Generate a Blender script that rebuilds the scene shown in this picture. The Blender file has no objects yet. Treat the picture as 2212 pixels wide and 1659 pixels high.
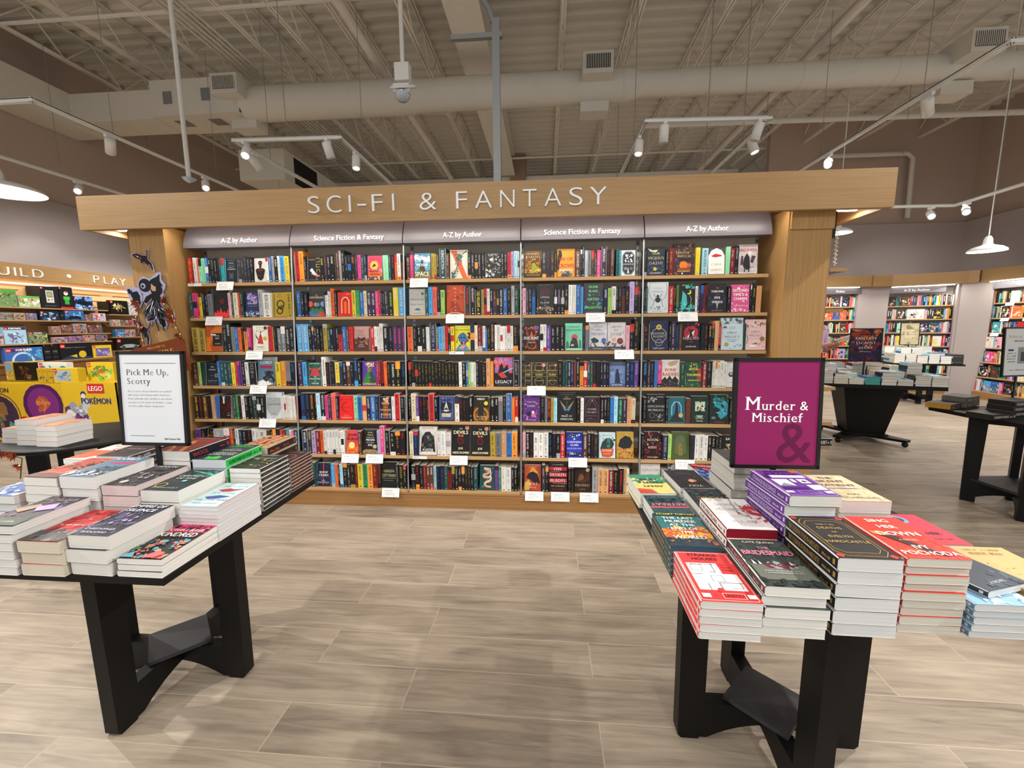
import bpy, math, random
from mathutils import Vector, Matrix
from math import sin, cos, pi, radians

# ------------------------------------------------------------------ scene, camera, world, exposure
S = bpy.context.scene
COL = S.collection
random.seed(7)
cam_d = bpy.data.cameras.new('camera'); cam = bpy.data.objects.new('camera', cam_d); COL.objects.link(cam)
cam_d.sensor_width = 36.0; cam_d.lens = 36.0*910/2212; cam_d.clip_start = .05; cam_d.clip_end = 100
def cam_axes(yaw, pitch, roll):
    f = Vector((sin(yaw)*cos(pitch), cos(yaw)*cos(pitch), sin(pitch)))
    r = Vector((cos(yaw), -sin(yaw), 0)); u = r.cross(f)
    return r*cos(roll)+u*sin(roll), u*cos(roll)-r*sin(roll), f
_r, _u, _f = cam_axes(-.08146, -.13622, -.00752)
m = Matrix((_r, _u, -_f)).transposed().to_4x4(); m.translation = Vector((2.9556, -3.2054, 1.4660))
cam.matrix_world = m
S.camera = cam
S.view_settings.view_transform = 'Standard'; S.view_settings.look = 'None'
S.view_settings.gamma = 1.0; S.view_settings.exposure = -0.08
try: S.view_settings.use_curve_mapping = False
except Exception: pass
S.cycles.use_denoising = True
S.cycles.max_bounces = 6; S.cycles.diffuse_bounces = 4; S.cycles.glossy_bounces = 2
S.cycles.transmission_bounces = 4; S.cycles.sample_clamp_indirect = 6.0
W = bpy.data.worlds.new('world'); S.world = W; W.use_nodes = True
W.node_tree.nodes['Background'].inputs[0].default_value = (1.0, .975, .94, 1)
W.node_tree.nodes['Background'].inputs[1].default_value = .72

def spot_lamp(name, loc, target, power, size_deg, blend=.5, rad=.05, color=(1, .965, .92)):
    d = bpy.data.lights.new(name, 'SPOT'); d.energy = power; d.spot_size = radians(size_deg); d.spot_blend = blend
    d.shadow_soft_size = rad; d.color = color
    o = bpy.data.objects.new(name, d); COL.objects.link(o); o.location = loc
    o.rotation_euler = (Vector(target)-Vector(loc)).to_track_quat('-Z', 'Y').to_euler(); return o
def area_lamp(name, loc, rot, sx, sy, power, color=(1, .95, .88)):
    d = bpy.data.lights.new(name, 'AREA'); d.shape = 'RECTANGLE'; d.size = sx; d.size_y = sy; d.energy = power; d.color = color
    o = bpy.data.objects.new(name, d); COL.objects.link(o); o.location = loc; o.rotation_euler = rot; return o
# the shop's own track spots: the ones in the picture and their like on the rails behind and beside the viewer, then added fill spots
SPOTS = [
 ((-1.86, -2.6, 3.5), (1.5, -1.9, .8), 300, 60), ((-1.86, -.6, 3.5), (2.2, -.6, .3), 230, 66),
 ((6.5, -2.6, 3.5), (3.6, -1.9, .8), 300, 60), ((6.5, -.4, 3.5), (3.4, -.6, .3), 230, 66),
 ((1.2, -4.6, 3.5), (1.5, 0, 1.2), 330, 70), ((3.9, -4.8, 3.5), (3.6, 0, 1.2), 330, 70),
 ((2.4, -5.2, 3.5), (2.4, .1, 1.3), 330, 74),
 ((.4, -3.6, 3.5), (2.2, -2.2, 0), 200, 74), ((4.9, -3.4, 3.5), (2.6, -2.0, 0), 200, 74),
 ((6.5, 1.4, 3.5), (8.6, 3.2, .6), 330, 80), ((6.45, 2.7, 3.5), (9.5, 4.5, 1.0), 330, 80),
 ((8.85, 4.25, 3.15), (10.4, 6.4, 1.2), 210, 85), ((9.0, 3.7, 3.15), (11.2, 4.9, 1.2), 210, 85),
 ((5.9, -1.5, 3.5), (7.0, .4, .5), 240, 75), ((7.5, .5, 3.5), (10.8, 4.8, .8), 250, 75),
 ((-1.96, 1.4, 3.5), (-4.3, 2.5, 1.2), 260, 80), ((-1.99, 2.7, 3.5), (-4.3, 3.2, 1.4), 200, 80),
 ((-2.2, -1.2, 3.5), (-3.8, 1.6, .6), 260, 80), ((-3.9, 2.6, 3.4),  (-4.5, 2.9, 1.0), 60, 90),
 # added fill spots over the aisles, brightening roof and walls by floor bounce
 ((-3.2, -3.0, 3.5), (-3.2, -2.6, 0), 300, 110), ((8.6, -2.6, 3.5), (8.6, -2.2, 0), 300, 110), ((10.2, .4, 3.5), (10.4, .8, 0), 260, 110),
 ((-.6, 4.4, 3.5), (-.6, 4.6, 0), 330, 120), ((2.3, 5.6, 3.5), (2.3, 5.8, 0), 330, 120), ((5.3, 4.4, 3.5), (5.3, 4.6, 0), 330, 120),
 ((-3.0, .2, 3.5), (-3.3, .4, 0), 260, 120), ((-3.0, 3.8, 3.5), (-3.4, 3.9, 0), 260, 120), ((9.6, 2.4, 3.4), (9.8, 2.8, 0), 320, 120), ((8.2, 5.0, 3.4), (8.4, 5.2, 0), 200, 120),
]
for i, (l, t, p, a) in enumerate(SPOTS): spot_lamp('track_or_fill_spot', l, t, p*(1.45 if i < 4 else .36 if i < 9 else .46 if i < 19 else .85), a, .5, .035 if i < 4 else .06)

# ------------------------------------------------------------------ materials
def lin(c): return c/12.92 if c <= .04045 else ((c+.055)/1.055)**2.4
def rgb(h):
    if isinstance(h, tuple): return h
    if len(h) == 3: h = h[0]*2+h[1]*2+h[2]*2
    return tuple(lin(int(h[i:i+2], 16)/255) for i in (0, 2, 4))
def new_mat(name):
    m = bpy.data.materials.new(name); m.use_nodes = True
    nt = m.node_tree; b = nt.nodes['Principled BSDF']; return m, nt, b
def solid(name, h, rough=.5, metal=0.0, spec=.4, var=.0, scale=20, bump=0.0, emit=0.0):
    m, nt, b = new_mat(name); c = rgb(h)
    b.inputs['Base Color'].default_value = (*c, 1); b.inputs['Roughness'].default_value = rough
    b.inputs['Metallic'].default_value = metal; b.inputs['Specular IOR Level'].default_value = spec
    if emit:
        b.inputs['Emission Color'].default_value = (*c, 1); b.inputs['Emission Strength'].default_value = emit
    if var or bump:
        tc = nt.nodes.new('ShaderNodeTexCoord'); n = nt.nodes.new('ShaderNodeTexNoise'); n.inputs['Scale'].default_value = scale
        n.inputs['Detail'].default_value = 4
        nt.links.new(tc.outputs['Object'], n.inputs['Vector'])
        if var:
            r = nt.nodes.new('ShaderNodeMapRange'); r.inputs['To Min'].default_value = 1-var; r.inputs['To Max'].default_value = 1+var
            mx = nt.nodes.new('ShaderNodeVectorMath'); mx.operation = 'SCALE'; mx.inputs[0].default_value = c
            nt.links.new(n.outputs['Fac'], r.inputs['Value']); nt.links.new(r.outputs[0], mx.inputs['Scale']); nt.links.new(mx.outputs[0], b.inputs['Base Color'])
        if bump:
            bp = nt.nodes.new('ShaderNodeBump'); bp.inputs['Strength'].default_value = bump; bp.inputs['Distance'].default_value = .01
            nt.links.new(n.outputs['Fac'], bp.inputs['Height']); nt.links.new(bp.outputs[0], b.inputs['Normal'])
    return m
def attr_mat(name, rough, spec=.35, lines=0, emit=0):
    m, nt, b = new_mat(name); a = nt.nodes.new('ShaderNodeAttribute'); a.attribute_name = 'Col'
    b.inputs['Roughness'].default_value = rough; b.inputs['Specular IOR Level'].default_value = spec
    out = a.outputs['Color']
    if lines:   # the fine leaves of a page block, stacked along the object's z
        tc = nt.nodes.new('ShaderNodeTexCoord'); mp = nt.nodes.new('ShaderNodeMapping'); mp.inputs['Scale'].default_value = (2, 2, lines)
        n = nt.nodes.new('ShaderNodeTexNoise'); n.inputs['Scale'].default_value = 1.0; n.inputs['Detail'].default_value = 3
        nt.links.new(tc.outputs['Object'], mp.inputs[0]); nt.links.new(mp.outputs[0], n.inputs['Vector'])
        r = nt.nodes.new('ShaderNodeMapRange'); r.inputs['From Min'].default_value = .3; r.inputs['From Max'].default_value = .7
        r.inputs['To Min'].default_value = .82; r.inputs['To Max'].default_value = 1.03
        mx = nt.nodes.new('ShaderNodeVectorMath'); mx.operation = 'SCALE'
        nt.links.new(n.outputs['Fac'], r.inputs['Value']); nt.links.new(out, mx.inputs[0]); nt.links.new(r.outputs[0], mx.inputs['Scale']); out = mx.outputs[0]
    nt.links.new(out, b.inputs['Base Color'])
    return m
def wood(name, c1, c2, axis, rough=.45, sc=1.0):
    """oak veneer with fine straight grain along one axis of the object"""
    m, nt, b = new_mat(name); tc = nt.nodes.new('ShaderNodeTexCoord'); mp = nt.nodes.new('ShaderNodeMapping')
    s = {'x': (1.6, 150, 150), 'z': (150, 150, 1.6), 'y': (150, 1.6, 150)}[axis]
    mp.inputs['Scale'].default_value = tuple(v*sc for v in s)
    n = nt.nodes.new('ShaderNodeTexNoise'); n.inputs['Scale'].default_value = 1.6; n.inputs['Detail'].default_value = 6; n.inputs['Distortion'].default_value = .3
    n2 = nt.nodes.new('ShaderNodeTexNoise'); n2.inputs['Scale'].default_value = .9; n2.inputs['Detail'].default_value = 2
    cr = nt.nodes.new('ShaderNodeValToRGB'); cr.color_ramp.elements[0].position = .32; cr.color_ramp.elements[1].position = .68
    cr.color_ramp.elements[0].color = (*rgb(c1), 1); cr.color_ramp.elements[1].color = (*rgb(c2), 1)
    mx = nt.nodes.new('ShaderNodeMix'); mx.data_type = 'FLOAT'; mx.inputs[0].default_value = .25
    nt.links.new(tc.outputs['Object'], mp.inputs[0]); nt.links.new(mp.outputs[0], n.inputs['Vector']); nt.links.new(tc.outputs['Object'], n2.inputs['Vector'])
    nt.links.new(n.outputs['Fac'], mx.inputs[2]); nt.links.new(n2.outputs['Fac'], mx.inputs[3])
    nt.links.new(mx.outputs[0], cr.inputs[0]); nt.links.new(cr.outputs[0], b.inputs['Base Color'])
    b.inputs['Roughness'].default_value = rough; b.inputs['Specular IOR Level'].default_value = .3
    return m
M_PRINT = attr_mat('printed_card', .42); M_MATTE = attr_mat('matte_print', .75, .2)
M_PAPER = attr_mat('page_edges', .85, .15, lines=900)
M_OAKX = wood('oak_veneer_along', '94744c', 'b08d60', 'x'); M_OAKZ = wood('oak_veneer_upright', '9c7748', 'bb9560', 'z'); M_OAKY = wood('oak_veneer_deep', '94744c', 'b08d60', 'y')
M_OAKD = wood('oak_plinth', '8a633a', 'a97f50', 'x', sc=.35)
M_SHELF = wood('oak_shelf_edge', 'b08c5e', 'c9a577', 'x')
M_SLAT = wood('pale_maple', 'd2a878', 'e2bd8e', 'y')
M_BLACK = solid('black_lacquered_wood', '0c0c0c', .45, spec=.25, var=.25, scale=6)
M_BLACK2 = solid('black_metal', '0d0d0e', .4)
M_DIAM = solid('charcoal_laminate', '2c2c2f', .5, var=.08)
M_PANEL = solid('grey_back_panel', 'd2cec6', .7, var=.04, scale=5)
M_STEEL = solid('brushed_steel', 'b9bbbd', .35, metal=.85)
M_SIGN = solid('lilac_grey_sign_panel', '66636b', .4, spec=.5, var=.03, scale=60)
M_WHITE = solid('white_enamel', 'e9e9e6', .4, var=.03)
M_LETTER = solid('pale_metal_letter', 'dfe3e4', .35, spec=.5)
M_DECK = solid('painted_steel_deck', 'd8d3c8', .7, var=.06, scale=3)
M_JOIST = solid('painted_steel_joist', 'e4dfd5', .6, var=.06, scale=8)
M_DUCT = solid('painted_duct', 'd0ccc2', .55, var=.05, scale=4)
M_GREYP = solid('grey_conduit', '87898a', .45, metal=.3)
M_DARK = solid('dark_opening', '191817', .8)
M_GLOW = solid('lamp_glow', 'fff6e6', .5, emit=9.0)
M_LED = solid('led_tube_glow', 'fff4e4', .5, emit=9.0)
M_LEDW = solid('warm_strip_glow', 'ffe2b8', .5, emit=2.0)
M_BULB = solid('bulb_glow', 'fffaf0', .5, emit=5.0)
M_FABL = solid('fairy_light_glow', 'ffc070', .5, emit=4.0)
M_CLEAR = solid('clear_lens', 'b9c4cc', .12, spec=.8)

# ------------------------------------------------------------------ mesh builder
class MB:
    def __init__(s): s.V = []; s.F = []; s.C = []; s.I = []; s.S = []
    def face(s, pts, col='fff', mi=0, smooth=False):
        n = len(s.V); s.V += [tuple(p) for p in pts]; s.F.append(tuple(range(n, n+len(pts)))); s.C.append(rgb(col)); s.I.append(mi); s.S.append(smooth)
    def add(s, vs, fs, col='fff', mi=0, smooth=False):
        n = len(s.V); s.V += [tuple(v) for v in vs]; c = rgb(col)
        for f in fs: s.F.append(tuple(i+n for i in f)); s.C.append(c); s.I.append(mi); s.S.append(smooth)
    def box(s, x0, y0, z0, x1, y1, z1, col='fff', mi=0, M=None):
        vs = [Vector(p) for p in ((x0,y0,z0),(x1,y0,z0),(x1,y1,z0),(x0,y1,z0),(x0,y0,z1),(x1,y0,z1),(x1,y1,z1),(x0,y1,z1))]
        if M is not None: vs = [M @ v for v in vs]
        s.add(vs, [(0,3,2,1),(4,5,6,7),(0,1,5,4),(1,2,6,5),(2,3,7,6),(3,0,4,7)], col, mi)
    def prism(s, poly, o, ux, uy, d, col='fff', mi=0, smooth=False):
        """polygon in the plane (ux, uy) through o, given thickness along the vector d"""
        o, ux, uy, d = Vector(o), Vector(ux), Vector(uy), Vector(d); n = len(poly)
        a = [o+ux*p[0]+uy*p[1] for p in poly]; b = [p+d for p in a]
        s.add(a+b, [tuple(range(n-1, -1, -1)), tuple(range(n, 2*n))], col, mi)
        s.add(a+b, [(i, (i+1) % n, n+(i+1) % n, n+i) for i in range(n)], col, mi, smooth)
    def tube(s, pts, r, n=8, col='fff', mi=0, cap=True):
        pts = [Vector(p) for p in pts]; rings = []; up = Vector((0, 0, 1)); rr = r if isinstance(r, (list, tuple)) else [r]*len(pts)
        for i, p in enumerate(pts):
            t = (pts[min(i+1, len(pts)-1)]-pts[max(i-1, 0)]).normalized()
            a = t.cross(up) if abs(t.z) < .95 else t.cross(Vector((1, 0, 0))); a.normalize(); b = t.cross(a)
            rings.append([p+(a*cos(2*pi*k/n)+b*sin(2*pi*k/n))*rr[i] for k in range(n)])
        vs = [v for q in rings for v in q]; fs = []
        for i in range(len(pts)-1):
            for k in range(n): fs.append((i*n+k, i*n+(k+1) % n, (i+1)*n+(k+1) % n, (i+1)*n+k))
        s.add(vs, fs, col, mi, True)
        if cap: s.add(rings[0], [tuple(range(n))], col, mi); s.add(rings[-1], [tuple(range(n-1, -1, -1))], col, mi)
    def lathe(s, prof, c, n=20, col='fff', mi=0, M=None):
        c = Vector(c); vs = []
        for r, z in prof:
            for k in range(n):
                v = Vector((r*cos(2*pi*k/n), r*sin(2*pi*k/n), z)); vs.append(c+(M @ v if M else v))
        s.add(vs, [(i*n+k, i*n+(k+1) % n, (i+1)*n+(k+1) % n, (i+1)*n+k) for i in range(len(prof)-1) for k in range(n)], col, mi, True)
    def build(s, name, mats, parent=None, loc=None):
        me = bpy.data.meshes.new(name); me.from_pydata(s.V, [], s.F)
        if not isinstance(mats, (list, tuple)): mats = [mats]
        for m in mats: me.materials.append(m)
        n = len(me.polygons)
        me.polygons.foreach_set('material_index', s.I); me.polygons.foreach_set('use_smooth', s.S)
        at = me.color_attributes.new('Col', 'FLOAT_COLOR', 'CORNER'); buf = []
        for f, c in zip(s.F, s.C): buf += (*c, 1.0)*len(f)
        at.data.foreach_set('color', buf)
        me.update()
        o = bpy.data.objects.new(name, me); COL.objects.link(o)
        if parent: o.parent = parent
        if loc is not None: o.location = loc
        return o
def tag(o, label, cat, group=None, kind=None):
    o['label'] = label; o['category'] = cat
    if group: o['group'] = group
    if kind: o['kind'] = kind
    return o
def thing(name, label, cat, loc=(0, 0, 0), rotz=0, group=None):
    o = bpy.data.objects.new(name, None); COL.objects.link(o); o.location = loc; o.rotation_euler = (0, 0, rotz); o.empty_display_size = .05
    return tag(o, label, cat, group)
def struct(name, mb, mats, loc=None):
    o = mb.build(name, mats, None, loc); o['kind'] = 'structure'; return o

# ------------------------------------------------------------------ lettering
_G = {}
def _conv(txt, off=0.0, res=2):
    c = bpy.data.curves.new('t', 'FONT'); c.body = txt; c.size = 1; c.resolution_u = res; c.offset = off
    o = bpy.data.objects.new('t', c); COL.objects.link(o)
    me = bpy.data.meshes.new_from_object(o.evaluated_get(bpy.context.evaluated_depsgraph_get()))
    vs = [(v.co.x, v.co.y, 0) for v in me.vertices]; fs = [tuple(p.vertices) for p in me.polygons]
    bpy.data.objects.remove(o); bpy.data.curves.remove(c); bpy.data.meshes.remove(me)
    return vs, fs
_bar = _conv('|'); _barx = max(v[0] for v in _bar[0])
def glyph(ch, serif=False):
    k = (ch, serif)
    if k in _G: return _G[k]
    if ch == ' ': _G[k] = ([], [], .28, []); return _G[k]
    vs, fs = _conv(ch, -.026 if serif is True else -.006 if serif == 'sb' else -.014 if serif == 'thin' else 0, 5 if serif == 'thin' else 2); adv = max(v[0] for v in _conv(ch+'|')[0])-_barx
    cnt = {}
    for f in fs:
        for i in range(len(f)):
            e = (f[i], f[(i+1) % len(f)]); kk = tuple(sorted(e)); cnt.setdefault(kk, []).append(e)
    bd = [v[0] for v in cnt.values() if len(v) == 1]
    if serif in (True, 'sb'):      # bracketed feet on every flat stem end, stems broadened against the thin strokes
        rects = []
        for a, b in bd:
            (x0, y0, _), (x1, y1, _) = vs[a], vs[b]
            if abs(y0-y1) < .004 and .02 < abs(x0-x1) < .13 and (ch.isalpha()):
                lo, hi = min(x0, x1)-.075, max(x0, x1)+.075
                if min(abs(y0), abs(y0-.68), abs(y0-.45), abs(y0+.22), abs(y0-.5), abs(y0-.73)) < .05:
                    up = 1 if y0 < .1 else -1
                    rects.append((lo, y0, hi, y0+up*.03))
        n0 = len(vs); base = list(vs); bf = list(fs)
        vs = [(x+dx, y, i) for i, dx in enumerate((-.019, .019) if serif is True else (-.014, .014)) for x, y, _ in base]; fs = bf+[tuple(i+n0 for i in f) for f in bf]
        for x0, y0, x1, y1 in rects:
            n = len(vs); vs += [(x0, y0, 2), (x1, y0, 2), (x1, y1, 2), (x0, y1, 2)]; fs.append((n, n+1, n+2, n+3))
        adv += .05; bd = []
    _G[k] = (vs, fs, adv, bd); return _G[k]
def text_width(s, serif=False, track=0): return sum(glyph(c, serif)[2]+track for c in s)-track
def text(mb, s, o, ux, uy, h, col, mi=0, align='c', maxw=None, serif=False, bold=0.0, track=0.0, depth=None, squeeze=None):
    """lettering with cap height h standing at o, running along ux; maxw narrows the line to fit"""
    o, ux, uy = Vector(o), Vector(ux).normalized(), Vector(uy).normalized(); sc = h/.68; sx = sc
    w = text_width(s, serif, track)*sx
    if maxw and w > maxw: sx *= maxw/w; w = maxw
    x = {'c': -w/2, 'l': 0, 'r': -w}[align]; nz = ux.cross(uy)*.00003
    for ch in s:
        vs, fs, adv, bd = glyph(ch, serif)
        for li, dx in enumerate((0,) if not bold else (-bold, 0, bold)):
            P = [o+ux*(x+(v[0]+dx)*sx)+uy*(v[1]*sc)+nz*(v[2]+li*3) for v in vs]
            if depth is None: mb.add(P, fs, col, mi)
            else:
                d = Vector(depth); Q = [p+d for p in P]; mb.add(Q, fs, col, mi)
                mb.add(P+Q, [(a, b, b+len(P), a+len(P)) for a, b in bd], col, mi)
        x += (adv+track)*sx
    return w
def scribble(mb, o, ux, uy, L, h, col, rnd, mi=0):
    """print too small to read: a run of short marks"""
    o, ux, uy = Vector(o), Vector(ux), Vector(uy); x = 0
    while x < L:
        w = h*rnd.uniform(.4, .62)
        if rnd.random() < .15: x += h*.6; continue
        if x+w > L: break
        s = h*.19; hh = h*rnd.choice((1, 1, 1, .75)); k = rnd.randrange(6); B = [(0, 0, s, hh)]
        if k == 1: B += [(s, 0, w, s*.8)]
        elif k == 2: B += [(s, hh-s*.8, w, hh), (s, hh*.45, w*.8, hh*.45+s*.7)]
        elif k == 3: B += [(w-s, 0, w, hh), (s, hh*.45, w-s, hh*.45+s*.7)]
        elif k == 4: B += [(w-s, 0, w, hh), (s, hh-s*.8, w-s, hh)]
        elif k == 5: B += [(s, 0, w, s*.7), (s, hh-s*.7, w, hh)]
        for x0, y0, x1, y1 in B: mb.face([o+ux*(x+x0)+uy*y0, o+ux*(x+x1)+uy*y0, o+ux*(x+x1)+uy*y1, o+ux*(x+x0)+uy*y1], col, mi)
        x += (w if k else s)+h*.2

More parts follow.
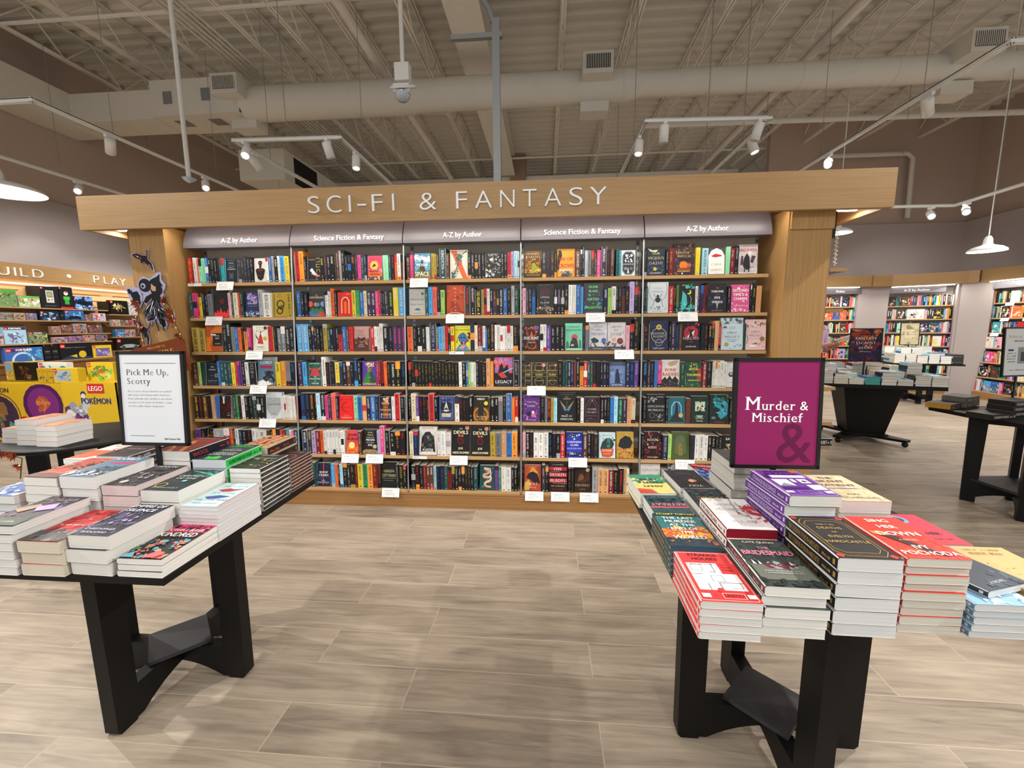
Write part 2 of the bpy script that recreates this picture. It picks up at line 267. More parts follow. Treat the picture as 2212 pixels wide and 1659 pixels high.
# ------------------------------------------------------------------ what is printed on the covers
# background | parts of the print: t/T/u lettering (plain, bold, seriffed), d disc, o ring, b block, p patch, l line, z loose shapes, f border, s small print
COVERS = {
'prelude': ('dark navy book with a pale atom outline', '16222e|s .93 .012 eee;t .8 .045 cdd ASIMOV;b .2 .725 .8 .73 ccc;t .63 .03 dee PRELUDE TO;t .54 .04 dee FOUNDATION;l aab .012 .35,.12 .65,.42;l aab .012 .65,.12 .35,.42;o .5 .27 .18 99a .012;o .5 .27 .1 99a .01'),
'robot': ('white book with a black robot bust', 'd9d6d0|z 3 14 .05 bbb,c9c5c0 0 0 1 1;d .5 .8 .17 1c1818;b .42 .58 .58 .75 1c1818;p 1c1818 .12,.5 .25,.57 .75,.57 .88,.5 .72,.14 .5,.05 .28,.14;d .43 .8 .03 eb8;d .57 .8 .03 eb8;t .46 .05 c33 ROBOT;t .25 .035 a33 ASIMOV'),
'fire': ('black book with red flames along its foot', '1d1b1c|o .55 .56 .13 b32 .02;t .53 .05 c43 451;p e3402c 0,0 0,.1 .1,.2 .16,.12 .25,.27 .33,.13 .45,.34 .55,.14 .68,.22 .78,.12 .9,.3 1,.1 1,0;p f25 .1,0 .2,.1 .3,.05 .45,.16 .6,.05 .8,.12 .9,0'),
'galaxy': ('indigo book with a pale fox mist', '28305f|z 4 12 .14 9a7fc0,c9a9d9,6c7cc0 .2 .5 .8 .95;z 9 7 .12 eef,8ab 0 0 1 .22;d .5 .6 .09 223;t .52 .08 eef GALAXY;s .43 .02 ccd;s .04 .025 eee'),
'dark': ('mustard book with a black coiled serpent', 'b1962f|x .12 .5 .001 000 .1 .;t .9 .045 6a5a1c PIERCE;t .82 .045 6a5a1c BROWN;o .55 .52 .27 201c12 .07;o .5 .24 .22 201c12 .07;o .62 .38 .15 201c12 .05;l 201c12 .03 .12,.05 .12,.95'),
'war': ('orange book with rust coast map and black block', 'e37a2c|p b85420 .05,1 .45,1 .6,.9 .3,.75 .35,.6 .12,.5 0,.62 0,1;p b85420 .35,0 .95,0 1,.2 .7,.4 .4,.42 .25,.25;b .42 .2 1 .68 1d1a18;x .65 .56 .035 fff .4 THE WAR;x .7 .46 .045 fff .5 NEXT;x .72 .27 .03 fff .5 BRUNNER;b .3 .6 .62 .64 fff'),
'octavia': ('cream book with a woman in red', 'e2e0d0|t .88 .06 9a9060 OCTAVIA;t .76 .075 8c8450 BUTLER;d .82 .9 .11 333;p c0302f .3,.3 .4,.55 .5,.72 .6,.55 .68,.27;d .52 .74 .05 5a3020;p 222 .14,.66 .3,.55 .4,.42 .28,.48;d .78 .5 .12 c8a840;t .14 .05 444 PARABLES;s .07 .018 666'),
'chiang': ('charcoal blue book with a grey seal', '1b2530|s .93 .012 9ab;t .77 .06 cdd TED;t .65 .06 cdd CHIANG;d .8 .42 .13 9aa;d .8 .42 .08 455;b .35 .42 .55 .43 aab;t .17 .05 aab EXHALATION;s .1 .016 789'),
'corey': ('grey blue book with a crashing spacecraft', '5d7d93|b 0 .9 1 1 8a8585;t .9 .05 eee JAMES S.A.;t .76 .1 fff COREY;b .15 .6 .85 .7 a7265f;z 5 9 .16 2a3440,1c222a,455a68 .3 .1 1 .5;p 221c20 .5,.5 .62,.5 1,.2 .95,.1;p eee 0,.12 .3,.2 .5,.1 .9,.06 .6,0 0,0;z 8 8 .08 eee,fff 0 0 1 .15'),
'dark2': ('maroon book with tall white title', '2a1214|o .5 .6 .4 611 .05;z 3 8 .14 4a1216,5c181c .2 .1 .9 .8;x .42 .9 .08 fff .25 DARK;b .36 .66 .48 .95 eee;x .8 .22 .04 eee .3 LIU;x .8 .12 .04 eee .3 CIXIN'),
'pkd': ('pale grey book with a dotted face', 'ccd3d6|p a4abad .1,.8 .9,.8 .95,.4 .7,.12 .3,.12 .05,.4;b .12 .52 .88 .57 888f92;z 4 26 .02 f4f6f6 .1 .2 .9 .85;t .18 .03 555 PHILIP;t .06 .03 555 K. DICK'),
'court': ('black book with orange lettering', '1f1512|t .8 .07 e07a2a THE;t .66 .09 e07a2a BEDLAM;t .5 .09 e07a2a BRIDE;z 2 6 .1 7a3a18 0 0 1 .4'),
'dune': ('dark book with a pink desert spacecraft', '20242b|x .35 .88 .035 e8d26a .6 HUNTERS OF;l e0c060 .025 .68,.95 .95,.95 .95,.8 .68,.8;l e0c060 .025 .95,.7 .68,.7 .68,.58 .95,.58;l e0c060 .025 .68,.36 .72,.48 .9,.48 .95,.36;l e0c060 .025 .95,.25 .7,.2 .7,.05;p d98a92 .25,.3 .6,.35 .95,.17 .55,.22;p e9e4e4 .18,.45 .35,.55 .7,.25 .4,.3;s .04 .015 ccc'),
'heret': ('pink and orange book with a fish in the sun', 'd9486b|b 0 0 1 .14 5a4a6a;b 0 .14 1 .32 e8703c;z 3 9 .13 f08aa0,e86a50,f0a878 0 .3 1 .8;d .45 .6 .28 f5c050;p 3a2a30 .3,.52 .45,.68 .6,.6 .45,.55;s .85 .025 422;t .32 .065 2a1418 HERETICAL;t .2 .08 2a1418 FISHING;z 6 8 .1 eec060,463a5a 0 0 1 .12'),
'disp': ('dark grey book with a split colour face', '33363a|b 0 0 1 .17 4a6ab0;b .6 0 1 .17 d04038;p 2e7a50 0,.17 .25,.35 .5,.17;p 2e7a50 .5,.17 .8,.36 1,.17;d .08 .48 .18 e0604a;d .9 .48 .16 7a9ad0;d .44 .46 .12 e07a4a;d .58 .46 .12 4a8ab8;p 2e7a50 .3,.12 .5,.36 .7,.12;t .84 .03 d04038 LE GUIN;t .78 .04 e8d890 THE;t .7 .07 f0e0a0 DISPOSSESSED;s .02 .015 ddd'),
'red': ('red book with a cream arch', 'd1261f|l f2d0a0 .06 .25,.1 .25,.65 .38,.78 .62,.78 .75,.65 .75,.1;b .42 .1 .58 .6 e86a28;p 2a1010 .45,.65 .5,.74 .55,.65;x .7 .9 .035 f7d0c0 .5 JUSTICE;t .06 .04 7a1210 ANN LECKIE'),
'perd': ('dusky pink book with a dark moth', 'b48c84|b 0 0 1 .5 4a2a26;t .8 .05 7a5048 PERDIDO;t .7 .05 7a5048 STREET;t .61 .05 7a5048 STATION;z 4 14 .1 8a5a40,6a3a30,a87050 0 .3 1 .55;p 3a2420 .25,.58 .5,.5 .75,.58 .72,.44 .5,.4 .28,.44;t .24 .045 e0b0a0 CHINA;t .16 .05 e0b0a0 MIEVILLE'),
'mount': ('green book with a red octopus', '1f5a48|t .92 .055 f0f0e8 RAY NAYLER;d .5 .65 .22 c8404a;p c8404a .25,.65 .75,.65 .95,.35 .8,.42 .2,.42 .05,.35;p d05a60 0,.82 .3,.7 .1,.66;p d05a60 1,.82 .7,.7 .9,.66;t .36 .05 fff THE;t .26 .065 fff MOUNTAIN;t .17 .045 fff IN;t .06 .065 fff THE SEA'),
'lumin': ('purple book with a green light cone', '57379a|p 2f7a3a .02,.1 .45,.7 .52,.7 .52,.1;p 26483a .52,.1 .52,.7 .6,.7 .98,.1;z 5 14 .07 f0e0a0,e8c878 .25 .76 .8 .95;t .66 .05 e8b030 SILVIA;t .58 .05 e8b030 PARK;t .33 .025 cde A NOVEL;T .03 .085 e8c93a LUMINOUS'),
'mars': ('bright red book with a black cogged ring', 'e1221e|x .22 .8 .06 3a0a0a .2 R;x .5 .8 .06 3a0a0a .2 E;x .78 .8 .06 3a0a0a .2 D;o .55 .52 .34 3a0c0c .03;b .55 .3 1 .75 e1221e;x .2 .48 .06 3a0a0a .2 M;x .42 .48 .06 3a0a0a .2 A;x .65 .48 .06 3a0a0a .2 R;x .88 .48 .06 3a0a0a .2 S;t .17 .025 f5b0a0 KIM STANLEY;t .06 .06 f8c0b0 ROBINSON'),
'penrose': ('dark purple book with a lit doorway', '2b2140|b .1 .08 .9 .3 6a88c0;b .2 .1 .8 .95 2b2140;b .3 .1 .7 .85 8a4a28;z 3 8 .1 e0a060,fff0d0 .3 .78 .7 .95;t .68 .08 fff0b0 DOOR;t .54 .03 f0d090 IN THE;t .4 .08 e8c878 PENROSE;t .2 .08 f0d080 FOREST'),
'scalzi': ('red to orange book with a yellow moon', 'e04a32|b 0 0 1 .3 e8742a;b .55 .6 1 1 e0406a;z 6 8 .14 f08a30,d03a50 0 0 1 .4;T .76 .11 1a1210 JOHN;T .58 .12 1a1210 SCALZI;d .45 .36 .25 f2e69a;s .36 .02 a83020;s .12 .04 a02818'),
'moon': ('black book with stacked white title and moon', '19191b|s .94 .015 bbb;t .84 .055 e8d9a0 JOHN;t .74 .055 e8d9a0 SCALZI;t .64 .045 ddd WHEN THE;T .53 .08 fff MOON;t .44 .045 ddd HITS YOUR;T .32 .08 fff EYE;d .8 .3 .13 c0b080;p 9a8858 0,0 0,.12 .2,.18 .8,.18 1,.12 1,0;z 4 6 .06 6a5c3a 0 0 1 .12'),
'snow': ('navy book with a red vertical sword', '1a2038|z 3 22 .02 9ab,667 0 0 1 1;b .46 .05 .54 1 b8323a;T .56 .09 eee SNOW;T .43 .1 eee CRASH;z 5 8 .12 2a4488,334 0 .2 1 .4;t .22 .05 ccd NEAL;t .13 .06 ccd STEPHENSON'),
'green': ('black book with pale jagged green title', '171a18|z 4 9 .12 242c24,2c322c 0 .5 1 1;s .68 .02 888;T .6 .1 a8a878 GREEN;T .42 .12 b0b080 CITY WARS;b .05 .36 .95 .37 998;s .27 .025 998'),
'moss': ('sky blue book with a mossy mountain', '5ea6c8|z 3 10 .16 cfe4e4,e8f0ec 0 .4 1 .9;b 0 0 1 .22 8a7a38;p 4a3c30 .28,.3 .5,.78 .72,.3;p 5a6a2c 0,.22 .3,.4 .6,.28 1,.36 1,.1 0,.1;s .92 .03 246;s .86 .03 246;T .5 .1 f4f6ee MOSSD;T .12 .17 f6f4e6 SPACE;d .85 .1 .1 c8502a'),
'feather': ('cream book with orange bar and dark feather', 'ddd6c6|p ee5f28 .05,.97 .38,.97 1,0 .72,0;l 3e5a58 .05 .1,.02 .35,.3 .48,.6 .7,.85 .95,.95;z 6 16 .09 3e5a58,4c6c68 .3 .45 .75 .9;z 8 9 .08 3e5a58 .1 .05 .45 .35'),
'black': ('black book with white torn paper shapes', '20231f|z 7 16 .12 eee,dcdcd4,aab 0 .05 1 .85;z 9 10 .1 20231f,2c302c 0 .05 1 .85;s .94 .03 fff;s .88 .03 fff;d .25 .5 .07 d8a030'),
'imm': ('pale grey book with a green hill', 'b9b7b0|d .83 .82 .08 3a6a4a;o .22 .78 .13 999 .01;t .77 .025 555 THE;u .57 .07 444 IMMORTAL;u .38 .07 444 KING RAO;p 3a6a9a .3,.2 .5,.28 .7,.22 .7,.18;p 3a8a4a .5,.18 .6,.28 .72,.18;t .06 .035 555 VAUHINI VARA'),
'martian': ('rust orange book with a lone planet horizon', 'b8431a|z 5 12 .16 a5370f,c95a26,8e2c0c 0 0 1 1;p 9a3010 .3,0 .4,.4 .6,.42 .9,0;x .5 .85 .05 f0c0a0 .2 M;x .5 .73 .05 f0c0a0 .2 A;x .5 .61 .05 f0c0a0 .2 R;x .5 .49 .05 f0c0a0 .2 T;x .5 .37 .05 f0c0a0 .2 I;x .5 .25 .05 f0c0a0 .2 A;x .5 .13 .05 f0c0a0 .2 N;l f8d8c0 .03 .05,.02 .3,.07 .6,.07 .95,.02'),
'cyber': ('yellow book with a blue skull portrait', 'd9d334|s .92 .03 222;t .8 .06 222 NO COINCIDENCE;z 3 8 .13 7a2a4a,4a2030 .05 .3 .95 .7;d .5 .52 .28 2f5f9a;d .5 .5 .22 3a70b0;d .4 .52 .06 12203a;d .6 .52 .06 12203a;p 3a80b0 .05,0 .3,.25 .7,.25 .95,0;p e08090 .25,.1 .45,.22 .75,.2 .5,.08;z 5 8 .05 e8b030,6ac 0 0 1 .12'),
'star': ('black book with purple title over a blue beam', '17151c|b .04 .45 .96 .98 c2506a;z 4 10 .16 8a70c0,e87a80,b85a80 .05 .5 .95 .95;T .86 .11 9a88d8 STAR;T .74 .11 d07a98 WARS;p 16141a .2,.35 .3,.7 .42,.8 .5,.6 .7,.75 .8,.35 .5,.25;l 7ec4ea .05 .45,.45 .98,.62;p c03a40 .2,.42 .45,.5 .7,.3 .4,.28;T .1 .11 cfcbd4 LEGACY;s .04 .018 888'),
'assassin': ('navy cloth book with a gold ornate frame', '233a78|f .1 b8ae86;o .5 .55 .36 141a30 .3;d .5 .55 .25 141a2a;p c8c8c0 .35,.45 .5,.8 .65,.45 .5,.55;p c8c8c0 .25,.42 .5,.36 .75,.42 .5,.46;b .2 .15 .8 .3 d8d0ae;z 3 12 .04 c8b880 .08 .08 .92 .92;s .24 .02 456;s .18 .03 456'),
'halo': ('brown book with an armoured figure at dusk', '5a4326|b 0 .55 1 1 2a241a;o .5 .25 .5 c87a30 .1;z 3 8 .12 c8853a,8a5a2a 0 0 1 .35;p 22261c .35,.15 .32,.5 .42,.7 .5,.78 .6,.7 .68,.5 .65,.15;d .5 .74 .08 2c3024;T .86 .08 fff HALO;d .83 .72 .13 e0cc30;t .16 .04 ead9b0 FALL OF REACH;t .06 .03 ddd NYLUND'),
'little': ('white book with a bowed black figure', 'd8d6d0|t .92 .05 c0302a ABERCROMBIE;p 1e1e1e .1,.1 .15,.6 .35,.8 .6,.82 .85,.6 .92,.1;d .5 .62 .24 2c2c2c;z 4 12 .1 555,777,3a3a3a .2 .2 .8 .7;T .15 .07 fff A LITTLE;T .06 .08 fff HATRED'),
'devils': ('black book with tall cream title and red mask', '171516|d .84 .93 .11 c58a70;t .88 .045 e8e2c0 THE;T .72 .12 f0eac2 DEVILS;d .42 .66 .06 e06030;d .58 .66 .06 e06030;o .5 .48 .17 6a2024 .05;z 3 8 .06 501a1c .35 .35 .65 .6;T .2 .07 ece4bc JOE;T .05 .075 ece4bc ABERCROMBIE'),
'will': ('dark green book with pink ribbon banner', '1d4a44|l e8a090 .12 .3,.85 .65,.8 .6,.68 .25,.62 .3,.5 .75,.52 .7,.35 .35,.3 .4,.15 .75,.12;l f0e0d4 .05 .3,.9 .7,.86 .75,.45 .3,.25;l c8d0d0 .02 .2,.1 .85,.75;t .72 .04 fff THIS;t .53 .06 fff WILL BE;t .33 .04 fff FUN;d .85 .88 .07 5a5aa0'),
'legends': ('gold and brown book with an adventurer', '6a4a1e|z 4 12 .16 a87428,c08830,4a3414 0 .15 1 .7;d .55 .58 .1 5a4a20;p 9aa02a .4,.2 .45,.52 .6,.54 .8,.35 .85,.2;z 6 8 .09 d8a040,e8c060 0 .15 1 .28;b 0 0 1 .14 3a2812;s .94 .02 e0b050;u .84 .08 f4ecd0 LEGENDS;u .72 .085 f4ecd0 & LATTES;t .06 .05 d8b83a TRAVIS BALDREE'),
'crows': ('orange book with crow figure and red title', 'eda135|p 26242a 0,.3 .05,.75 .12,.95 .25,.92 .28,.75 .15,.5 .1,.2;d .15 .9 .09 3a343a;p 3a3a40 .2,0 .3,.14 .6,.2 .9,.1 .7,0;z 4 6 .1 555,aaa .2 0 .8 .2;T .58 .12 d03226 SIX OF;T .33 .14 d03226 CROWS;t .2 .07 fff BARDUGO'),
'empire': ('black book with a wine red thorned bloom', '1c1718|d .5 .72 .3 3a1a20;d .4 .66 .2 46202a;d .62 .68 .2 401c24;z 3 10 .08 c8a88a,8a6a5a 0 0 1 .3;s .95 .02 988;u .52 .065 d8d0c8 EMPIRE;t .44 .025 ccc OF;u .34 .07 d8d0c8 FLAME;t .28 .025 ccc AND;u .16 .075 d8d0c8 THORNS;l b8906a .015 .05,.05 .1,.3 .06,.5'),
'olivie': ('dark violet book with neon green title', '3a3442|z 4 6 .09 4a8ad0,3a6ab0,5aa0e0 0 .15 1 .75;T .84 .075 5fe06a OLIVIE;T .7 .075 5fe06a BLAKE;s .6 .015 889;T .43 .085 5fe06a GIFTED;T .31 .05 5fe06a &;T .16 .085 5fe06a TALENTED;s .05 .015 889'),
'fox': ('black book with a red fox mandala', '1f1414|o .5 .72 .32 a83a22 .06;o .5 .25 .3 a83a22 .06;z 3 12 .09 b84a28,d8683a,7a2418 .1 .55 .9 .95;d .5 .68 .2 2a1612;p c05a30 .4,.55 .5,.78 .62,.55;d .85 .9 .12 6a4ab0;T .43 .12 f4efe8 FOX HUNT;t .29 .05 e8d8d0 CAITLIN;z 6 8 .07 b84a28 .1 .05 .9 .2'),
'hope': ('mint green book with a red rose figure', '6fc9a4|f .05 dff0e6;t .83 .06 2a6a5a HOPELESS;t .71 .07 34404a NECROMANTIC;d .55 .48 .18 d0485a;p 2c3036 .25,.08 .35,.4 .5,.48 .7,.4 .78,.08;p 48766a .05,.08 .08,.35 .2,.3 .25,.08;p 48766a .8,.08 .82,.4 .93,.35 .95,.08;z 4 5 .06 8a9a60,e8c8a8 .3 .15 .7 .4;s .04 .03 e8f4ee'),
'serp': ('silver white book with a green snake', 'c9cad2|z 3 8 .1 b0b2bc,dcdce4 0 .3 1 1;u .82 .065 60646c SERPENT;u .7 .06 60646c WINGS;u .54 .1 60646c NIGHT;p 26443a .1,.4 .3,.46 .55,.36 .5,.28 .2,.26;d .82 .36 .13 4a60b0;b 0 0 1 .13 4a4a52;z 6 8 .08 33333a,667 0 .1 1 .3;u .04 .04 d8d8dc BROADBENT'),
'fallen': ('silver white book with a dark red rose', 'cfcace|z 3 8 .1 b8b2b8,e0dce0 0 .3 1 1;u .82 .07 60646c FALLEN;u .7 .06 60646c KISS;u .53 .11 60646c DUSK;d .7 .33 .17 7a2430;d .7 .33 .09 a03844;d .35 .38 .1 d0a070;b 0 0 1 .13 463e42;z 6 9 .09 3a3438,776a6a 0 .1 1 .3;u .04 .04 e0d8dc BROADBENT'),
'guide': ('black book with gold art deco panels', '201e1e|f .02 b0983a;o .5 .8 .3 a89848 .02;o .5 .2 .3 a89848 .02;b .05 .4 .95 .56 201e1e;b .05 .555 .95 .565 a89848;b .05 .4 .95 .41 a89848;t .84 .04 c8b458 CAUTIOUS;t .63 .055 c8b458 TRAVELLER\'S;T .45 .075 d0bc60 GUIDE;t .22 .04 c8b458 WASTELANDS;d .8 .88 .12 d88aa0;l a89848 .01 .05,.6 .3,.75 .05,.95;l a89848 .01 .95,.6 .7,.75 .95,.95'),
'butcher': ('misty blue book with a cloaked walker', '6f86b4|b 0 .84 1 1 4a5470;b 0 0 1 .14 4a5a86;z 4 10 .14 8aa0c8,5a70a0 0 .2 1 .7;p 2a3048 .35,.14 .4,.55 .5,.68 .6,.55 .7,.14;d .5 .67 .07 262c42;t .8 .06 8a98b8 OUTLAW;t .05 .05 dde JIM BUTCHER'),
'throne': ('purple book with pale gilt lettering', '5d2f7e|z 4 14 .08 8a5aa8,d8b8c8,c8a860 0 0 1 1;d .5 .55 .34 5d2f7e;u .72 .06 ecd8b0 THRONE;u .56 .08 ecd8b0 DARK;d .35 .3 .13 1c2040;d .62 .25 .13 d06a88;d .6 .36 .08 f0e4d8;s .05 .035 d8b8e0'),
'mask': ('black book with winged gold and blue mask', '1c1d1e|s .93 .015 999;t .84 .035 d0b070 M. A.;t .77 .045 d0b070 CARRICK;p a08038 .1,.75 .45,.5 .35,.45;p a08038 .9,.75 .55,.5 .65,.45;p 4a86b0 .2,.62 .5,.42 .4,.36;p 4a86b0 .8,.62 .5,.42 .6,.36;l a08038 .012 .5,.35 .5,.72;t .24 .025 ddd THE;u .17 .06 eee MASK OF;u .06 .07 eee MIRRORS'),
'stone': ('dark plum book with a pink gothic arch', '2b1f26|f .05 6a5058;l a07a88 .012 .12,.2 .12,.65 .3,.85 .5,.95 .7,.85 .88,.65 .88,.2;l a07a88 .01 .25,.6 .5,.9 .75,.6;u .48 .075 e0d0d4 STONE;u .36 .075 e0d0d4 SECRET;s .25 .02 a89;z 3 8 .04 8a6a78 .1 .05 .9 .2;d .5 .85 .04 d07a98'),
'cass': ('royal blue book with ornate border', '2a3ab8|f .06 2a2458;b .06 .8 .94 .95 20203c;b .06 .05 .94 .2 20203c;z 3 12 .05 cdd6f0,8a98e0 .1 .8 .9 .93;T .57 .075 f0f2fa CASSANDRA;T .45 .075 f0f2fa CLARE;T .32 .06 c8b0e8 RAGPICKER KING;z 5 8 .05 e8ecf8 .1 .07 .9 .2;d .5 .72 .05 fff'),
'spark': ('pale blue book with a dark windblown head', 'c3d9de|t .86 .05 5a6a70 PENN COLE;p 2e3e40 .08,.35 .2,.62 .45,.78 .75,.76 .92,.58 .85,.4 .5,.3;p 3e7a70 .5,.4 .5,.76 .7,.74 .68,.42;z 3 8 .1 2e3a3c .3 .5 .95 .8;p c0562e .1,.35 .9,.38 .85,.1 .6,.02 .2,.05;u .25 .09 f6ece0 SPARK;t .15 .035 f0dcc8 EVERFLAME'),
'glow': ('ochre book with a dark windblown head', 'b8923a|z 4 9 .12 c8a048,a05a28 0 0 1 1;p 24282a .1,.45 .2,.7 .5,.86 .8,.8 .95,.6 .8,.4 .4,.36;z 6 8 .1 c0602c,a84a20 .1 .1 .9 .4;u .25 .1 f0d8a8 GLOW;t .15 .035 e8c898 EVERFLAME'),
'heat': ('scarlet book with a dark crowned head', 'b34a2e|z 4 8 .13 c86a3a,98321e 0 0 1 1;t .9 .04 e8b080 PENN COLE;p d89a38 .3,.72 .5,.95 .8,.75 .9,.55 .6,.7;p 241c28 .1,.5 .25,.68 .5,.76 .8,.66 .95,.3 .6,.3 .35,.45;p c8a050 0,.02 0,.3 .25,.45 .4,.3 .3,.05;u .22 .11 f0d8c0 HEAT;t .12 .035 e8c8a8 EVERFLAME'),
'five': ('black and crimson banded book with stacked title', '251618|b 0 .74 1 .86 c0303e;b 0 .52 1 .66 c0303e;b 0 .32 1 .45 c0303e;s .93 .02 ddd;u .74 .1 fff FIVE;u .54 .105 fff BROKEN;u .34 .105 fff BLADES;t .17 .05 d0a070 MAI CORLAND;l e8e0e0 .01 0,.68 .6,.71;l e8e0e0 .01 .2,.3 1,.28;s .07 .02 c44'),
'firebird': ('dark brown book with a seated woman', '2c1f1a|d .82 .86 .12 c0b088;p 7a4a30 .2,.4 .3,.65 .45,.72 .6,.6 .55,.45 .35,.4;d .38 .78 .1 3a241c;p 4a2c22 .1,.4 .6,.5 .9,.85 .95,.5 .6,.35;u .22 .1 c8a878 FIREBIRD;t .09 .04 a88 JULIETTE'),
'vulture': ('white and teal book with a black octagon panel', 'dde3e4|b 0 0 .14 1 3a9ab0;z 3 10 .06 3a9ab0,7ac0d0 0 0 .12 1;p 2b2e32 .2,.2 .2,.8 .38,.95 .78,.95 .95,.8 .95,.2 .78,.05 .38,.05;l ccd .01 .24,.22 .24,.79 .4,.92 .76,.92 .91,.79 .91,.22 .76,.08 .4,.08 .24,.22;z 5 8 .09 eef,dde .35 .5 .8 .85;b .25 .42 .9 .48 8a9094;s .44 .02 223;d .4 .28 .1 8a8e94;d .75 .28 .1 6a7074;p eee .5,.1 .56,.35 .62,.1'),
'vicious': ('charcoal blue book with gilt script title', '272d38|z 4 14 .08 3e4c60,4a5a70 0 0 1 .6;p e0d8b0 .05,.95 .3,.88 .6,.9 .5,.82 .2,.84;u .73 .085 ece2b0 OUR;u .56 .1 e8dfae VICIOUS;u .38 .1 d8c8e0 OATHS;d .45 .22 .1 c8b050;t .05 .05 e0e0e8 DAVENPORT'),
'witch': ('dark brown book with an orange cauldron', '3a2c34|z 3 16 .1 7a5a50,5a4650,a06840 0 0 1 1;d .55 .6 .33 2a2028;t .77 .03 e8c878 THE;u .67 .075 f0d080 HOUSE;u .55 .085 f0d080 WITCH;d .48 .3 .2 d8762a;d .75 .3 .1 b0603a;b .2 .08 .8 .22 8a4a24;s .1 .025 f0d8b0;d .42 .04 .04 fff'),
'curse': ('cream arched book with a red hand', '4a4646|p f0eee6 .03,0 .03,.7 .2,.9 .5,.99 .8,.9 .97,.7 .97,0;s .88 .015 a77;p c02a28 .2,.7 .45,.78 .8,.72 .8,.68 .45,.64 .25,.66;u .33 .09 333 CURSE;t .26 .02 555 OF;u .12 .09 333 SAINTS;t .04 .02 555 KATE DRAMIS'),
'kings': ('grey white book with dark warriors', 'c2bdbf|z 3 9 .14 a89ea2,d8d2d4 0 0 1 .75;s .94 .015 944;T .76 .1 c02c34 KINGS OF WYLD;p 28252a .25,.25 .3,.55 .45,.7 .58,.55 .62,.2 .45,.12;p 46404a .1,.3 .15,.6 .25,.62 .28,.3;p 46404a .62,.4 .7,.62 .9,.6 .75,.35;b .3 .05 .36 .25 28252a;b .52 .05 .58 .25 28252a;t .01 .05 fff NICHOLAS EAMES'),
'souls': ('white book with an antlered black spider', 'cfd8dc|l 6a7478 .018 .1,.95 .06,.7 .15,.5 .3,.4;l 6a7478 .018 .9,.95 .94,.7 .85,.5 .7,.4;u .77 .06 5a646a SOULS;u .66 .06 5a646a SINNERS;d .5 .42 .13 2e3438;d .5 .54 .07 2e3438;l 2e3438 .02 .25,.2 .35,.45 .5,.45 .65,.45 .75,.2;l 2e3438 .02 .3,.62 .42,.48;l 2e3438 .02 .7,.62 .58,.48;z 3 8 .05 6a7478 .1 .08 .9 .22;t .04 .03 667 KAYLA EDWARDS'),
'disen': ('black and turquoise book with a crescent moon', '1c2020|p 4ab8b4 .25,.1 .35,.75 .55,.6 .6,.3 .45,.1;z 4 12 .11 4ab8b4,2f8a8a,6ad0c8 0 0 1 .4;z 7 6 .09 4ab8b4 .5 .75 1 1;d .68 .7 .12 e8d040;d .62 .73 .1 1c2020;l a0d8a0 .02 .75,.1 .8,.5 .7,.6;b .02 .2 .14 .95 5a7a3a;x .5 .92 .04 b8d870 .4 DISENCHANT'),
'winds': ('black and violet book with a pale dagger', '22232c|z 3 10 .12 343a5a,3a3a48 0 .2 1 .7;b 0 .74 1 .95 2c2624;t .83 .03 ccd THE;T .69 .075 eee THRONE;t .6 .03 88c OF THE;T .47 .08 eee FIVE;T .32 .08 eee WINDS;p b8bcc8 .45,.32 .55,.32 .5,.08;t .04 .04 a89a70 PENNINGTON'),
'second': ('hot pink book with white lettering', 'dd5a96|z 3 12 .08 f4b8d0,fff,e888b0 0 0 1 1;T .74 .1 fff SECOND;T .59 .1 fff TIME\'S A;T .44 .1 fff CHARM;s .34 .02 a03060;s .22 .03 fff;z 6 5 .08 f8d8e4 .1 0 .9 .15'),
'heavenly': ('navy book with gold sun and oval frame', '242c4a|z 3 16 .04 4a5a88,8a98c0 0 0 1 1;o .5 .5 .4 c8bc98 .025;d .5 .78 .14 d0b860;d .5 .78 .07 8a7a3a;o .5 .25 .18 b8b0a0 .02;u .53 .075 e0dccc HEAVENLY;u .43 .075 e0dccc BODIES;s .36 .015 aaa;u .04 .045 dde IMANI ERRIU'),
'reject': ('black and crimson book with a torn figure', '241c22|d .5 .62 .4 b83248;d .45 .7 .1 241c22;z 3 9 .1 241c22,d04a5a 0 .55 1 1;p eee .3,.5 .7,.72 .62,.5 .35,.45;p 241c22 .35,.4 .5,.72 .65,.4;u .38 .1 f4eef0 REJECTED;t .28 .025 a99 SHIFTERS;t .1 .05 eee JAYMIN EVE'),
'emily': ('pale blue book with grey toadstools', 'c4d8e0|z 3 7 .08 6a7680,55606c 0 .82 1 1;p 5a6670 .12,.8 .25,.9 .4,.82;p 5a6670 .05,.68 .18,.76 .3,.68;d .85 .88 .1 6a7480;t .7 .03 8a9aa4 HEATHER;t .65 .03 8a9aa4 FAWCETT;u .5 .075 4a5a68 EMILY;u .37 .08 4a5a68 WILDE\'S;t .3 .03 68788a ENCYCLOPAEDIA;t .25 .03 68788a OF FAERIES;d .25 .17 .1 a89a5a;z 5 6 .05 8a9ab0,7a8a98 0 0 1 .2'),
'emilyp': ('pink book with foliage and teacup', 'e9c6c8|z 3 12 .06 6a7a4a,8a5a4a,4a6a50 .05 .75 1 .97;t .72 .025 889 HEATHER;u .56 .075 5a6a88 EMILY;u .44 .075 5a6a88 WILDE\'S;s .36 .02 88a;d .82 .36 .12 8a7a3a;l 6a9a7a .03 .05,.2 .12,.35 .06,.5;p 5a7a4a .3,.2 .55,.24 .6,.18;p f4f0e0 .15,.16 .6,.16 .5,.1 .2,.1;z 5 5 .04 c05a70 .5 .1 .95 .25'),
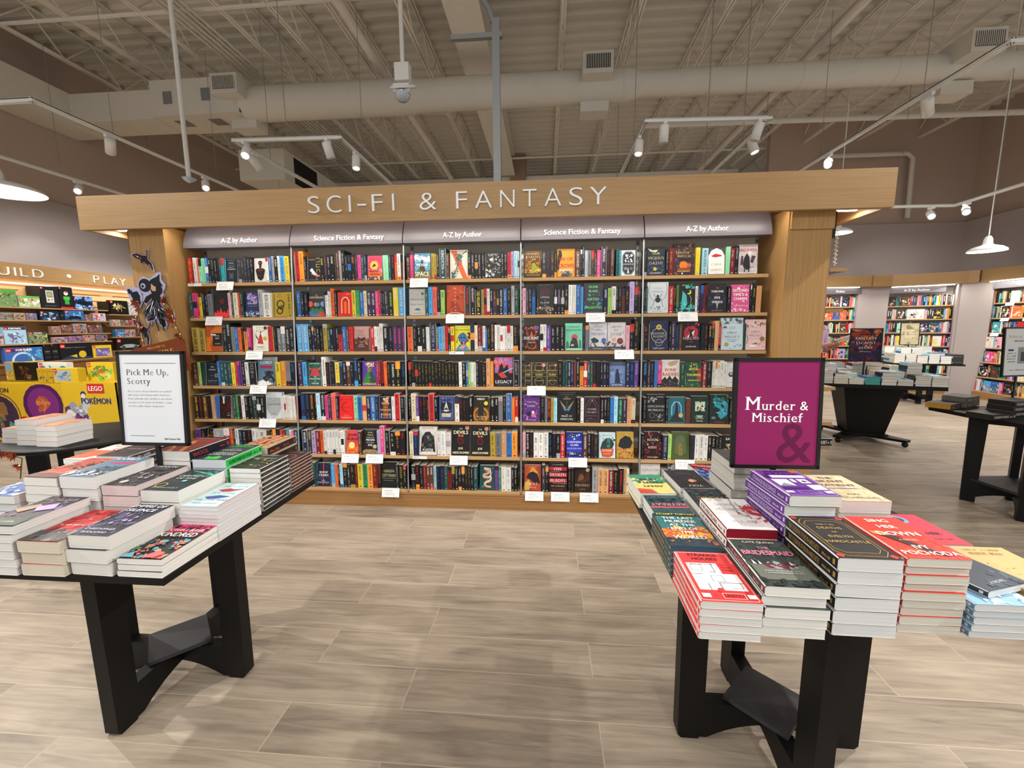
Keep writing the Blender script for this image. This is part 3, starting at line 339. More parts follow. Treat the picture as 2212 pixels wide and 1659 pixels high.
'bone': ('white book with red brushed title over riders', 'd4d2cc|p b89878 .3,.85 .6,.95 .95,.98 .8,.82 .5,.75;t .9 .03 666 JACKSON;T .58 .11 c0382e BONE;T .4 .13 c0382e RAIDERS;p 2a2828 0,0 0,.25 .2,.38 .3,.28 .45,.42 .6,.28 .75,.4 .95,.25 1,0;z 4 8 .09 555,888,3a3838 0 0 1 .25'),
'thorns': ('deep teal book with yellow title and rose', '1f4c44|p b04044 .72,.3 .75,.75 .95,.75 1,.4 .95,.2;z 3 8 .09 c8a838,3a7a4a,7a8a38 0 .75 1 1;z 4 7 .1 3a6a3a,5a7a38 0 0 1 .15;T .67 .09 ecd84a BOOK;t .59 .04 ecd84a OF;T .44 .1 ecd84a THORNS;T .24 .055 ecd84a HESTER FOX'),
'gaiman': ('white book with two dark walnut shells', 'dedfdf|b 0 .95 1 1 999;t .82 .05 778 NEIL;t .7 .055 778 GAIMAN;d .3 .5 .16 4a4a4e;d .3 .53 .09 aab;d .72 .5 .16 4a4a4e;d .72 .53 .09 99a;s .18 .025 889'),
'edu': ('black book with white peony drawings', '1f1f22|z 3 7 .07 b8b4b0,8a8888 .08 .72 .5 .95;z 5 7 .06 a8a4a0,777 .5 .08 .9 .3;x .7 .9 .03 ddd .4 THOMPSON;u .55 .075 e8e6e0 EDUCATION;u .42 .075 e8e6e0 IN MALICE;o .3 .27 .14 999 .012;s .07 .02 999'),
'teal': ('teal book with a tower on a hill', '2f6a70|b .03 .03 .97 .97 2a626a;p 8ac4d0 .2,.3 .2,.65 .35,.82 .65,.82 .8,.65 .8,.3;p 2f6a8a .25,.3 .25,.63 .38,.78 .62,.78 .75,.63 .75,.3;p 22343a .05,.05 .45,.42 .55,.42 .95,.05;p 2a2028 .42,.38 .46,.8 .54,.8 .6,.38;d .75 .3 .13 d0a860'),
'rach': ('dark green book with a lit square window', '20302c|b .25 .45 .8 .8 b8ccb0;z 3 10 .1 2c443c,16201e 0 .4 1 1;b .28 .5 .76 .76 cfdcc0;u .68 .07 3a4a44 DARK;z 5 8 .06 4a3a38 .38 .48 .68 .66;p 8ab8a0 .3,.3 .7,.3 .6,.22 .4,.22;t .17 .055 dcd8c8 RACHEL;t .07 .055 dcd8c8 GILLIG;s .25 .015 9a9'),
'wolf': ('black book with a bright turquoise wave', '1e2a28|p 3a9ab0 .2,.9 .6,.88 .95,.7 .9,.3 .6,.15 .4,.3 .55,.5 .25,.6;z 4 10 .1 58b8c8,2c7888,1e2a28 .15 .2 .95 .9;z 9 6 .1 2c6a50 .1 .7 1 1;u .74 .05 16242a WE ARE;u .66 .05 16242a WOLF;b .1 .16 .3 .24 6a7a78;t .04 .04 c04a30 SANDERSON'),
'gene': ('dark green book with gilt lettering', '1c2a28|f .05 8a8050;s .6 .05 d8cc98;s .45 .05 d8cc98;s .2 .03 998'),
'rose': ('black and red rose book with white title', '261518|z 3 14 .12 8a2430,b0383e,5a1a20 0 0 1 1;z 6 8 .06 c8a060,a87a40 0 0 1 1;u .66 .09 f6f0ea REIGN;t .55 .04 e8b8b8 OF;u .38 .09 f6f0ea ROSE;t .04 .04 f0dcd8 KATE GOLDEN'),
'bride': ('olive cloth book with gold arched doorway', '4f5a30|f .07 65703e;b .1 .1 .9 .9 4a5a34;p 5a6a48 .2,.2 .2,.7 .35,.88 .65,.88 .8,.7 .8,.2;p 8a7a40 .38,.14 .38,.45 .44,.58 .56,.58 .62,.45 .62,.14;z 3 8 .05 6a6a30 .38 .15 .62 .5'),
'eat': ('black book with yellow rings', '1e1d1e|T .8 .1 f4f2ea EAT;o .6 .55 .2 d8a838 .08;o .25 .35 .18 d8a838 .08;o .75 .3 .16 c89830 .07;T .55 .1 f4f2ea THE;T .35 .1 f4f2ea ONES;d .3 .25 .1 3a5a80'),
'shadow': ('pale grey book with a dark wolf corner', 'cfcdc8|t .9 .045 887 THE;u .74 .09 7a6a66 SHADOW;t .63 .035 887 OF THE;u .46 .1 7a6a66 GODS;p 22242a 0,0 0,.45 .3,.3 .45,.1 .6,0;z 4 6 .08 333 0 0 .5 .3'),
'hench': ('grey and red book with a blocky title', 'b8b4b0|z 3 7 .14 444a58,889 0 .5 1 1;T .35 .12 8a2a2a HENCH;s .2 .03 555'),
}
COVERS['guidel'] = COVERS['guide']
# books lying on the tables: cover, spine colour, spine lettering, page colour
TABLE = {
'psalm': ('dark violet book with a glowing winged figure', '3a2c38|z 3 12 .16 6a4a50,7a6a9a,2a4038 0 0 1 1;p a88a6a .05,.5 .3,.7 .5,.62 .3,.4;p b8a0d0 .4,.6 .7,.75 .9,.55 .6,.45;b 0 0 1 .2 2c4434;s .9 .04 b87a80;s .82 .04 d0a8a0;s .1 .04 cdc', '3a2c38', 'e0e0dc'),
'redw': ('thick book with a red and grey sky cover', 'b0262c|z 3 10 .2 c83a34,8a2024,d05048 0 .4 1 1;b 0 0 1 .3 4a4648;z 5 8 .15 5c5456,3a3638,8a7a70 0 0 1 .4;s .45 .03 eee', '8a2024', 'd8cfbc'),
'empire2': ('thick midnight blue space book', '232436|z 4 12 .14 3a3a5c,5a5478,2c3048 0 0 1 1;l 9aa8e0 .02 .1,.2 .55,.5;z 6 8 .06 a89ac0,667 .3 .3 .8 .7;T .86 .085 e8eaf4 EMPIRE OF;T .72 .09 e8eaf4 SILENCE;t .14 .05 dde CHRISTOPHER;t .05 .05 dde RUOCCHIO', '232436', 'e3e1da'),
'kindred': ('colourful pink and teal patterned book', '2a2226|b 0 .74 1 1 c8265a;z 8 12 .1 2a2226,e04a80 0 .8 1 1;z 3 22 .12 4aa0b8,e0806a,3a7a4a,d0584a,e8a850,6ab8d0 0 0 1 .5;T .74 .07 f4f0ea OCTAVIA E. BUTLER;T .58 .12 f8f4ee KINDRED;p 70b8d0 0,0 .2,.15 .35,0;p e86a70 .5,0 .7,.2 .9,.1 .8,0', '2a2226', 'e8e6e0'),
'timewar': ('pale blue book with red and blue birds', 'c6e4e6|s .95 .02 c66;u .8 .055 456 THIS IS HOW;p b8323a .2,.66 .45,.74 .6,.7 .9,.74 .6,.6 .4,.58;u .5 .06 456 YOU LOSE;p 3a4a9a .2,.36 .5,.44 .85,.4 .6,.3 .35,.28;u .22 .06 456 THE TIME WAR;s .1 .03 789;b .97 0 1 1 c8323a', 'b8d8da', 'd9d4d6'),
'bluew': ('blue and white swirled book', '3a66a8|z 3 10 .2 e8eef4,6a94cc,2a4a88 0 0 1 1;s .5 .05 fff', '2a4a88', 'e6e6e2'),
'redrock': ('orange red desert book', 'b84a34|z 4 10 .17 d0684a,8a2c22,e8a080 0 0 1 1;b 0 0 1 .18 5a3a34;s .2 .04 e8b0a0;z 7 6 .1 2c2628 .5 .4 1 .8', '8a2c22', 'e9e6df'),
'corey2': ('grey blue book with white spray and pink band', '5d7d93|b .3 .62 1 .7 c0306a;z 5 9 .16 2a3440,1c222a,455a68 .3 .1 1 .5;z 8 9 .1 eee,fff,ccd 0 0 1 .25;T .8 .1 fff COREY;t .92 .04 eee JAMES S.A.', '2a3440', 'e6e5e1'),
'gideon': ('black book with a swordswoman in bones', '29282b|z 3 14 .12 4a484c,6a666a,1c1b1e 0 0 1 .7;T .84 .08 d8d0d0 GIDEON;t .75 .035 c8b8b8 THE NINTH;d .4 .15 .1 c8c0b8;z 6 5 .08 a89a98 .2 .2 .8 .6', '29282b', 'dccac8'),
'children': ('dark green space book with a bright flare', '1c2a2c|p 4ad0a8 .1,.95 1,.7 1,.78;z 3 8 .1 2c5a58,3a8a80 .3 .6 1 1;o .25 .22 .14 c0a838 .03;T .62 .07 c8d8d4 CHILDREN;T .5 .07 c8d8d4 OF TIME;d .6 .42 .06 8ad8e8;t .08 .05 a8b8b0 TCHAIKOVSKY', '1c2a2c', 'e4e2dc'),
'peach': ('white and orange book with a red curve', 'e9ddd2|p e0603a 0,.4 .5,.9 1,.95 1,.4;o .3 .3 .2 c83a34 .06;s .1 .04 444', 'e0603a', 'eceae4'),
'darkflat': ('black and rust book with pale small print', '33282a|z 4 8 .14 4a3436,28242c 0 0 1 1;s .2 .04 c88;s .5 .04 b8a8a8', '33282a', 'd5d5d8'),
'wool': ('thick dark red book with black spine', '7a1f1d|p c87a3a .2,1 .35,1 .8,.3 .7,.25;p c87a3a .55,1 .7,1 1,.55 1,.45;z 3 8 .12 8c2a24,641818 0 0 1 1;t .1 .05 d89a80 HUGH HOWEY;b 0 0 1 .05 1c2030', '1c1c28', 'dcdcd6', 'WOOL', 'b03a3a'),
'hitch': ('navy book with vivid green spine', '1c2a38|p 3ac84a .3,.96 .7,.96 .75,.8 .6,.84 .45,.78 .3,.84;T .66 .055 f0f0ea THE ULTIMATE;T .57 .055 f0f0ea HITCHHIKER\'S;t .49 .045 3ac84a GUIDE TO;T .38 .05 f0f0ea THE GALAXY;t .28 .03 ccc DOUGLAS;T .12 .08 3ac84a DOUGLAS;T .03 .07 3ac84a ADAMS', '2fb84a', 'c9ccd4', 'THE ULTIMATE HITCHHIKER\'S GUIDE TO THE GALAXY', '16301c'),
'stripe': ('tan book with orange hatched bands', 'b89a68|z 3 8 .14 4a4a3a,d8b880 0 .5 1 1;p d06a48 .3,1 .45,1 .2,0 .1,0;p d06a48 .55,1 .7,1 .5,0 .38,0;p d06a48 .8,1 .95,1 .8,0 .68,0;z 6 9 .07 2c2c28 .2 0 1 .7', '2a1e1c', 'cdbfae', '', 'd0603a'),
'annih': ('black book with mossy green leaves', '202420|z 3 16 .14 3a4a34,4a5a3c,2c3a2c 0 0 1 1;z 5 6 .08 8a9a6a,b8a060 0 .3 1 1;t .3 .06 c8d0b0 ANNIHILATION;t .1 .05 c8c8b8 VANDERMEER', '232020', 'dcdbd6', 'Jeff VanderMeer', '6a665f'),
'swirl': ('brown black book with a pale rust swirl', '33201c|o .45 .55 .28 a87a68 .03;o .45 .55 .2 8a5a4a .02;z 4 8 .1 4a2c26,28181a 0 0 1 1;s .15 .04 c89a80', '3a1e1a', 'c8b8ae', '', 'a8604a'),
'strange': ('red book with a white floor plan', 'df3b3c|f .03 f0c8c0;T .9 .06 2a0c10 STRANGE;T .81 .06 2a0c10 HOUSES;b .1 .2 .9 .74 eef0f2;b .66 .52 .97 .74 df3b3c;l 222 .012 .1,.5 .3,.5;l 222 .012 .55,.74 .55,.55 .45,.55;l 222 .012 .5,.2 .5,.34 .9,.34;l 222 .01 .3,.2 .3,.32;l 888 .008 .15,.58 .35,.58 .35,.7 .15,.7 .15,.58;l 888 .008 .42,.36 .62,.36 .62,.48 .42,.48 .42,.36;l 888 .008 .66,.24 .85,.24 .85,.34;s .7 .02 511;x .8 .64 .025 3a0c10 .2 THE CHILLING;x .8 .58 .025 3a0c10 .2 MYSTERY;d .45 .2 .06 df3b3c;b .08 .06 .22 .13 f4f4f4;b .82 .06 .96 .13 f4f4f4;l f0c8c0 .012 .42,.05 .78,.05 .78,.14 .42,.14 .42,.05;x .6 .075 .045 2a0c10 .32 UKETSU', 'df3b3c', 'e2e1dc', 'STRANGE HOUSES', 'f4c0b8'),
'brides': ('dark green stormy book with pink title', '3a4640|z 3 8 .18 2c3632,46544c 0 .4 1 1;b .05 .12 .95 .42 6c7266;z 5 7 .1 7a2a3a,9aa098,5a3038 .25 .36 .8 .48;p e8e8e0 .1,.42 .12,.52 .16,.42;p e8e8e0 .2,.42 .22,.5 .25,.42;p e8e8e0 .72,.42 .74,.5 .77,.42;z 6 7 .1 28302e,3a4250 0 0 1 .12;t .9 .045 e4e8e0 CATE QUINN;t .76 .055 e88aa0 THE;T .62 .1 f08aa4 BRIDESMAID;s .27 .015 dde;s .23 .015 dde', '3a423c', 'e9e8e3', 'THE BRIDESMAID', 'f08aa4'),
'deaths': ('black book with gold art deco frame', '212022|f .05 1c1b1d;l b8964a .012 .08,.15 .08,.82 .2,.93 .8,.93 .92,.82 .92,.15 .8,.05 .2,.05 .08,.15;l b8964a .01 .14,.2 .14,.78 .24,.87 .76,.87 .86,.78 .86,.2 .76,.12 .24,.12 .14,.2;p c83a30 .02,.95 .1,.99 .16,.94 .08,.9;p c83a30 .84,.94 .9,.99 .98,.95 .92,.9;p c83a30 .02,.05 .08,.1 .16,.06 .1,.01;p c83a30 .84,.06 .92,.1 .98,.05 .9,.01;t .76 .035 c8aa60 THE 7 1/2;t .66 .055 c8aa60 DEATHS;t .57 .035 c8aa60 OF;t .45 .055 c8aa60 EVELYN;t .33 .055 c8aa60 HARDCASTLE;t .06 .03 8a4a3a STUART TURTON', '1d1c1e', 'dfe2e2', 'THE 7 1/2 DEATHS OF EVELYN HARDCASTLE', 'a88a4a'),
'sing': ('orange red book with hand painted white title', 'd8382a|z 3 7 .16 e05a34,c02c26 0 0 1 .6;p 3a1a18 .1,.55 .3,.6 .55,.3 .75,.05 .55,.1 .25,.4;p e88a3a .05,.6 .35,.58 .3,.5 .05,.52;T .84 .085 f8f0e4 SING;T .68 .085 f8f0e4 HER;T .5 .1 f8f0e4 DOWN;t .38 .035 f0d8c8 A NOVEL;T .2 .08 f8f0e4 IVY;T .07 .085 f8f0e4 POCHODA', 'c02c26', 'd5d1c4'),
'beon': ('slate book with a sweeping night sky', '333c48|z 3 8 .2 3f4b5a,28303a,4a5866 0 0 1 1;t .5 .06 c8d0d8 BE ON IT;t .08 .04 dde A NOVEL', '28303a', 'd9dcdd'),
'bluesea': ('pale blue wave patterned book', '8ab8d8|z 3 10 .16 b8d8ec,5a90bc,e8f2f8 0 0 1 1;s .5 .05 246', '5a90bc', 'd9dbdb'),
'tan': ('tan book with fine brown drawing', 'cfae72|z 3 9 .08 a8864a,b8945a 0 0 1 .6;s .8 .05 8a6a3a;s .9 .03 8a6a3a', 'a8864a', 'd8d2c2'),
'lastm': ('teal and sunset book with heavy white title', '2f7a7c|b 0 .9 1 1 1c2c38;b 0 .25 1 .5 d8643a;z 3 10 .17 e8a03a,d05a48,e8c050 0 .28 1 .55;b 0 0 1 .2 2c3a48;z 6 9 .1 3a5a6a,243040,c8703a 0 .05 1 .25;T .92 .05 f0d83a STUART TURTON;T .78 .075 f6f6f0 THE LAST;T .67 .08 f6f6f0 MURDER;T .56 .075 f6f6f0 AT THE;T .45 .075 f6f6f0 END OF;T .34 .075 f6f6f0 THE;T .2 .085 f6f6f0 WORLD', '27504f', '4a5a70', 'THE LAST MURDER AT THE END OF THE WORLD', 'e8a848'),
'villains': ('white book with red splash and black swords', 'e3e1df|z 3 22 .04 c02a34,d04a50,b8202c .55 .2 1 .8;z 5 8 .09 c02a34 .75 .4 1 .75;l 2a2426 .016 .52,.4 .62,1;l 2a2426 .016 .7,.3 .68,.85;l 5a5658 .01 .2,.8 .8,.25;o .6 .38 .06 2a2426 .01;x .3 .88 .055 8a8686 .45 IF WE;x .4 .72 .06 8a8686 .5 WERE;x .42 .56 .06 8a8686 .7 VILLAINS;x .35 .34 .03 777 .3 A Novel;t .16 .06 888 M. L. RIO;s .06 .015 a88', 'e9e7e3', '8e1a2a', 'IF WE WERE VILLAINS', '555'),
'building': ('purple book with grey floor plan panels', '6a3a94|f .03 b8a8cc;T .88 .065 2c1040 STRANGE;T .78 .065 2c1040 BUILDINGS;d .85 .92 .1 b8603a;b .2 .66 .92 .76 dde2e6;b .06 .64 .17 .76 3c1858;b .12 .34 .45 .6 d0d6da;p 8a9298 .12,.34 .28,.46 .45,.34;b .5 .48 .58 .6 eef0f2;b .64 .44 .84 .6 e6e8ea;d .74 .51 .05 333;b .66 .2 .94 .38 dde2e6;b .12 .22 .6 .3 4a2270;b .05 .1 .2 .16 f0f0f0;l b8a8cc .01 .3,.08 .7,.08 .7,.17 .3,.17 .3,.08;b .8 .08 .95 .16 f0f0f0', '5e3088', 'd8dcd4', 'STRANGE BUILDINGS', 'cdbde0'),
'silent': ('cream book with soft brown lettering', 'd6c7a0|z 3 7 .16 c8b88a,e0d4b4 0 0 1 1;T .82 .08 7a5a48 THE;T .68 .09 8a6450 SILENT;T .52 .09 8a6450 PATIENT;p a08090 .1,.44 .5,.47 .9,.44 .5,.42;t .2 .055 6a5a48 ALEX;t .08 .06 6a5a48 MICHAELIDES', 'c8b88a', 'dccfcc'),
'pinkred': ('crimson book with a blue oval and bold title', 'd0344c|d .4 .8 .2 7aa0c8;d .4 .8 .12 2c3a5a;T .3 .08 2a1420 BY HER;s .15 .03 7a1428', 'b0283c', 'e4d0d0'),
'people': ('yellow green book with dark painted lettering', 'd8c878|p 3a8a6a 0,0 0,.45 .4,.5 1,.4 1,0;p c84a3a .5,1 1,1 1,.75 .6,.8;z 3 7 .13 7ab088,e0d08a 0 .2 1 .6;T .62 .08 3a3a2a ASHLEY;T .4 .11 2c4a3a PEOPLE;T .24 .11 2c4a3a HERE', 'b8a858', 'dcdcd6'),
'retreat': ('dark teal book with pink upside down title', '244850|z 3 8 .12 1a343c,2e5a60 0 0 1 1;b 0 .5 1 .56 c85a60;t .82 .05 e8eaea KRYSTEN RITTER;T .36 .11 f08aa0 RETREAT;z 6 8 .07 16242a 0 .15 1 .3;s .1 .02 b8c8c8', '1a343c', 'dddcd8'),
'you': ('black book with a pale ember and white title', '22232c|d .45 .62 .13 c8785a;p e8a888 .35,.62 .5,.72 .6,.58 .45,.56;z 3 6 .1 3a3440,2c2c38 0 .3 1 .8;T .86 .09 e8e6e0 YOU;T .3 .06 5a5a66 CAROLINE;T .2 .06 5a5a66 KEPNES', '22232c', 'd8d6d2'),
'picnic': ('dark blue stormy book with yellow title', '24303a|z 3 9 .15 34485a,1c262e,46606a 0 0 1 1;t .85 .05 8a98a0 CATE QUINN;T .4 .1 d8b83a PICNIC;z 6 6 .1 4a4a48 0 .05 1 .3', '1c262e', 'dadad4'),
'bluered': ('charcoal book with blue and red patches', '2c2c34|z 3 10 .14 3a60c8,4a70d8 .1 .35 1 1;z 5 6 .15 d8483c .3 .1 1 .5;s .2 .04 eee', '2c2c34', 'd6d6d2'),
'greys': ('charcoal book with a small red title', '3a3a3e|z 3 8 .12 46464a,2c2c30 0 0 1 1;s .7 .06 a83a44;s .85 .03 b88', '2c2c30', 'c4c2ba'),
}

# uprights and covers on the tall bookcase: bay, shelf, start in mm, then width in mm with colour, lettering colour and title
SHELVES = [
"11 12 32ry 16RO 30wk 16sr 27aE 27aE 27bw 23kw=WAR 30kG 20kw 20kE 16EG 29tT 106/Fprelude 13- 27KG 27KG 27KG 27KG 22kw 111/Frobot 2- 20wk 27bw=Dark_Imperium 20Gk 31kw=ALIENS 18wk 44Bn=HOW_HIGH 33yk=BLACK_YELLOW 48ky",
"12 12 25Tw 37mk=DAY_ZERO 23rw 23yk 27kG 21kw 41gk 141/Ffire 25Mk 20Tw 41cn 20rw 25Ew 4- 130/Fgalaxy 33Gkh 73wk=IRON_GOLD 128/Fdark 44Yk=DARK_AGE 22Yk",
"13 20 54Yk=DARK_AGE 54Yk=DARK_AGE 146/Fwar 16- 36kG=THE_FURY 38kwH=EXODUS 36gt 27bw 27ok 18kO 31Ok 27mw 9- 139/Foctavia 7- 35rk 13Ok 26kB 37gw=ANCILLARY 37gw=DEEP_BLACK 37kw=OUTLAW_PLANET 39kw",
"14 18 40Nw 26Ak 28Ek 121/Fchiang 23bw 32Tw 32Tw 32Tw 32yr 21rw 21pm 21pm 27kw 30wk=HARRY 68kG 154/Fcorey 14- 41yk=JAMES 43Oy=JAMES 43gr=JAMES 43kb=JAMES",
"15 12 40ky=JAMES_COREY 35kr=JAMES_COREY 40Ny=JAMES_COREY 37kN 35uw 19bO 109/Fdark2 30- 25Ew 23ew 25kr 30wr 35kw 34kG 34EG 34kw 34kw 146/Fpkd 5- 17wr 17wr 17wr 17wr 17wr 17wr 17wr 11Rk",
"16 12 49pk 37kO 74/Fcourt 92Gw 53rw 28ow 21kw 34wk 30nw 41ka 39kr 36wk 27wk 72wk 27Nk 23kw 29Ow 32kp 31rw 29RO 20tw 22wp 22mw 40Tw",
"17 12 30kw 29kw 29kw 27rw 29bw 29gk 34Nw 29kG 29kG 29kG 29kG 29ow 29kw 29kw 29kw 29kw 29Ew 29kw 29kw 29kw 29kw 29kw 29kw",
"21 12 40rkH=EXPANSE 36OkH=EXPANSE 19kw 116/Fdune 32ky=DUNE 25vO 29kw 34kw=DUNE 17KY 21NwH 21GwH 29kwH 21kw 29kb=SHIFT 33kO=DUST 21vO 29mk 25Tw 21nw 124/Fheret 8- 45ay 21Tw 31kr=AFTER_ON 20or 29wk 20Nk",
"22 19 35bw 26kw 31kG 135/Fdisp 11nw 26wk 22wk 30okh 22kw 125/Fred 32yk=ANCILLARY 32eyk 32bw 26cr 36vw=SKY_LEAD 36vw=SKY_LEAD 25mw 15rw 17nw 17kw 34Kw 38kA=SEVENEVES 40ywh=DEATH 46Bwh=DEATHS_END",
"23 12 49Bwh=DEATHS_END 49Bwh=DEATHS_END 26kw 20nw=LAGOON 24kw 26kw 26kG 35Ykh 24Tw 24kw=NIGHT 24kp 22kw 33rk=THE_WATER 33bw 22Nw 33rk 130/Fperd 17- 32rw=WRATH 21wk 21wk 30wrh 43kw=NONA 36kg=HARROW 36vm=OPPENHEIMER 36vm=OPPENHEIMER 36vm=OPPENHEIMER",
"24 12 38vM 36Bk=SYMBIONT 7Tw 109/Fmount 13- 33wkH=TERRAFORMERS 31kr 49kg 33yr 29nb 31kw 33Nw 28kG 33nBh=RAGTIME 28kw 131/Flumin 17rw 17Rw 26Rk 26ok=SHIFT 30kY 41kw=THRAWN 41ky=THRAWN 41kb=THRAWN",
"25 27 40nbh=REYNOLDS 38kbh=REYNOLDS 38kOh=REYNOLDS 18kOh 33lmh=SALVAGE 40kwh=REYNOLDS 27mk 24vw 38soh 20nw 132/Fmars 35aE 39bn=ROBINSON 33uy 33nw=LUCKIEST 44bw=LUCKIEST 24nG 110/Fpenrose 26wk 43rkh 47kG",
"26 29 47nw=WHITE 34Ky=DEATH 36Pk 38Rw 31ok 25wb 25wk=SCALZI 25wk=SCALZI 25wk=SCALZI 24wk=SCALZI 24wk=SCALZI 24wk=SCALZI 9- 108/Fscalzi 4- 26Nw 132/Fmoon 24PT 39mwH 44kG 44kw 43kO 41kr=FALL",
"27 18 29kw 47ow 40Tw 122/Fsnow 16- 31Bw 26or=ARTIFACT 15kw 26lb 37kG 26kw 42kY 20RO 42yk=BRAND_OF_LIGHT 46ek=EYES_OF_THE_VOID 41Ok=LORDS_OF_CREATION 41RO 20Nk 136/Fgreen 19Kw 41kY=SHOULD 26kw",
"31 12 32Nw 26mw 133/Fmoss 11- 21Yk 21Yk 23kw 53TwH=SCIENCE_FICTION 25Nw 146/Ffeather 27kw 27kw 27kw 27kw 27kw 125/Fblack 25kw 25kw 29rk 23Pk 29lt 12wk",
"32 13 11- 136/Fimm 28Tw 32Bkh 36srh 28kP 32Ak=TEMP 11- 149/Fmartian 46Krh=PARADISE 36kwh=REVENANT 55ky=TAD_WILLIAMS 17Yk 21rk 25wk 23kw=THE_WINTER 31vO 17kY 35kw=MANY_EARTHS 29bw 33kO 25Gkh 33Ew",
"33 13 46ok 33kG 37kw 35kw 28wa 4- 52nGh=THE_SILENT_STAR 19gw 30Bk=FAMOUS_MYSTERY 21Gk 21rk 24kw=ALIEN 28yk=ALIEN 130/Fcyber 32nbh 25cr 38Rw 23wb 17bw 21ky 36kuh=KAGEN_DAMNED 19wr 25we 19wo 17wr 17wp 27wk 21wk 38kO",
"34 15 27kYo 27kYo 27kYo 27kYo 27kYo 27kYo 27kYo 27kYo 27kYo 27kYo 27kYo 27kYo 27kYo 27kYo 27kYo 4- 27wY 32kw 19bw 17Ak 23wA 21wb 21kw 25kR 36kY 30ukh 27Ow 158/Fstar 44kG=LEGACY",
"35 12 22kw 41crh 25pw 25kr 36kr 16kO 46rkh=SALVATION_OF_THE_SITH 30kw 130/Fassassin 8- 35wr 30kr 24kr 24kE 30kw=WRAITH 129/Fhalo 13- 35kw=HALO 29kw=HALO 35gr=HALO 27kG 45bwh 24oy 26rw=ESCAPE",
"36 15 33cT=STARTIDE 39nb=EMPIRE_KING 151/Flittle 5- 33wr 38wb 41wO 155/Fdevils 5- 151/Fdevils 8- 43Yk 45gn 43uw 40bk 45Ok",
"37 27 36kG=ISLAND 31kr 33kP 25RO 28Nw=POWER 30Nw=POWER 25lk 30kb 33nb 33EG 30Rk 25kY 27kw 27kw 27kw 24kY 24kY 22kw 33TG=WARRIOR 11- 129/Fwill 30pm 21ew 40wr 40wb 24kw 24kw",
"41 24 134/Flegends 4- 32Kw 32Kr 30KO 19ky 139/Fcrows 40Nw=CROOKED 13kw 19nwH 25Gw=DIFFERENT 25gk 23Nu 19Tw 29mw 4- 41vwh=WRONG 27kr 29NG=FOUNDRYSIDE 12- 25Tt 123/Fvulture",
"42 12 26Mk 21vw 24kw 30bB 2- 141/Fempire 23kw 28kP=ASCENDANCE 28kw=AWAKENING 30kwh 30wah 29wah 34bwh 21Bo 151/Folivie 33nw=EMPIRE 31Ae=OLIVIE 31wk=OLIVIE 19kw 23kw 27Nr 31kO 35PbH 35kG",
"43 16 129/Ffox 4- 24wk 24wk 34pw 36kw 36kw 36kw 138/Fhope 19nG 27gP 141/Fserp 140/Ffallen 27Mm 33kG 33kYH=LOST_GODS",
"44 18 9ky 48/Fguidel 4- 123/Fguide 86/Fguidel 36kY 21Tk 19EG 23nw=SHADOW_CRUEL 23vP 19Nr 26kwh 30Ok=CURSE 28rw=DARING 23Tw 21TO 25kr 32kT 21kw 25nw 21kY 126/Fbutcher 31nw 31nB 31pP=SORCERER",
"45 12 137/Fthrone 6- 31kG 22gP 25Ru 22Yk 28lb 151/Fmask 30kY 25wk 131/Fstone 24kw 22kw 24kY 30bB=FALLEN_STAR 30lB 38Ea=DEEP_FOREST 32vw 32uo 32cr=SUN",
"46 12 25Mm 31kw=BLACK_WATER 31kr 39wk 39wk 39wk 31kB 31kp 31kw 36rw=CASSANDRA_CLARE 8- 132/Fcass 36Nw=HANDKEN 27kw 22kr 30KY 8- 131/Fspark 5- 135/Fglow",
"47 24 135/Fheat 6- 28Kwh 25kw 148/Ffive 6- 22kO 25kg 133/Ffirebird 8- 44GN 41uk=LADY_DARKER 41uk=LADY_DARKER 38Rw=BLADED_FAITH 38kY 38kr=BARBARIANS 22uk 22ck",
"51 12 19kG 138/Fvicious 24kw 34RO 157/Fwitch 4- 30yO 15- 44lk=IRON_GODS 128/Fcurse 31ay 31Rw 29kG=AMBROSIA 141/Fkings",
"52 12 13kw 15Tw 158/Fsouls 32rw=THE_PINK_STREET 21kO 143/Fdisen 15wk 17vw 21nb 17Rk 19krh=SHIELD_MAIDEN 141/Fwinds 27kM 2- 134/Fsecond 10kw 31kY=DEMON 37uO=DYING_CANCER",
"53 12 46ko 147/Fheavenly 15kw 32vwh 28nt 21Nu 137/Freject 28kT 26ks 23ky=SPELLCASTER 23kG=NIGHT_WITCH 30uwh 19rw 163/Femily 15Ek 149/Femilyp",
"54 12 39kB=KRAKEN 20vw 28kG 26bB 31mw 137/Fbone 39EA 125/Fthorns 32Rw=MAGIC_FOR_LIARS 39kG 21wk 19wk 19wk 26wk 19wk 127/Fgaiman 25wk 25wk",
"55 20 28kG 145/Fedu 15kw 133/Fteal 36Nr 138/Frach 4- 146/Fwolf 21kw 25kO 124/Fgene 25kr 25bw 25bw",
"56 14 19kG 138/Frose 43nG=PRINCESS_BRIDE 26Ak 2- 139/Fbride 32Kk 34wk 34wk 30wk 27kw 27kw 25kG 25kw 117/Feat 25kw 25kw 25kw 21kG",
"57 12 154/Fshadow 4- 26Gk 30wn 163/Fhench 26kw 26kw 26kw 25kw 23nw 25rw 25kG 25kG 25kG",
]

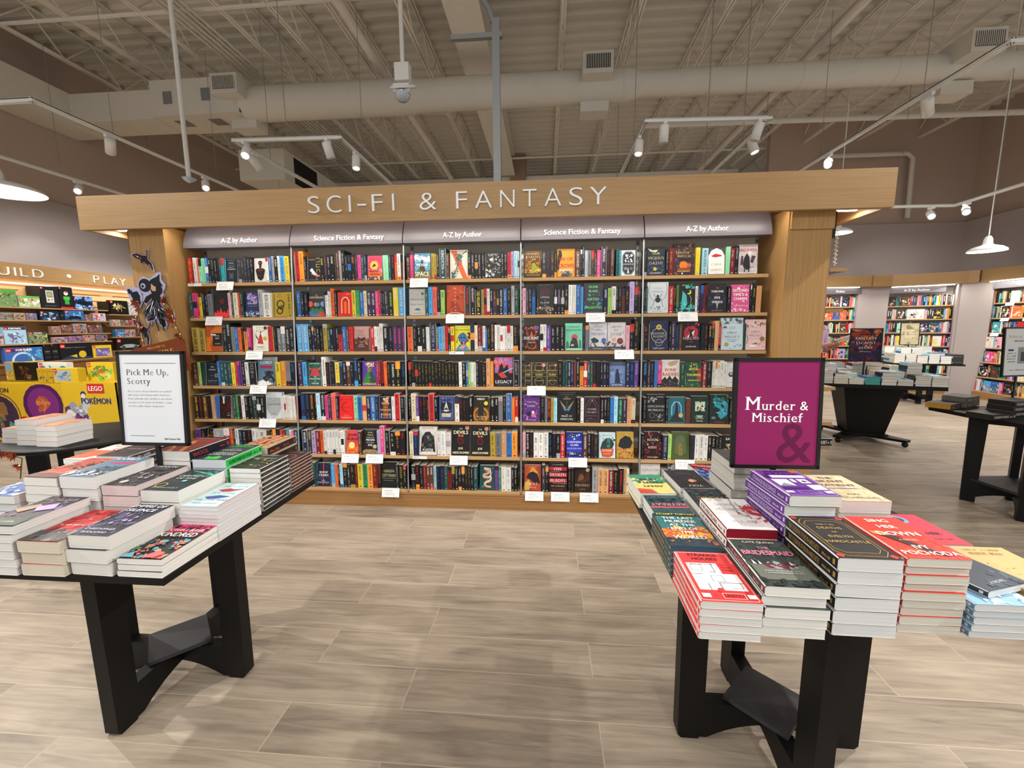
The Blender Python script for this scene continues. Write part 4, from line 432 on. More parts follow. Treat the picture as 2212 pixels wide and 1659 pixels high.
# ------------------------------------------------------------------ books
HEX = dict(k='17171b', K='303036', w='e4e3df', c='dcd0b0', g='6f7478', G='a3a7ab', r='c4282c', R='7a1c24', o='e0622a', O='ee9634', y='ead23c', Y='ad9432', n='1d2746', b='2a66ae',
           B='46a4e2', l='a5d8ea', t='2aa2b2', T='1f4d52', e='2e8b4f', E='24443a', a='8cdab2', A='a6d06c', p='5e3a8e', P='b6a2d2', m='de4689', M='efb2c0', s='ec6a5c', N='58362a', u='d6a070', v='3c2d4c')
CNAME = dict(k='black', K='charcoal', w='white', c='cream', g='grey', G='pale grey', r='red', R='maroon', o='orange', O='light orange', y='yellow', Y='mustard', n='navy', b='blue',
             B='sky blue', l='pale blue', t='teal', T='dark teal', e='green', E='dark green', a='mint green', A='lime green', p='purple', P='lavender', m='pink', M='pale pink', s='coral', N='brown', u='tan', v='dark violet')
ORD = ['', 'first', 'second', 'third', 'fourth', 'fifth', 'sixth', 'seventh', 'eighth', 'ninth', 'tenth', 'eleventh', 'twelfth', 'thirteenth', 'fourteenth', 'fifteenth', 'sixteenth', 'seventeenth',
       'eighteenth', 'nineteenth', 'twentieth', 'twenty-first', 'twenty-second', 'twenty-third', 'twenty-fourth', 'twenty-fifth', 'twenty-sixth', 'twenty-seventh', 'twenty-eighth', 'twenty-ninth', 'thirtieth']
ROWN = ['', 'top shelf', 'second shelf', 'third shelf', 'fourth shelf', 'fifth shelf', 'sixth shelf', 'bottom shelf']
BAYN = ['', 'leftmost bay', 'second bay', 'middle bay', 'fourth bay', 'rightmost bay']

def draw(mb, spec, o, ux, uy, n, W, H, mi=0, seed=0):
    """print a cover design on the rectangle W x H standing at o"""
    o, ux, uy, n = Vector(o), Vector(ux), Vector(uy), Vector(n); els = spec.split('|', 1)
    if len(els) < 2: return
    lift = [.0002]
    cl = lambda v: min(.995, max(.005, v))
    def P(x, y): return o+ux*(cl(x)*W)+uy*(cl(y)*H)+n*lift[0]
    for e in els[1].split(';'):
        t = e.split(' '); k = t[0]; lift[0] += .00008
        if k in 'tTu' and len(k) == 1:
            y, h, c = float(t[1]), float(t[2]), t[3]
            text(mb, ' '.join(t[4:]), o+ux*(W/2)+uy*(y*H)+n*lift[0], ux, uy, h*H*.95, c, mi, maxw=.9*W, serif=k == 'u', bold=.022 if k == 'T' else 0)
        elif k == 'x':
            x, y, h, c, mw = float(t[1]), float(t[2]), float(t[3]), t[4], float(t[5]); s = ' '.join(t[6:])
            if s != '.': text(mb, s, o+ux*(x*W)+uy*(y*H)+n*lift[0], ux, uy, h*H, c, mi, maxw=mw*W)
        elif k == 'd':
            x, y, r, c = float(t[1]), float(t[2]), float(t[3]), t[4]
            mb.face([P(x+r*cos(a*pi/9), y+r*sin(a*pi/9)*W/H) for a in range(18)], c, mi)
        elif k == 'o':
            x, y, r, c = float(t[1]), float(t[2]), float(t[3]), t[4]; w = float(t[5]) if len(t) > 5 else .02
            for a in range(20):
                q = [(cos(b*pi/10), sin(b*pi/10)*W/H) for b in (a, a+1)]
                mb.face([P(x+(r-w)*q[0][0], y+(r-w)*q[0][1]), P(x+r*q[0][0], y+r*q[0][1]), P(x+r*q[1][0], y+r*q[1][1]), P(x+(r-w)*q[1][0], y+(r-w)*q[1][1])], c, mi)
        elif k == 'b':
            x0, y0, x1, y1 = map(float, t[1:5]); mb.face([P(x0, y0), P(x1, y0), P(x1, y1), P(x0, y1)], t[5], mi)
        elif k == 'p':
            mb.face([P(*map(float, q.split(','))) for q in t[2:]], t[1], mi)
        elif k == 'l':
            c, w = t[1], float(t[2]); pts = [tuple(map(float, q.split(','))) for q in t[3:]]
            for a, b in zip(pts, pts[1:]):
                A, B = P(*a), P(*b); d = (B-A).normalized(); q = n.cross(d)*(w*W/2)
                mb.face([A-q, B-q, B+q, A+q], c, mi)
        elif k == 'f':
            m, c = float(t[1]), t[2]; my = m*W/H; w = .014; wy = w*W/H
            for r in ((m, my, 1-m, my+wy), (m, 1-my-wy, 1-m, 1-my), (m, my, m+w, 1-my), (1-m-w, my, 1-m, 1-my)):
                mb.face([P(r[0], r[1]), P(r[2], r[1]), P(r[2], r[3]), P(r[0], r[3])], c, mi)
        elif k == 'z':
            rnd = random.Random(int(t[1])*17+seed); nn, sz = int(t[2]), float(t[3]); cs = t[4].split(','); x0, y0, x1, y1 = map(float, t[5:9])
            for i in range(nn*4):
                if i == nn: sz *= .42
                if i == nn*2: sz *= .7
                cx, cy, a0 = rnd.uniform(x0, x1), rnd.uniform(y0, y1), rnd.uniform(0, 6.3); el = rnd.uniform(.35, 1.0); m_ = rnd.choice((7, 8, 9)); lift[0] += .00003
                q = []
                for j in range(m_):
                    a = 2*pi*j/m_; rr = sz*rnd.uniform(.55, 1.15); u, v = rr*cos(a), rr*el*sin(a)
                    q.append(P(cx+u*cos(a0)-v*sin(a0), cy+(u*sin(a0)+v*cos(a0))*W/H))
                mb.face(q, rnd.choice(cs), mi)
        elif k == 's':
            y, h, c = float(t[1]), float(t[2]), t[3]
            scribble(mb, o+ux*(W*.18)+uy*(y*H)+n*lift[0], ux, uy, W*.64, h*H, c, random.Random(int(y*1000)), mi)

def spine_print(mb, o, L, w, title, col, n, ux, uy, rnd, mi=0, blk=None):
    """lettering down a spine of length L and width w; ux runs down the spine, uy across it"""
    o, ux, uy, n = Vector(o), Vector(ux), Vector(uy), Vector(n); h = w*.34; P = lambda a, b, e=.0002: o+ux*(a*L)+uy*(b*w)+n*e
    q = lambda a0, b0, a1, b1, c, e=.0002: mb.face([P(a0, b0, e), P(a1, b0, e), P(a1, b1, e), P(a0, b1, e)], c, mi)
    if blk: q(blk[0], 0, blk[1], 1, blk[2], .00012)
    if not title and isinstance(col, str) and len(col) == 6: col = tuple(v*.72 for v in rgb(col))
    if title:
        words = title.replace('_', ' ')
        mw = L*.62
        text(mb, words, P(.07, .28, .0003), ux, uy, w*.42, col, mi, 'l', maxw=mw, bold=.01)
        scribble(mb, P(.74, .34, .0003), ux, uy, L*.14, h*.6, col, rnd, mi)
    else:
        a = rnd.uniform(.06, .12); l1 = rnd.uniform(.3, .48)
        scribble(mb, P(a, .27, .0003), ux, uy, L*l1, h*rnd.uniform(.8, 1.1), col, rnd, mi)
        scribble(mb, P(a+l1+.06, .34, .0003), ux, uy, L*rnd.uniform(.14, .24), h*.65, col, rnd, mi)
    q(.925, .3, .96, .7, col, .0003)

def book(label, w, l, t, spec, spine='', page='e2dfd6', title=None, tcol='ddd', hard=False, mat=None, group=None, seed=0, blank=False, blk=None):
    """one book: x runs from the spine to the fore-edge, y up the cover, z through the thickness, front cover up"""
    bg = spec.split('|')[0]; spine = spine or bg; c = .0026 if hard else .0005; r = min(t*.22, .004); mb = MB()
    out = [(w, t), (r, t), (r*.3, t-r*.3), (0, t-r), (0, r), (r*.3, r*.3), (r, 0), (w, 0)]; inn = [(w, c), (r+c, c), (c, r+c), (c, t-r-c), (r+c, t-c), (w, t-c)]
    poly = out+inn; n = len(poly)
    a = [(p[0], 0, p[1]) for p in poly]; b = [(p[0], l, p[1]) for p in poly]
    mb.add(a+b, [tuple(range(n)), tuple(range(2*n-1, n-1, -1))], spine if not blank or hard else 'aaa69d')
    for i in range(n):
        j = (i+1) % n; mb.add([a[i], a[j], b[j], b[i]], [(0, 3, 2, 1)], bg if i in (0, 6) else spine if i < 7 else 'e8e6e0')
    if not blank: draw(mb, spec, (0, 0, t), (1, 0, 0), (0, 1, 0), (0, 0, 1), w, l, seed=seed)
    spine_print(mb, (0, l, t if False else 0) if False else (0, l, 0), l, t, title, tcol, (-1, 0, 0), (0, -1, 0), (0, 0, 1), random.Random(seed), blk=blk)
    root = thing('book', label, 'book', group=group)
    mb.build('cover', M_PRINT, root)
    pg = MB(); i = .004 if hard else .0007
    pg.box(c, i, c, w-i, l-i, t-c, page); pg.build('page_block', M_PAPER, root)
    if mat is not None: root.matrix_world = mat
    return root
def frame(ux, uy, uz, o):
    m = Matrix((Vector(ux), Vector(uy), Vector(uz))).transposed().to_4x4(); m.translation = Vector(o); return m
def lean_face(a): return (1, 0, 0), (0, sin(a), cos(a)), (0, -cos(a), sin(a))

# ------------------------------------------------------------------ the tall bookcase
BW = .92; ZS = [0, 1.83669, 1.55457, 1.27338, .99245, .71392, .43244, .15672]
yf = lambda k: .0776*(ZS[k]-.15672)
bc = thing('bookcase', 'long oak bookcase of five bays under a wide sign beam', 'bookcase', (2.3, .3, 0))
def part(mb, name, mats, parent=bc):
    o = mb.build(name, mats, parent); o.matrix_parent_inverse = Matrix.Translation(-Vector(parent.location)) ; return o
for b in range(1, 6):
    for k in range(1, 8):
        q = MB(); y = yf(k); x0, x1 = (b-1)*BW+.008, b*BW-.008
        q.box(x0, y, ZS[k]-.024, x1, .344, ZS[k]); part(q, 'shelf', M_SHELF)
    q = MB(); q.box((b-1)*BW+.004, .345, .1, b*BW-.004, .36, 2.3); part(q, 'back_panel', M_PANEL)
for i in range(6):
    q = MB(); x = min(max(i*BW, .012), 5*BW-.012)
    q.box(x-.011, .335, .02, x+.011, .345, 2.3)
    for j in range(40):
        for dx in (-.005, .005): q.box(x+dx-.0022, .333, .06+j*.055, x+dx+.0022, .3352, .085+j*.055, mi=1)
    part(q, 'slotted_upright', [M_STEEL, M_BLACK2])
    if 0 < i < 5:
        q = MB(); q.tube([(x, .003, .14), (x, .125, 2.1)], .0065, 6); part(q, 'front_rail', M_STEEL)
q = MB(); q.box(-.03, -.0, 0, 4.64, .03, ZS[7]-.024); q.box(-.03, -.006, .118, 4.64, .0, .13); part(q, 'plinth', M_OAKD)
for s_, (x0, x1) in enumerate(((-.33, -.03), (4.63, 4.92))):
    q = MB(); q.box(x0, -.015, 0, x1, .95, 2.26); part(q, 'end_pillar', M_OAKZ)
q = MB(); q.box(4.64, -.03, 2.115, 4.925, -.014, 2.235); part(q, 'pillar_cap', M_OAKZ)
q = MB()
for x0, x1 in ((-.37, -.332), (4.922, 4.965)): q.box(x0, .02, 2.06, x1, .1, 2.24)
part(q, 'beam_bracket', M_BLACK2)
q = MB()
q.box(-.6, -.13, 2.22, 5.218, -.085, 2.465); part(q, 'front_beam', M_OAKX)
q = MB(); q.box(-.6, .95, 2.22, 5.218, 1.0, 2.465); part(q, 'rear_beam', M_OAKX)
for x0, x1 in ((-.6, -.56), (5.178, 5.218)):
    q = MB(); q.box(x0, -.085, 2.22, x1, .95, 2.465); part(q, 'side_beam', M_OAKY)
q = MB(); q.box(-.56, -.085, 2.42, 5.178, .95, 2.44); part(q, 'canopy_board', M_OAKX)
for j, (x0, x1, ) in enumerate([(b*BW+.02, b*BW+.9) for b in range(5)]+[(-.54, -.36), (4.95, 5.15)]):
    q = MB(); yy = .0 if j < 5 else .12
    q.box(x0, yy-.014, 2.262, x1, yy+.014, 2.285); part(q, 'light_strip', M_LED)
    area_lamp('strip_light', ((x0+x1)/2, yy, 2.255), (radians(-14 if j < 5 else 0), 0, 0), x1-x0, .03, 2.6 if j < 5 else 2, (1, .93, .82))
SIGNS = ['A-Z by Author', 'Science Fiction & Fantasy', 'A-Z by Author', 'Science Fiction & Fantasy', 'A-Z by Author']
SX = [(.349, .654), (1.122, 1.695), (2.16, 2.461), (2.932, 3.504), (3.977, 4.275)]
for b in range(5):     # the curved header signs
    q = MB(); x0, x1 = b*BW+.004+(.012 if b == 0 else 0), (b+1)*BW-.004-(.012 if b == 4 else 0); n = 8; pr = []
    for i in range(n+1):
        a = i/n; pr.append((.105+.075*a**1.6, 2.112+.2*a))
    for i in range(n): q.face([(x0, *pr[i]), (x1, *pr[i]), (x1, *pr[i+1]), (x0, *pr[i+1])], 'fff', 0, True)
    q.face([(x0, *p) for p in pr]+[(x0, .21, 2.312), (x0, .21, 2.112)]); q.face([(x1, *p) for p in pr]+[(x1, .21, 2.312), (x1, .21, 2.112)])
    q.face([(x0, pr[0][0], 2.112), (x1, pr[0][0], 2.112), (x1, .21, 2.112), (x0, .21, 2.112)])
    sg = part(q, 'header_sign', M_SIGN)
    q = MB(); text(q, SIGNS[b], ((SX[b][0]+SX[b][1])/2, .1035, 2.147), (1, 0, 0), (0, .12, 1), .038, 'f4f4f2', maxw=SX[b][1]-SX[b][0], bold=.016)
    o = q.build('sign_lettering', M_MATTE, sg)
sgn = thing('raised_lettering', 'large pale raised capitals reading SCI-FI & FANTASY on the oak beam', 'sign', (2.32, -.13, 2.286))
for s_, x0, x1 in (('S', 1.237, 1.322), ('C', 1.378, 1.485), ('I', 1.543, 1.556), ('-', 1.605, 1.655), ('F', 1.713, 1.79), ('I', 1.862, 1.875), ('&', 2.06, 2.18), ('F', 2.322, 2.4), ('A', 2.456, 2.575), ('N', 2.633, 2.733), ('T', 2.79, 2.885), ('A', 2.94, 3.055), ('S', 3.11, 3.2), ('Y', 3.25, 3.362)):
    q = MB(); vs, fs, adv, bd = glyph(s_, 'thin'); gx = [v[0] for v in vs]; a, b = min(gx), max(gx); k = .118/.68; kx = (x1-x0)/(b-a) if s_ != '-' else .3
    P = [((x0+(v[0]-a)*kx)-2.32, 0, v[1]*k+(.01 if s_ == '-' else 0)) for v in vs]; Q = [(p[0], -.016, p[2]) for p in P]
    q.add(Q, fs); q.add(P+Q, [(i, j, j+len(P), i+len(P)) for i, j in bd]); q.build('letter', M_LETTER, sgn)

# fill the shelves
spines = []; faces = []
for row in SHELVES:
    hd = row.split(' '); b, k = int(hd[0][0]), int(hd[0][1]); x = (b-1)*BW+int(hd[1])/1000; cnt = 0
    for tk in hd[2:]:
        i = 0
        while tk[i].isdigit(): i += 1
        wd = int(tk[:i])/1000; d = tk[i:]
        if d[0] == '-': x += wd; continue
        cnt += 1
        if d[0] == '/': faces.append((b, k, x, wd, d[2:], cnt))
        else:
            title = d.split('=')[1] if '=' in d else None; cc = d.split('=')[0]; rnd = random.Random(len(spines))
            h = {'H': .238, 'h': .222, 's': .18}.get(cc[2] if len(cc) > 2 else '', .2+rnd.uniform(-.008, .006))
            spines.append((b, k, x, wd, cc[0], cc[1], h, title, cnt, len(spines)))
        x += wd
grp = {}
for b, k, x, wd, nm, cnt in faces:
    desc, spec = COVERS[nm]; k_ = min(.24, max(.19, wd*1.52)); grp.setdefault(nm, []).append(1)
    if nm in ('witch', 'souls', 'martian', 'star', 'olivie', 'fire', 'empire'): k_ = .232
    t = .05 if nm in ('halo', 'mask', 'devils') else .034; W = wd-.004; l = k_
    if nm in ('guidel', 'guide') and wd < .11: W = wd-.004
    a = radians(5 if k < 6 else 9); ux, uy, uz = lean_face(a)
    book(f'{desc}, facing out, {ROWN[k]}, {BAYN[b]}' if nm not in ('guide', 'guidel', 'devils') else f'{desc}, {ORD[cnt]} from left, {ROWN[k]}, {BAYN[b]}', W, l, t, spec, page='d8d5cc', title=None, tcol='ccc', hard=wd > .125,
         mat=frame(ux, uy, uz, (x+.002, yf(k)+.012+t*cos(a), ZS[k]+.001)), seed=cnt+b*31+k*7)
# uprights: the thickest are books of their own, the rest is one mass
NBIG = 30
big = set(s[9] for s in sorted(spines, key=lambda s: -(s[3]-.003)*s[6]*(1 if not (s[0] == 1 and s[1] > 5) and not (s[0] == 5 and s[1] > 5) else .4))[:NBIG])
mass = MB()
def shade(h, f): c = rgb(HEX[h]); return tuple(min(1, v*f) for v in c)
for b, k, x, wd, c1, c2, h, title, cnt, idx in spines:
    rnd = random.Random(idx*13+5); dy = rnd.uniform(.004, .012); y0 = yf(k)+dy; f = rnd.uniform(.8, 1.15); tc = HEX[c2]; W = wd-.0014
    blk = None
    if rnd.random() < .3: blk = rnd.choice(((0, .16), (.8, 1), (.86, 1), (.35, .6), (0, .3)))+(HEX[rnd.choice((c2, c2, 'k', 'r', 'n', 'G', 'O'))],)
    if idx in big:
        hexs = '%02x%02x%02x' % tuple(int(HEX[c1][i:i+2], 16) for i in (0, 2, 4))
        book(f'{CNAME[c1]} upright book, {ORD[cnt]} from left, {ROWN[k]}, {BAYN[b]}', .135, h, W, hexs, page='d6d2c6', title=title or None, tcol=tc,
             mat=frame((0, 1, 0), (0, 0, 1), (1, 0, 0), (x+.0007, y0, ZS[k]+.0005)), seed=idx, blank=True)
        continue
    c = shade(c1, f); X0, X1 = x+.0007, x+.0007+W; z0, z1 = ZS[k]+.0005, ZS[k]+h
    vs = [(X0, y0, z0), (X1, y0, z0), (X1, y0+.13, z0), (X0, y0+.13, z0), (X0, y0, z1), (X1, y0, z1), (X1, y0+.13, z1), (X0, y0+.13, z1)]
    mass.add(vs, [(0, 1, 5, 4), (1, 2, 6, 5), (2, 3, 7, 6), (3, 0, 4, 7), (4, 5, 6, 7)], c)
    if W > .006: mass.face([(X0+.001, y0+.001, z1+.0003), (X1-.001, y0+.001, z1+.0003), (X1-.001, y0+.129, z1+.0003), (X0+.001, y0+.129, z1+.0003)], 'b8b2a4')
    spine_print(mass, (X0, y0, z1), h, W, title, tc, (0, -1, 0), (0, 0, -1), (1, 0, 0), rnd, blk=blk)

# white shelf talkers on the shelf edges: centre, shelf, wide flag or slim strip
CARDS = [(1, 1, .335, 0), (1, 1, .065, 1), (3, 1, .115, 0), (1, 2, .225, 0), (3, 2, .4, 0), (4, 2, .57, 0), (5, 2, .335, 0), (1, 3, .565, 0), (3, 3, .41, 1), (4, 3, .79, 0), (1, 4, .59, 0), (4, 4, .12, 0),
         (1, 5, .66, 0), (2, 6, .44, 0), (2, 6, .645, 0), (3, 6, .1, 1), (3, 6, .42, 0), (4, 6, .445, 0), (5, 6, .34, 0), (2, 7, .775, 0), (4, 7, .105, 0), (4, 7, .31, 0), (4, 7, .535, 0)]
for b, k, dx, slim in CARDS:
    q = MB(); w = .145 if not slim else .12; hh = .062 if not slim else .022; x = (b-1)*BW+dx; a = radians(18 if not slim else 0)
    uy = Vector((0, -sin(a), -cos(a))); o = Vector((-w/2, 0, 0)); n = Vector((0, -cos(a), sin(a)))
    q.prism([(0, 0), (w, 0), (w, hh), (0, hh)], o, (1, 0, 0), uy, n*.0012, 'eef0f0')
    rnd = random.Random(int(x*100)+k); off = n*.0015
    if slim: scribble(q, o+off+Vector((.008, 0, 0))+uy*.014, (1, 0, 0), -uy, .05, .007, '555', rnd)
    else:
        scribble(q, o+off+Vector((.02, 0, 0))+uy*.014, (1, 0, 0), -uy, .07, .006, '556', rnd)
        for j in range(3): scribble(q, o+off+Vector((.02, 0, 0))+uy*(.028+j*.009), (1, 0, 0), -uy, rnd.uniform(.07, .105), .0045, '999', rnd)
        scribble(q, o+off+Vector((.1, 0, 0))+uy*.056, (1, 0, 0), -uy, .03, .0035, '667', rnd)
    if not slim: q.prism([(0, 0), (w, 0), (w, .012), (0, .012)], (-w/2, 0, .012), (1, 0, 0), (0, 0, -1), (0, .001, 0), 'eef0f0')
    o = q.build('shelf_card', M_PRINT, None, (x, yf(k)-.0045, ZS[k]-.003 if not slim else ZS[k]-.002))
    pl = sum(1 for c in CARDS if c[:2] == (b, k) and c[3] == slim and c[2] < dx); tot = sum(1 for c in CARDS if c[:2] == (b, k) and c[3] == slim)
    tag(o, f'{"slim white label strip" if slim else "white printed recommendation card"} hung on {ROWN[k]} edge, {BAYN[b]}'+(f', {ORD[pl+1]} from left' if tot > 1 else ''), 'card', 'shelf cards')
q = MB()
q.prism([(0, 0), (.1, 0), (.09, .045), (.05, .1), (0, .1)], (0, 0, 0), (0, 1, 0), (0, 0, 1), (.002, 0, 0)); q.box(0, 0, 0, .07, .1, .0015)
o = q.build('bookend', M_WHITE, None, (4.5, yf(1)+.02, ZS[1]+.0005)); tag(o, 'small white metal bookend at the right end of the top shelf', 'bookend')

# ------------------------------------------------------------------ display tables
def table(label, cx, cy, x0, x1, y0, y1, r=.305, rot=0, loc_z=0):
    """black table: four legs in two crossed trestle frames, a small square shelf on the crossing"""
    t = thing('display_table', label, 'table', (cx, cy, 0), rot)
    q = MB(); q.box(x0-cx, y0-cy, .733, x1-cx, y1-cy, .754); q.build('table_top', M_BLACK, t)
    th = .026
    for ax in (0, 1):
        q = MB(); d = Vector((1, 0, 0)) if ax == 0 else Vector((0, 1, 0)); nrm = Vector((0, 1, 0)) if ax == 0 else Vector((1, 0, 0))
        # stretcher with an arched underside
        top = [(-r+.05, .14), (r-.05, .14)]; arch = []
        for i in range(13):
            s = -1+2*i/12; arch.append((s*(r-.1), .008+.062*(1-s*s)))
        poly = [(-r+.05, .14)]+[(-r+.05, .0)]+arch+[(r-.05, 0), (r-.05, .14)]
        # split to convex strips
        pts = [(-r+.05, .008)]+arch+[(r-.05, .008)]
        for a, b in zip(pts, pts[1:]): q.prism([(a[0], a[1]), (b[0], b[1]), (b[0], .138), (a[0], .138)], -nrm*th, d, (0, 0, 1), nrm*2*th)
        q.build('stretcher', M_BLACK, t); q = MB()
        q.prism([(-r+.02, .68), (r-.02, .68), (r-.02, .733), (-r+.02, .733)], -nrm*th, d, (0, 0, 1), nrm*2*th)
        q.build('top_rail', M_BLACK, t)
        for s in (-1, 1):
            q = MB(); q.prism([(s*(r-.072), .0), (s*(r-.012), 0), (s*r, .012), (s*(r+.006), .733), (s*(r-.088), .733), (s*(r-.088), .1)], -nrm*(th+.0005), d, (0, 0, 1), nrm*(2*th+.001))
            q.build('leg', M_BLACK, t)
    q = MB(); q.prism([(0, -.145), (.145, 0), (0, .145), (-.145, 0)], (0, 0, .14), (1, 0, 0), (0, 1, 0), (0, 0, .016)); q.build('diamond_shelf', M_DIAM, t)
    return t
table('black square display table loaded with science fiction stacks, beside the white notice', 1.39, -1.68, .93, 1.862, -2.168, -1.365)
table('black square display table loaded with mystery stacks, under the magenta sign', 3.735, -1.81, 3.322, 4.28, -2.205, -1.335)

# stacks: cover, x, y of the near left corner, width, length, thickness, copies, turned to the far side, pile jitter
def stack(nm, x, y, w, l, t, n, far=False, where='left', rot=0.0, jit=.004, z0=.755):
    d = TABLE[nm]; desc, spec, sp, page = d[:4]; title = d[4] if len(d) > 4 and d[4] else None; tcol = d[5] if len(d) > 5 else 'ddd'
    rnd = random.Random(nm); z = z0
    for i in range(n):
        top = i == n-1; p = n-i
        a = (pi if far else 0)+rot+rnd.uniform(-.012, .012)
        c = Vector((x+w/2+rnd.uniform(-jit, jit), y+l/2+rnd.uniform(-jit, jit), z))
        mx = Matrix.Translation(c) @ Matrix.Rotation(a, 4, 'Z') @ Matrix.Translation((-w/2, -l/2, 0))
        lab = f'{desc}, ' + ('topmost of stack' if top else f'{ORD[p]} in stack from top') + f', {where}'
        book(lab, w, l, t-.0004, spec, sp, page, title, tcol, False, mx, seed=3, blank=not top, group=None)
        z += t
LT, RT = 'notice table', 'mystery table'
stack('psalm', 1.282, -2.183, .14, .21, .0252, 6, where=LT)
stack('redw', 1.432, -2.178, .134, .207, .0365, 3, where=LT)
stack('empire2', 1.572, -2.168, .132, .214, .041, 3, where=LT, rot=-.02)
stack('kindred', 1.715, -2.165, .14, .212, .0185, 3, where=LT)
stack('timewar', 1.728, -1.955, .135, .211, .0136, 9, where=LT, jit=.002)
stack('children', 1.578, -1.942, .14, .21, .042, 4, where=LT)
stack('gideon', 1.443, -1.948, .13, .212, .037, 5, where=LT)
stack('corey2', 1.302, -1.953, .136, .215, .0434, 5, where=LT, rot=-.03)
stack('redrock', 1.162, -1.953, .132, .212, .03, 7, where=LT, rot=-.03)
stack('bluew', .985, -1.96, .14, .21, .029, 5, where=LT)
stack('peach', 1.02, -1.715, .138, .21, .0195, 10, True, LT)
stack('darkflat', 1.168, -1.72, .138, .21, .0235, 9, True, LT)
stack('wool', 1.432, -1.718, .142, .208, .0395, 6, True, LT)
stack('hitch', 1.582, -1.725, .14, .21, .0345, 6, True, LT)
stack('stripe', 1.6, -1.5, .14, .21, .038, 5, True, LT)
stack('annih', 1.73, -1.722, .128, .178, .0193, 9, True, LT, jit=.002)
stack('swirl', 1.732, -1.535, .126, .168, .0152, 9, True, LT, jit=.002)

stack('strange', 3.306, -2.302, .136, .212, .0192, 5, where=RT, rot=-.02, jit=.002)
stack('brides', 3.452, -2.282, .14, .211, .0252, 5, where=RT, rot=-.015)
stack('deaths', 3.612, -2.268, .138, .212, .032, 6, where=RT, rot=-.01, jit=.002)
stack('sing', 3.772, -2.245, .136, .213, .0207, 9, where=RT)
stack('lastm', 3.31, -2.052, .139, .218, .018, 5, where=RT, jit=.002)
stack('villains', 3.463, -2.05, .138, .212, .029, 5, where=RT)
stack('building', 3.617, -2.04, .139, .212, .0306, 8, where=RT, rot=.03, jit=.006)
stack('silent', 3.782, -2.0, .139, .211, .036, 6, where=RT)
stack('bluesea', 3.921, -2.252, .137, .21, .017, 5, where=RT)
stack('beon', 3.925, -2.215, .137, .21, .017, 1, where=RT, rot=.32, z0=.841)
stack('tan', 4.075, -2.22, .14, .21, .019, 5, where=RT)
stack('pinkred', 4.08, -1.93, .14, .205, .03, 2, where=RT)
stack('retreat', 3.335, -1.815, .14, .208, .0148, 4, True, RT, rot=.02)
stack('people', 3.318, -1.595, .14, .208, .0155, 4, True, RT, rot=.06)
stack('picnic', 3.49, -1.79, .136, .208, .02, 4, True, RT)
stack('you', 3.478, -1.575, .136, .205, .02, 4, True, RT, rot=.05)
stack('bluered', 3.62, -1.44, .13, .2, .0225, 3, True, RT, rot=.06)
stack('greys', 3.628, -1.69, .138, .212, .0298, 7, True, RT)

# ------------------------------------------------------------------ framed notices on the tables
def notice(label, x, y, z, w, h, bgcol, rot=0, tilt=.06, foot=.756, bar=.012):
    t = thing('sign_stand', label, 'sign', (x, y, foot), rot)
    M = Matrix.Translation((0, 0, z-foot)) @ Matrix.Rotation(-tilt, 4, 'X')
    q = MB(); q.box(-w/2, 0, 0, w/2, .012, h, M=M)
    for r in ((-w/2, 0, -w/2+bar, h), (w/2-bar, 0, w/2, h), (-w/2, 0, w/2, bar), (-w/2, h-bar, w/2, h)): q.box(r[0], -.004, r[1], r[2], .001, r[3], M=M)
    q.build('frame', M_BLACK2, t)
    q = MB(); q.box(-.008, .004, 0, .008, .014, z-foot+.02); q.build('post', M_BLACK2, t)
    q = MB(); q.box(-.05, -.03, 0, .05, .05, .004); q.build('foot', M_BLACK2, t)
    q = MB(); iw, ih = w-2*bar, h-2*bar
    o = M @ Vector((-iw/2, -.0012, bar)); ux = M.to_3x3() @ Vector((1, 0, 0)); uz = M.to_3x3() @ Vector((0, 0, 1)); n = M.to_3x3() @ Vector((0, -1, 0))
    q.face([o, o+ux*iw, o+ux*iw+uz*ih, o+uz*ih], bgcol)
    P = lambda a, b, e=.0006: o+ux*(a*iw)+uz*(b*ih)+n*e
    return t, q, P, ux, uz, iw, ih
t, q, P, ux, uz, iw, ih = notice('white framed notice headed Pick Me Up, Scotty, on the science fiction table', 1.447, -1.735, 1.018, .275, .365, 'd6dade')
R_ = lambda q, P, x0, y0, x1, y1, c: q.face([P(x0, y0), P(x1, y0), P(x1, y1), P(x0, y1)], c)
R_(q, P, .08, .897, .92, .9015, '333'); R_(q, P, .1, .075, .5, .079, '333')
text(q, 'Pick Me Up,', P(.1, .765), ux, uz, .0235, '2c2c2e', align='l', serif=True, maxw=iw*.7)
text(q, 'Scotty', P(.1, .665), ux, uz, .0235, '2c2c2e', align='l', serif=True)
for i, s in enumerate(('These science fiction favorites are packed', 'with action and unforgettable characters.', 'From unknown alien worlds to speculative', 'societies on the brink of rebellion, escape', 'into the realm of pure imagination.')):
    text(q, s, P(.1, .575-i*.042), ux, uz, .0066, '333', align='l', serif=True, maxw=iw*.82)
text(q, 'B&N Fayette Mall', P(.92, .035), ux, uz, .0062, '222', align='r', bold=.015)
q.build('printed_sheet', M_MATTE, t)
t, q, P, ux, uz, iw, ih = notice('magenta framed sign reading Murder & Mischief on the mystery table', 3.723, -1.772, .985, .283, .372, '862058')
text(q, 'M', P(.1, .535), ux, uz, .044, 'f1eef2', align='l', serif='sb')
text(q, 'urder &', P(.305, .535), ux, uz, .03, 'f1eef2', align='l', serif='sb', maxw=iw*.58)
text(q, 'Mischief', P(.5, .42), ux, uz, .03, 'f1eef2', serif='sb', maxw=iw*.64)
text(q, '&', P(.72, .03), ux, uz, .135, '5e173f', maxw=iw*.46)
q.build('printed_sheet', M_MATTE, t)

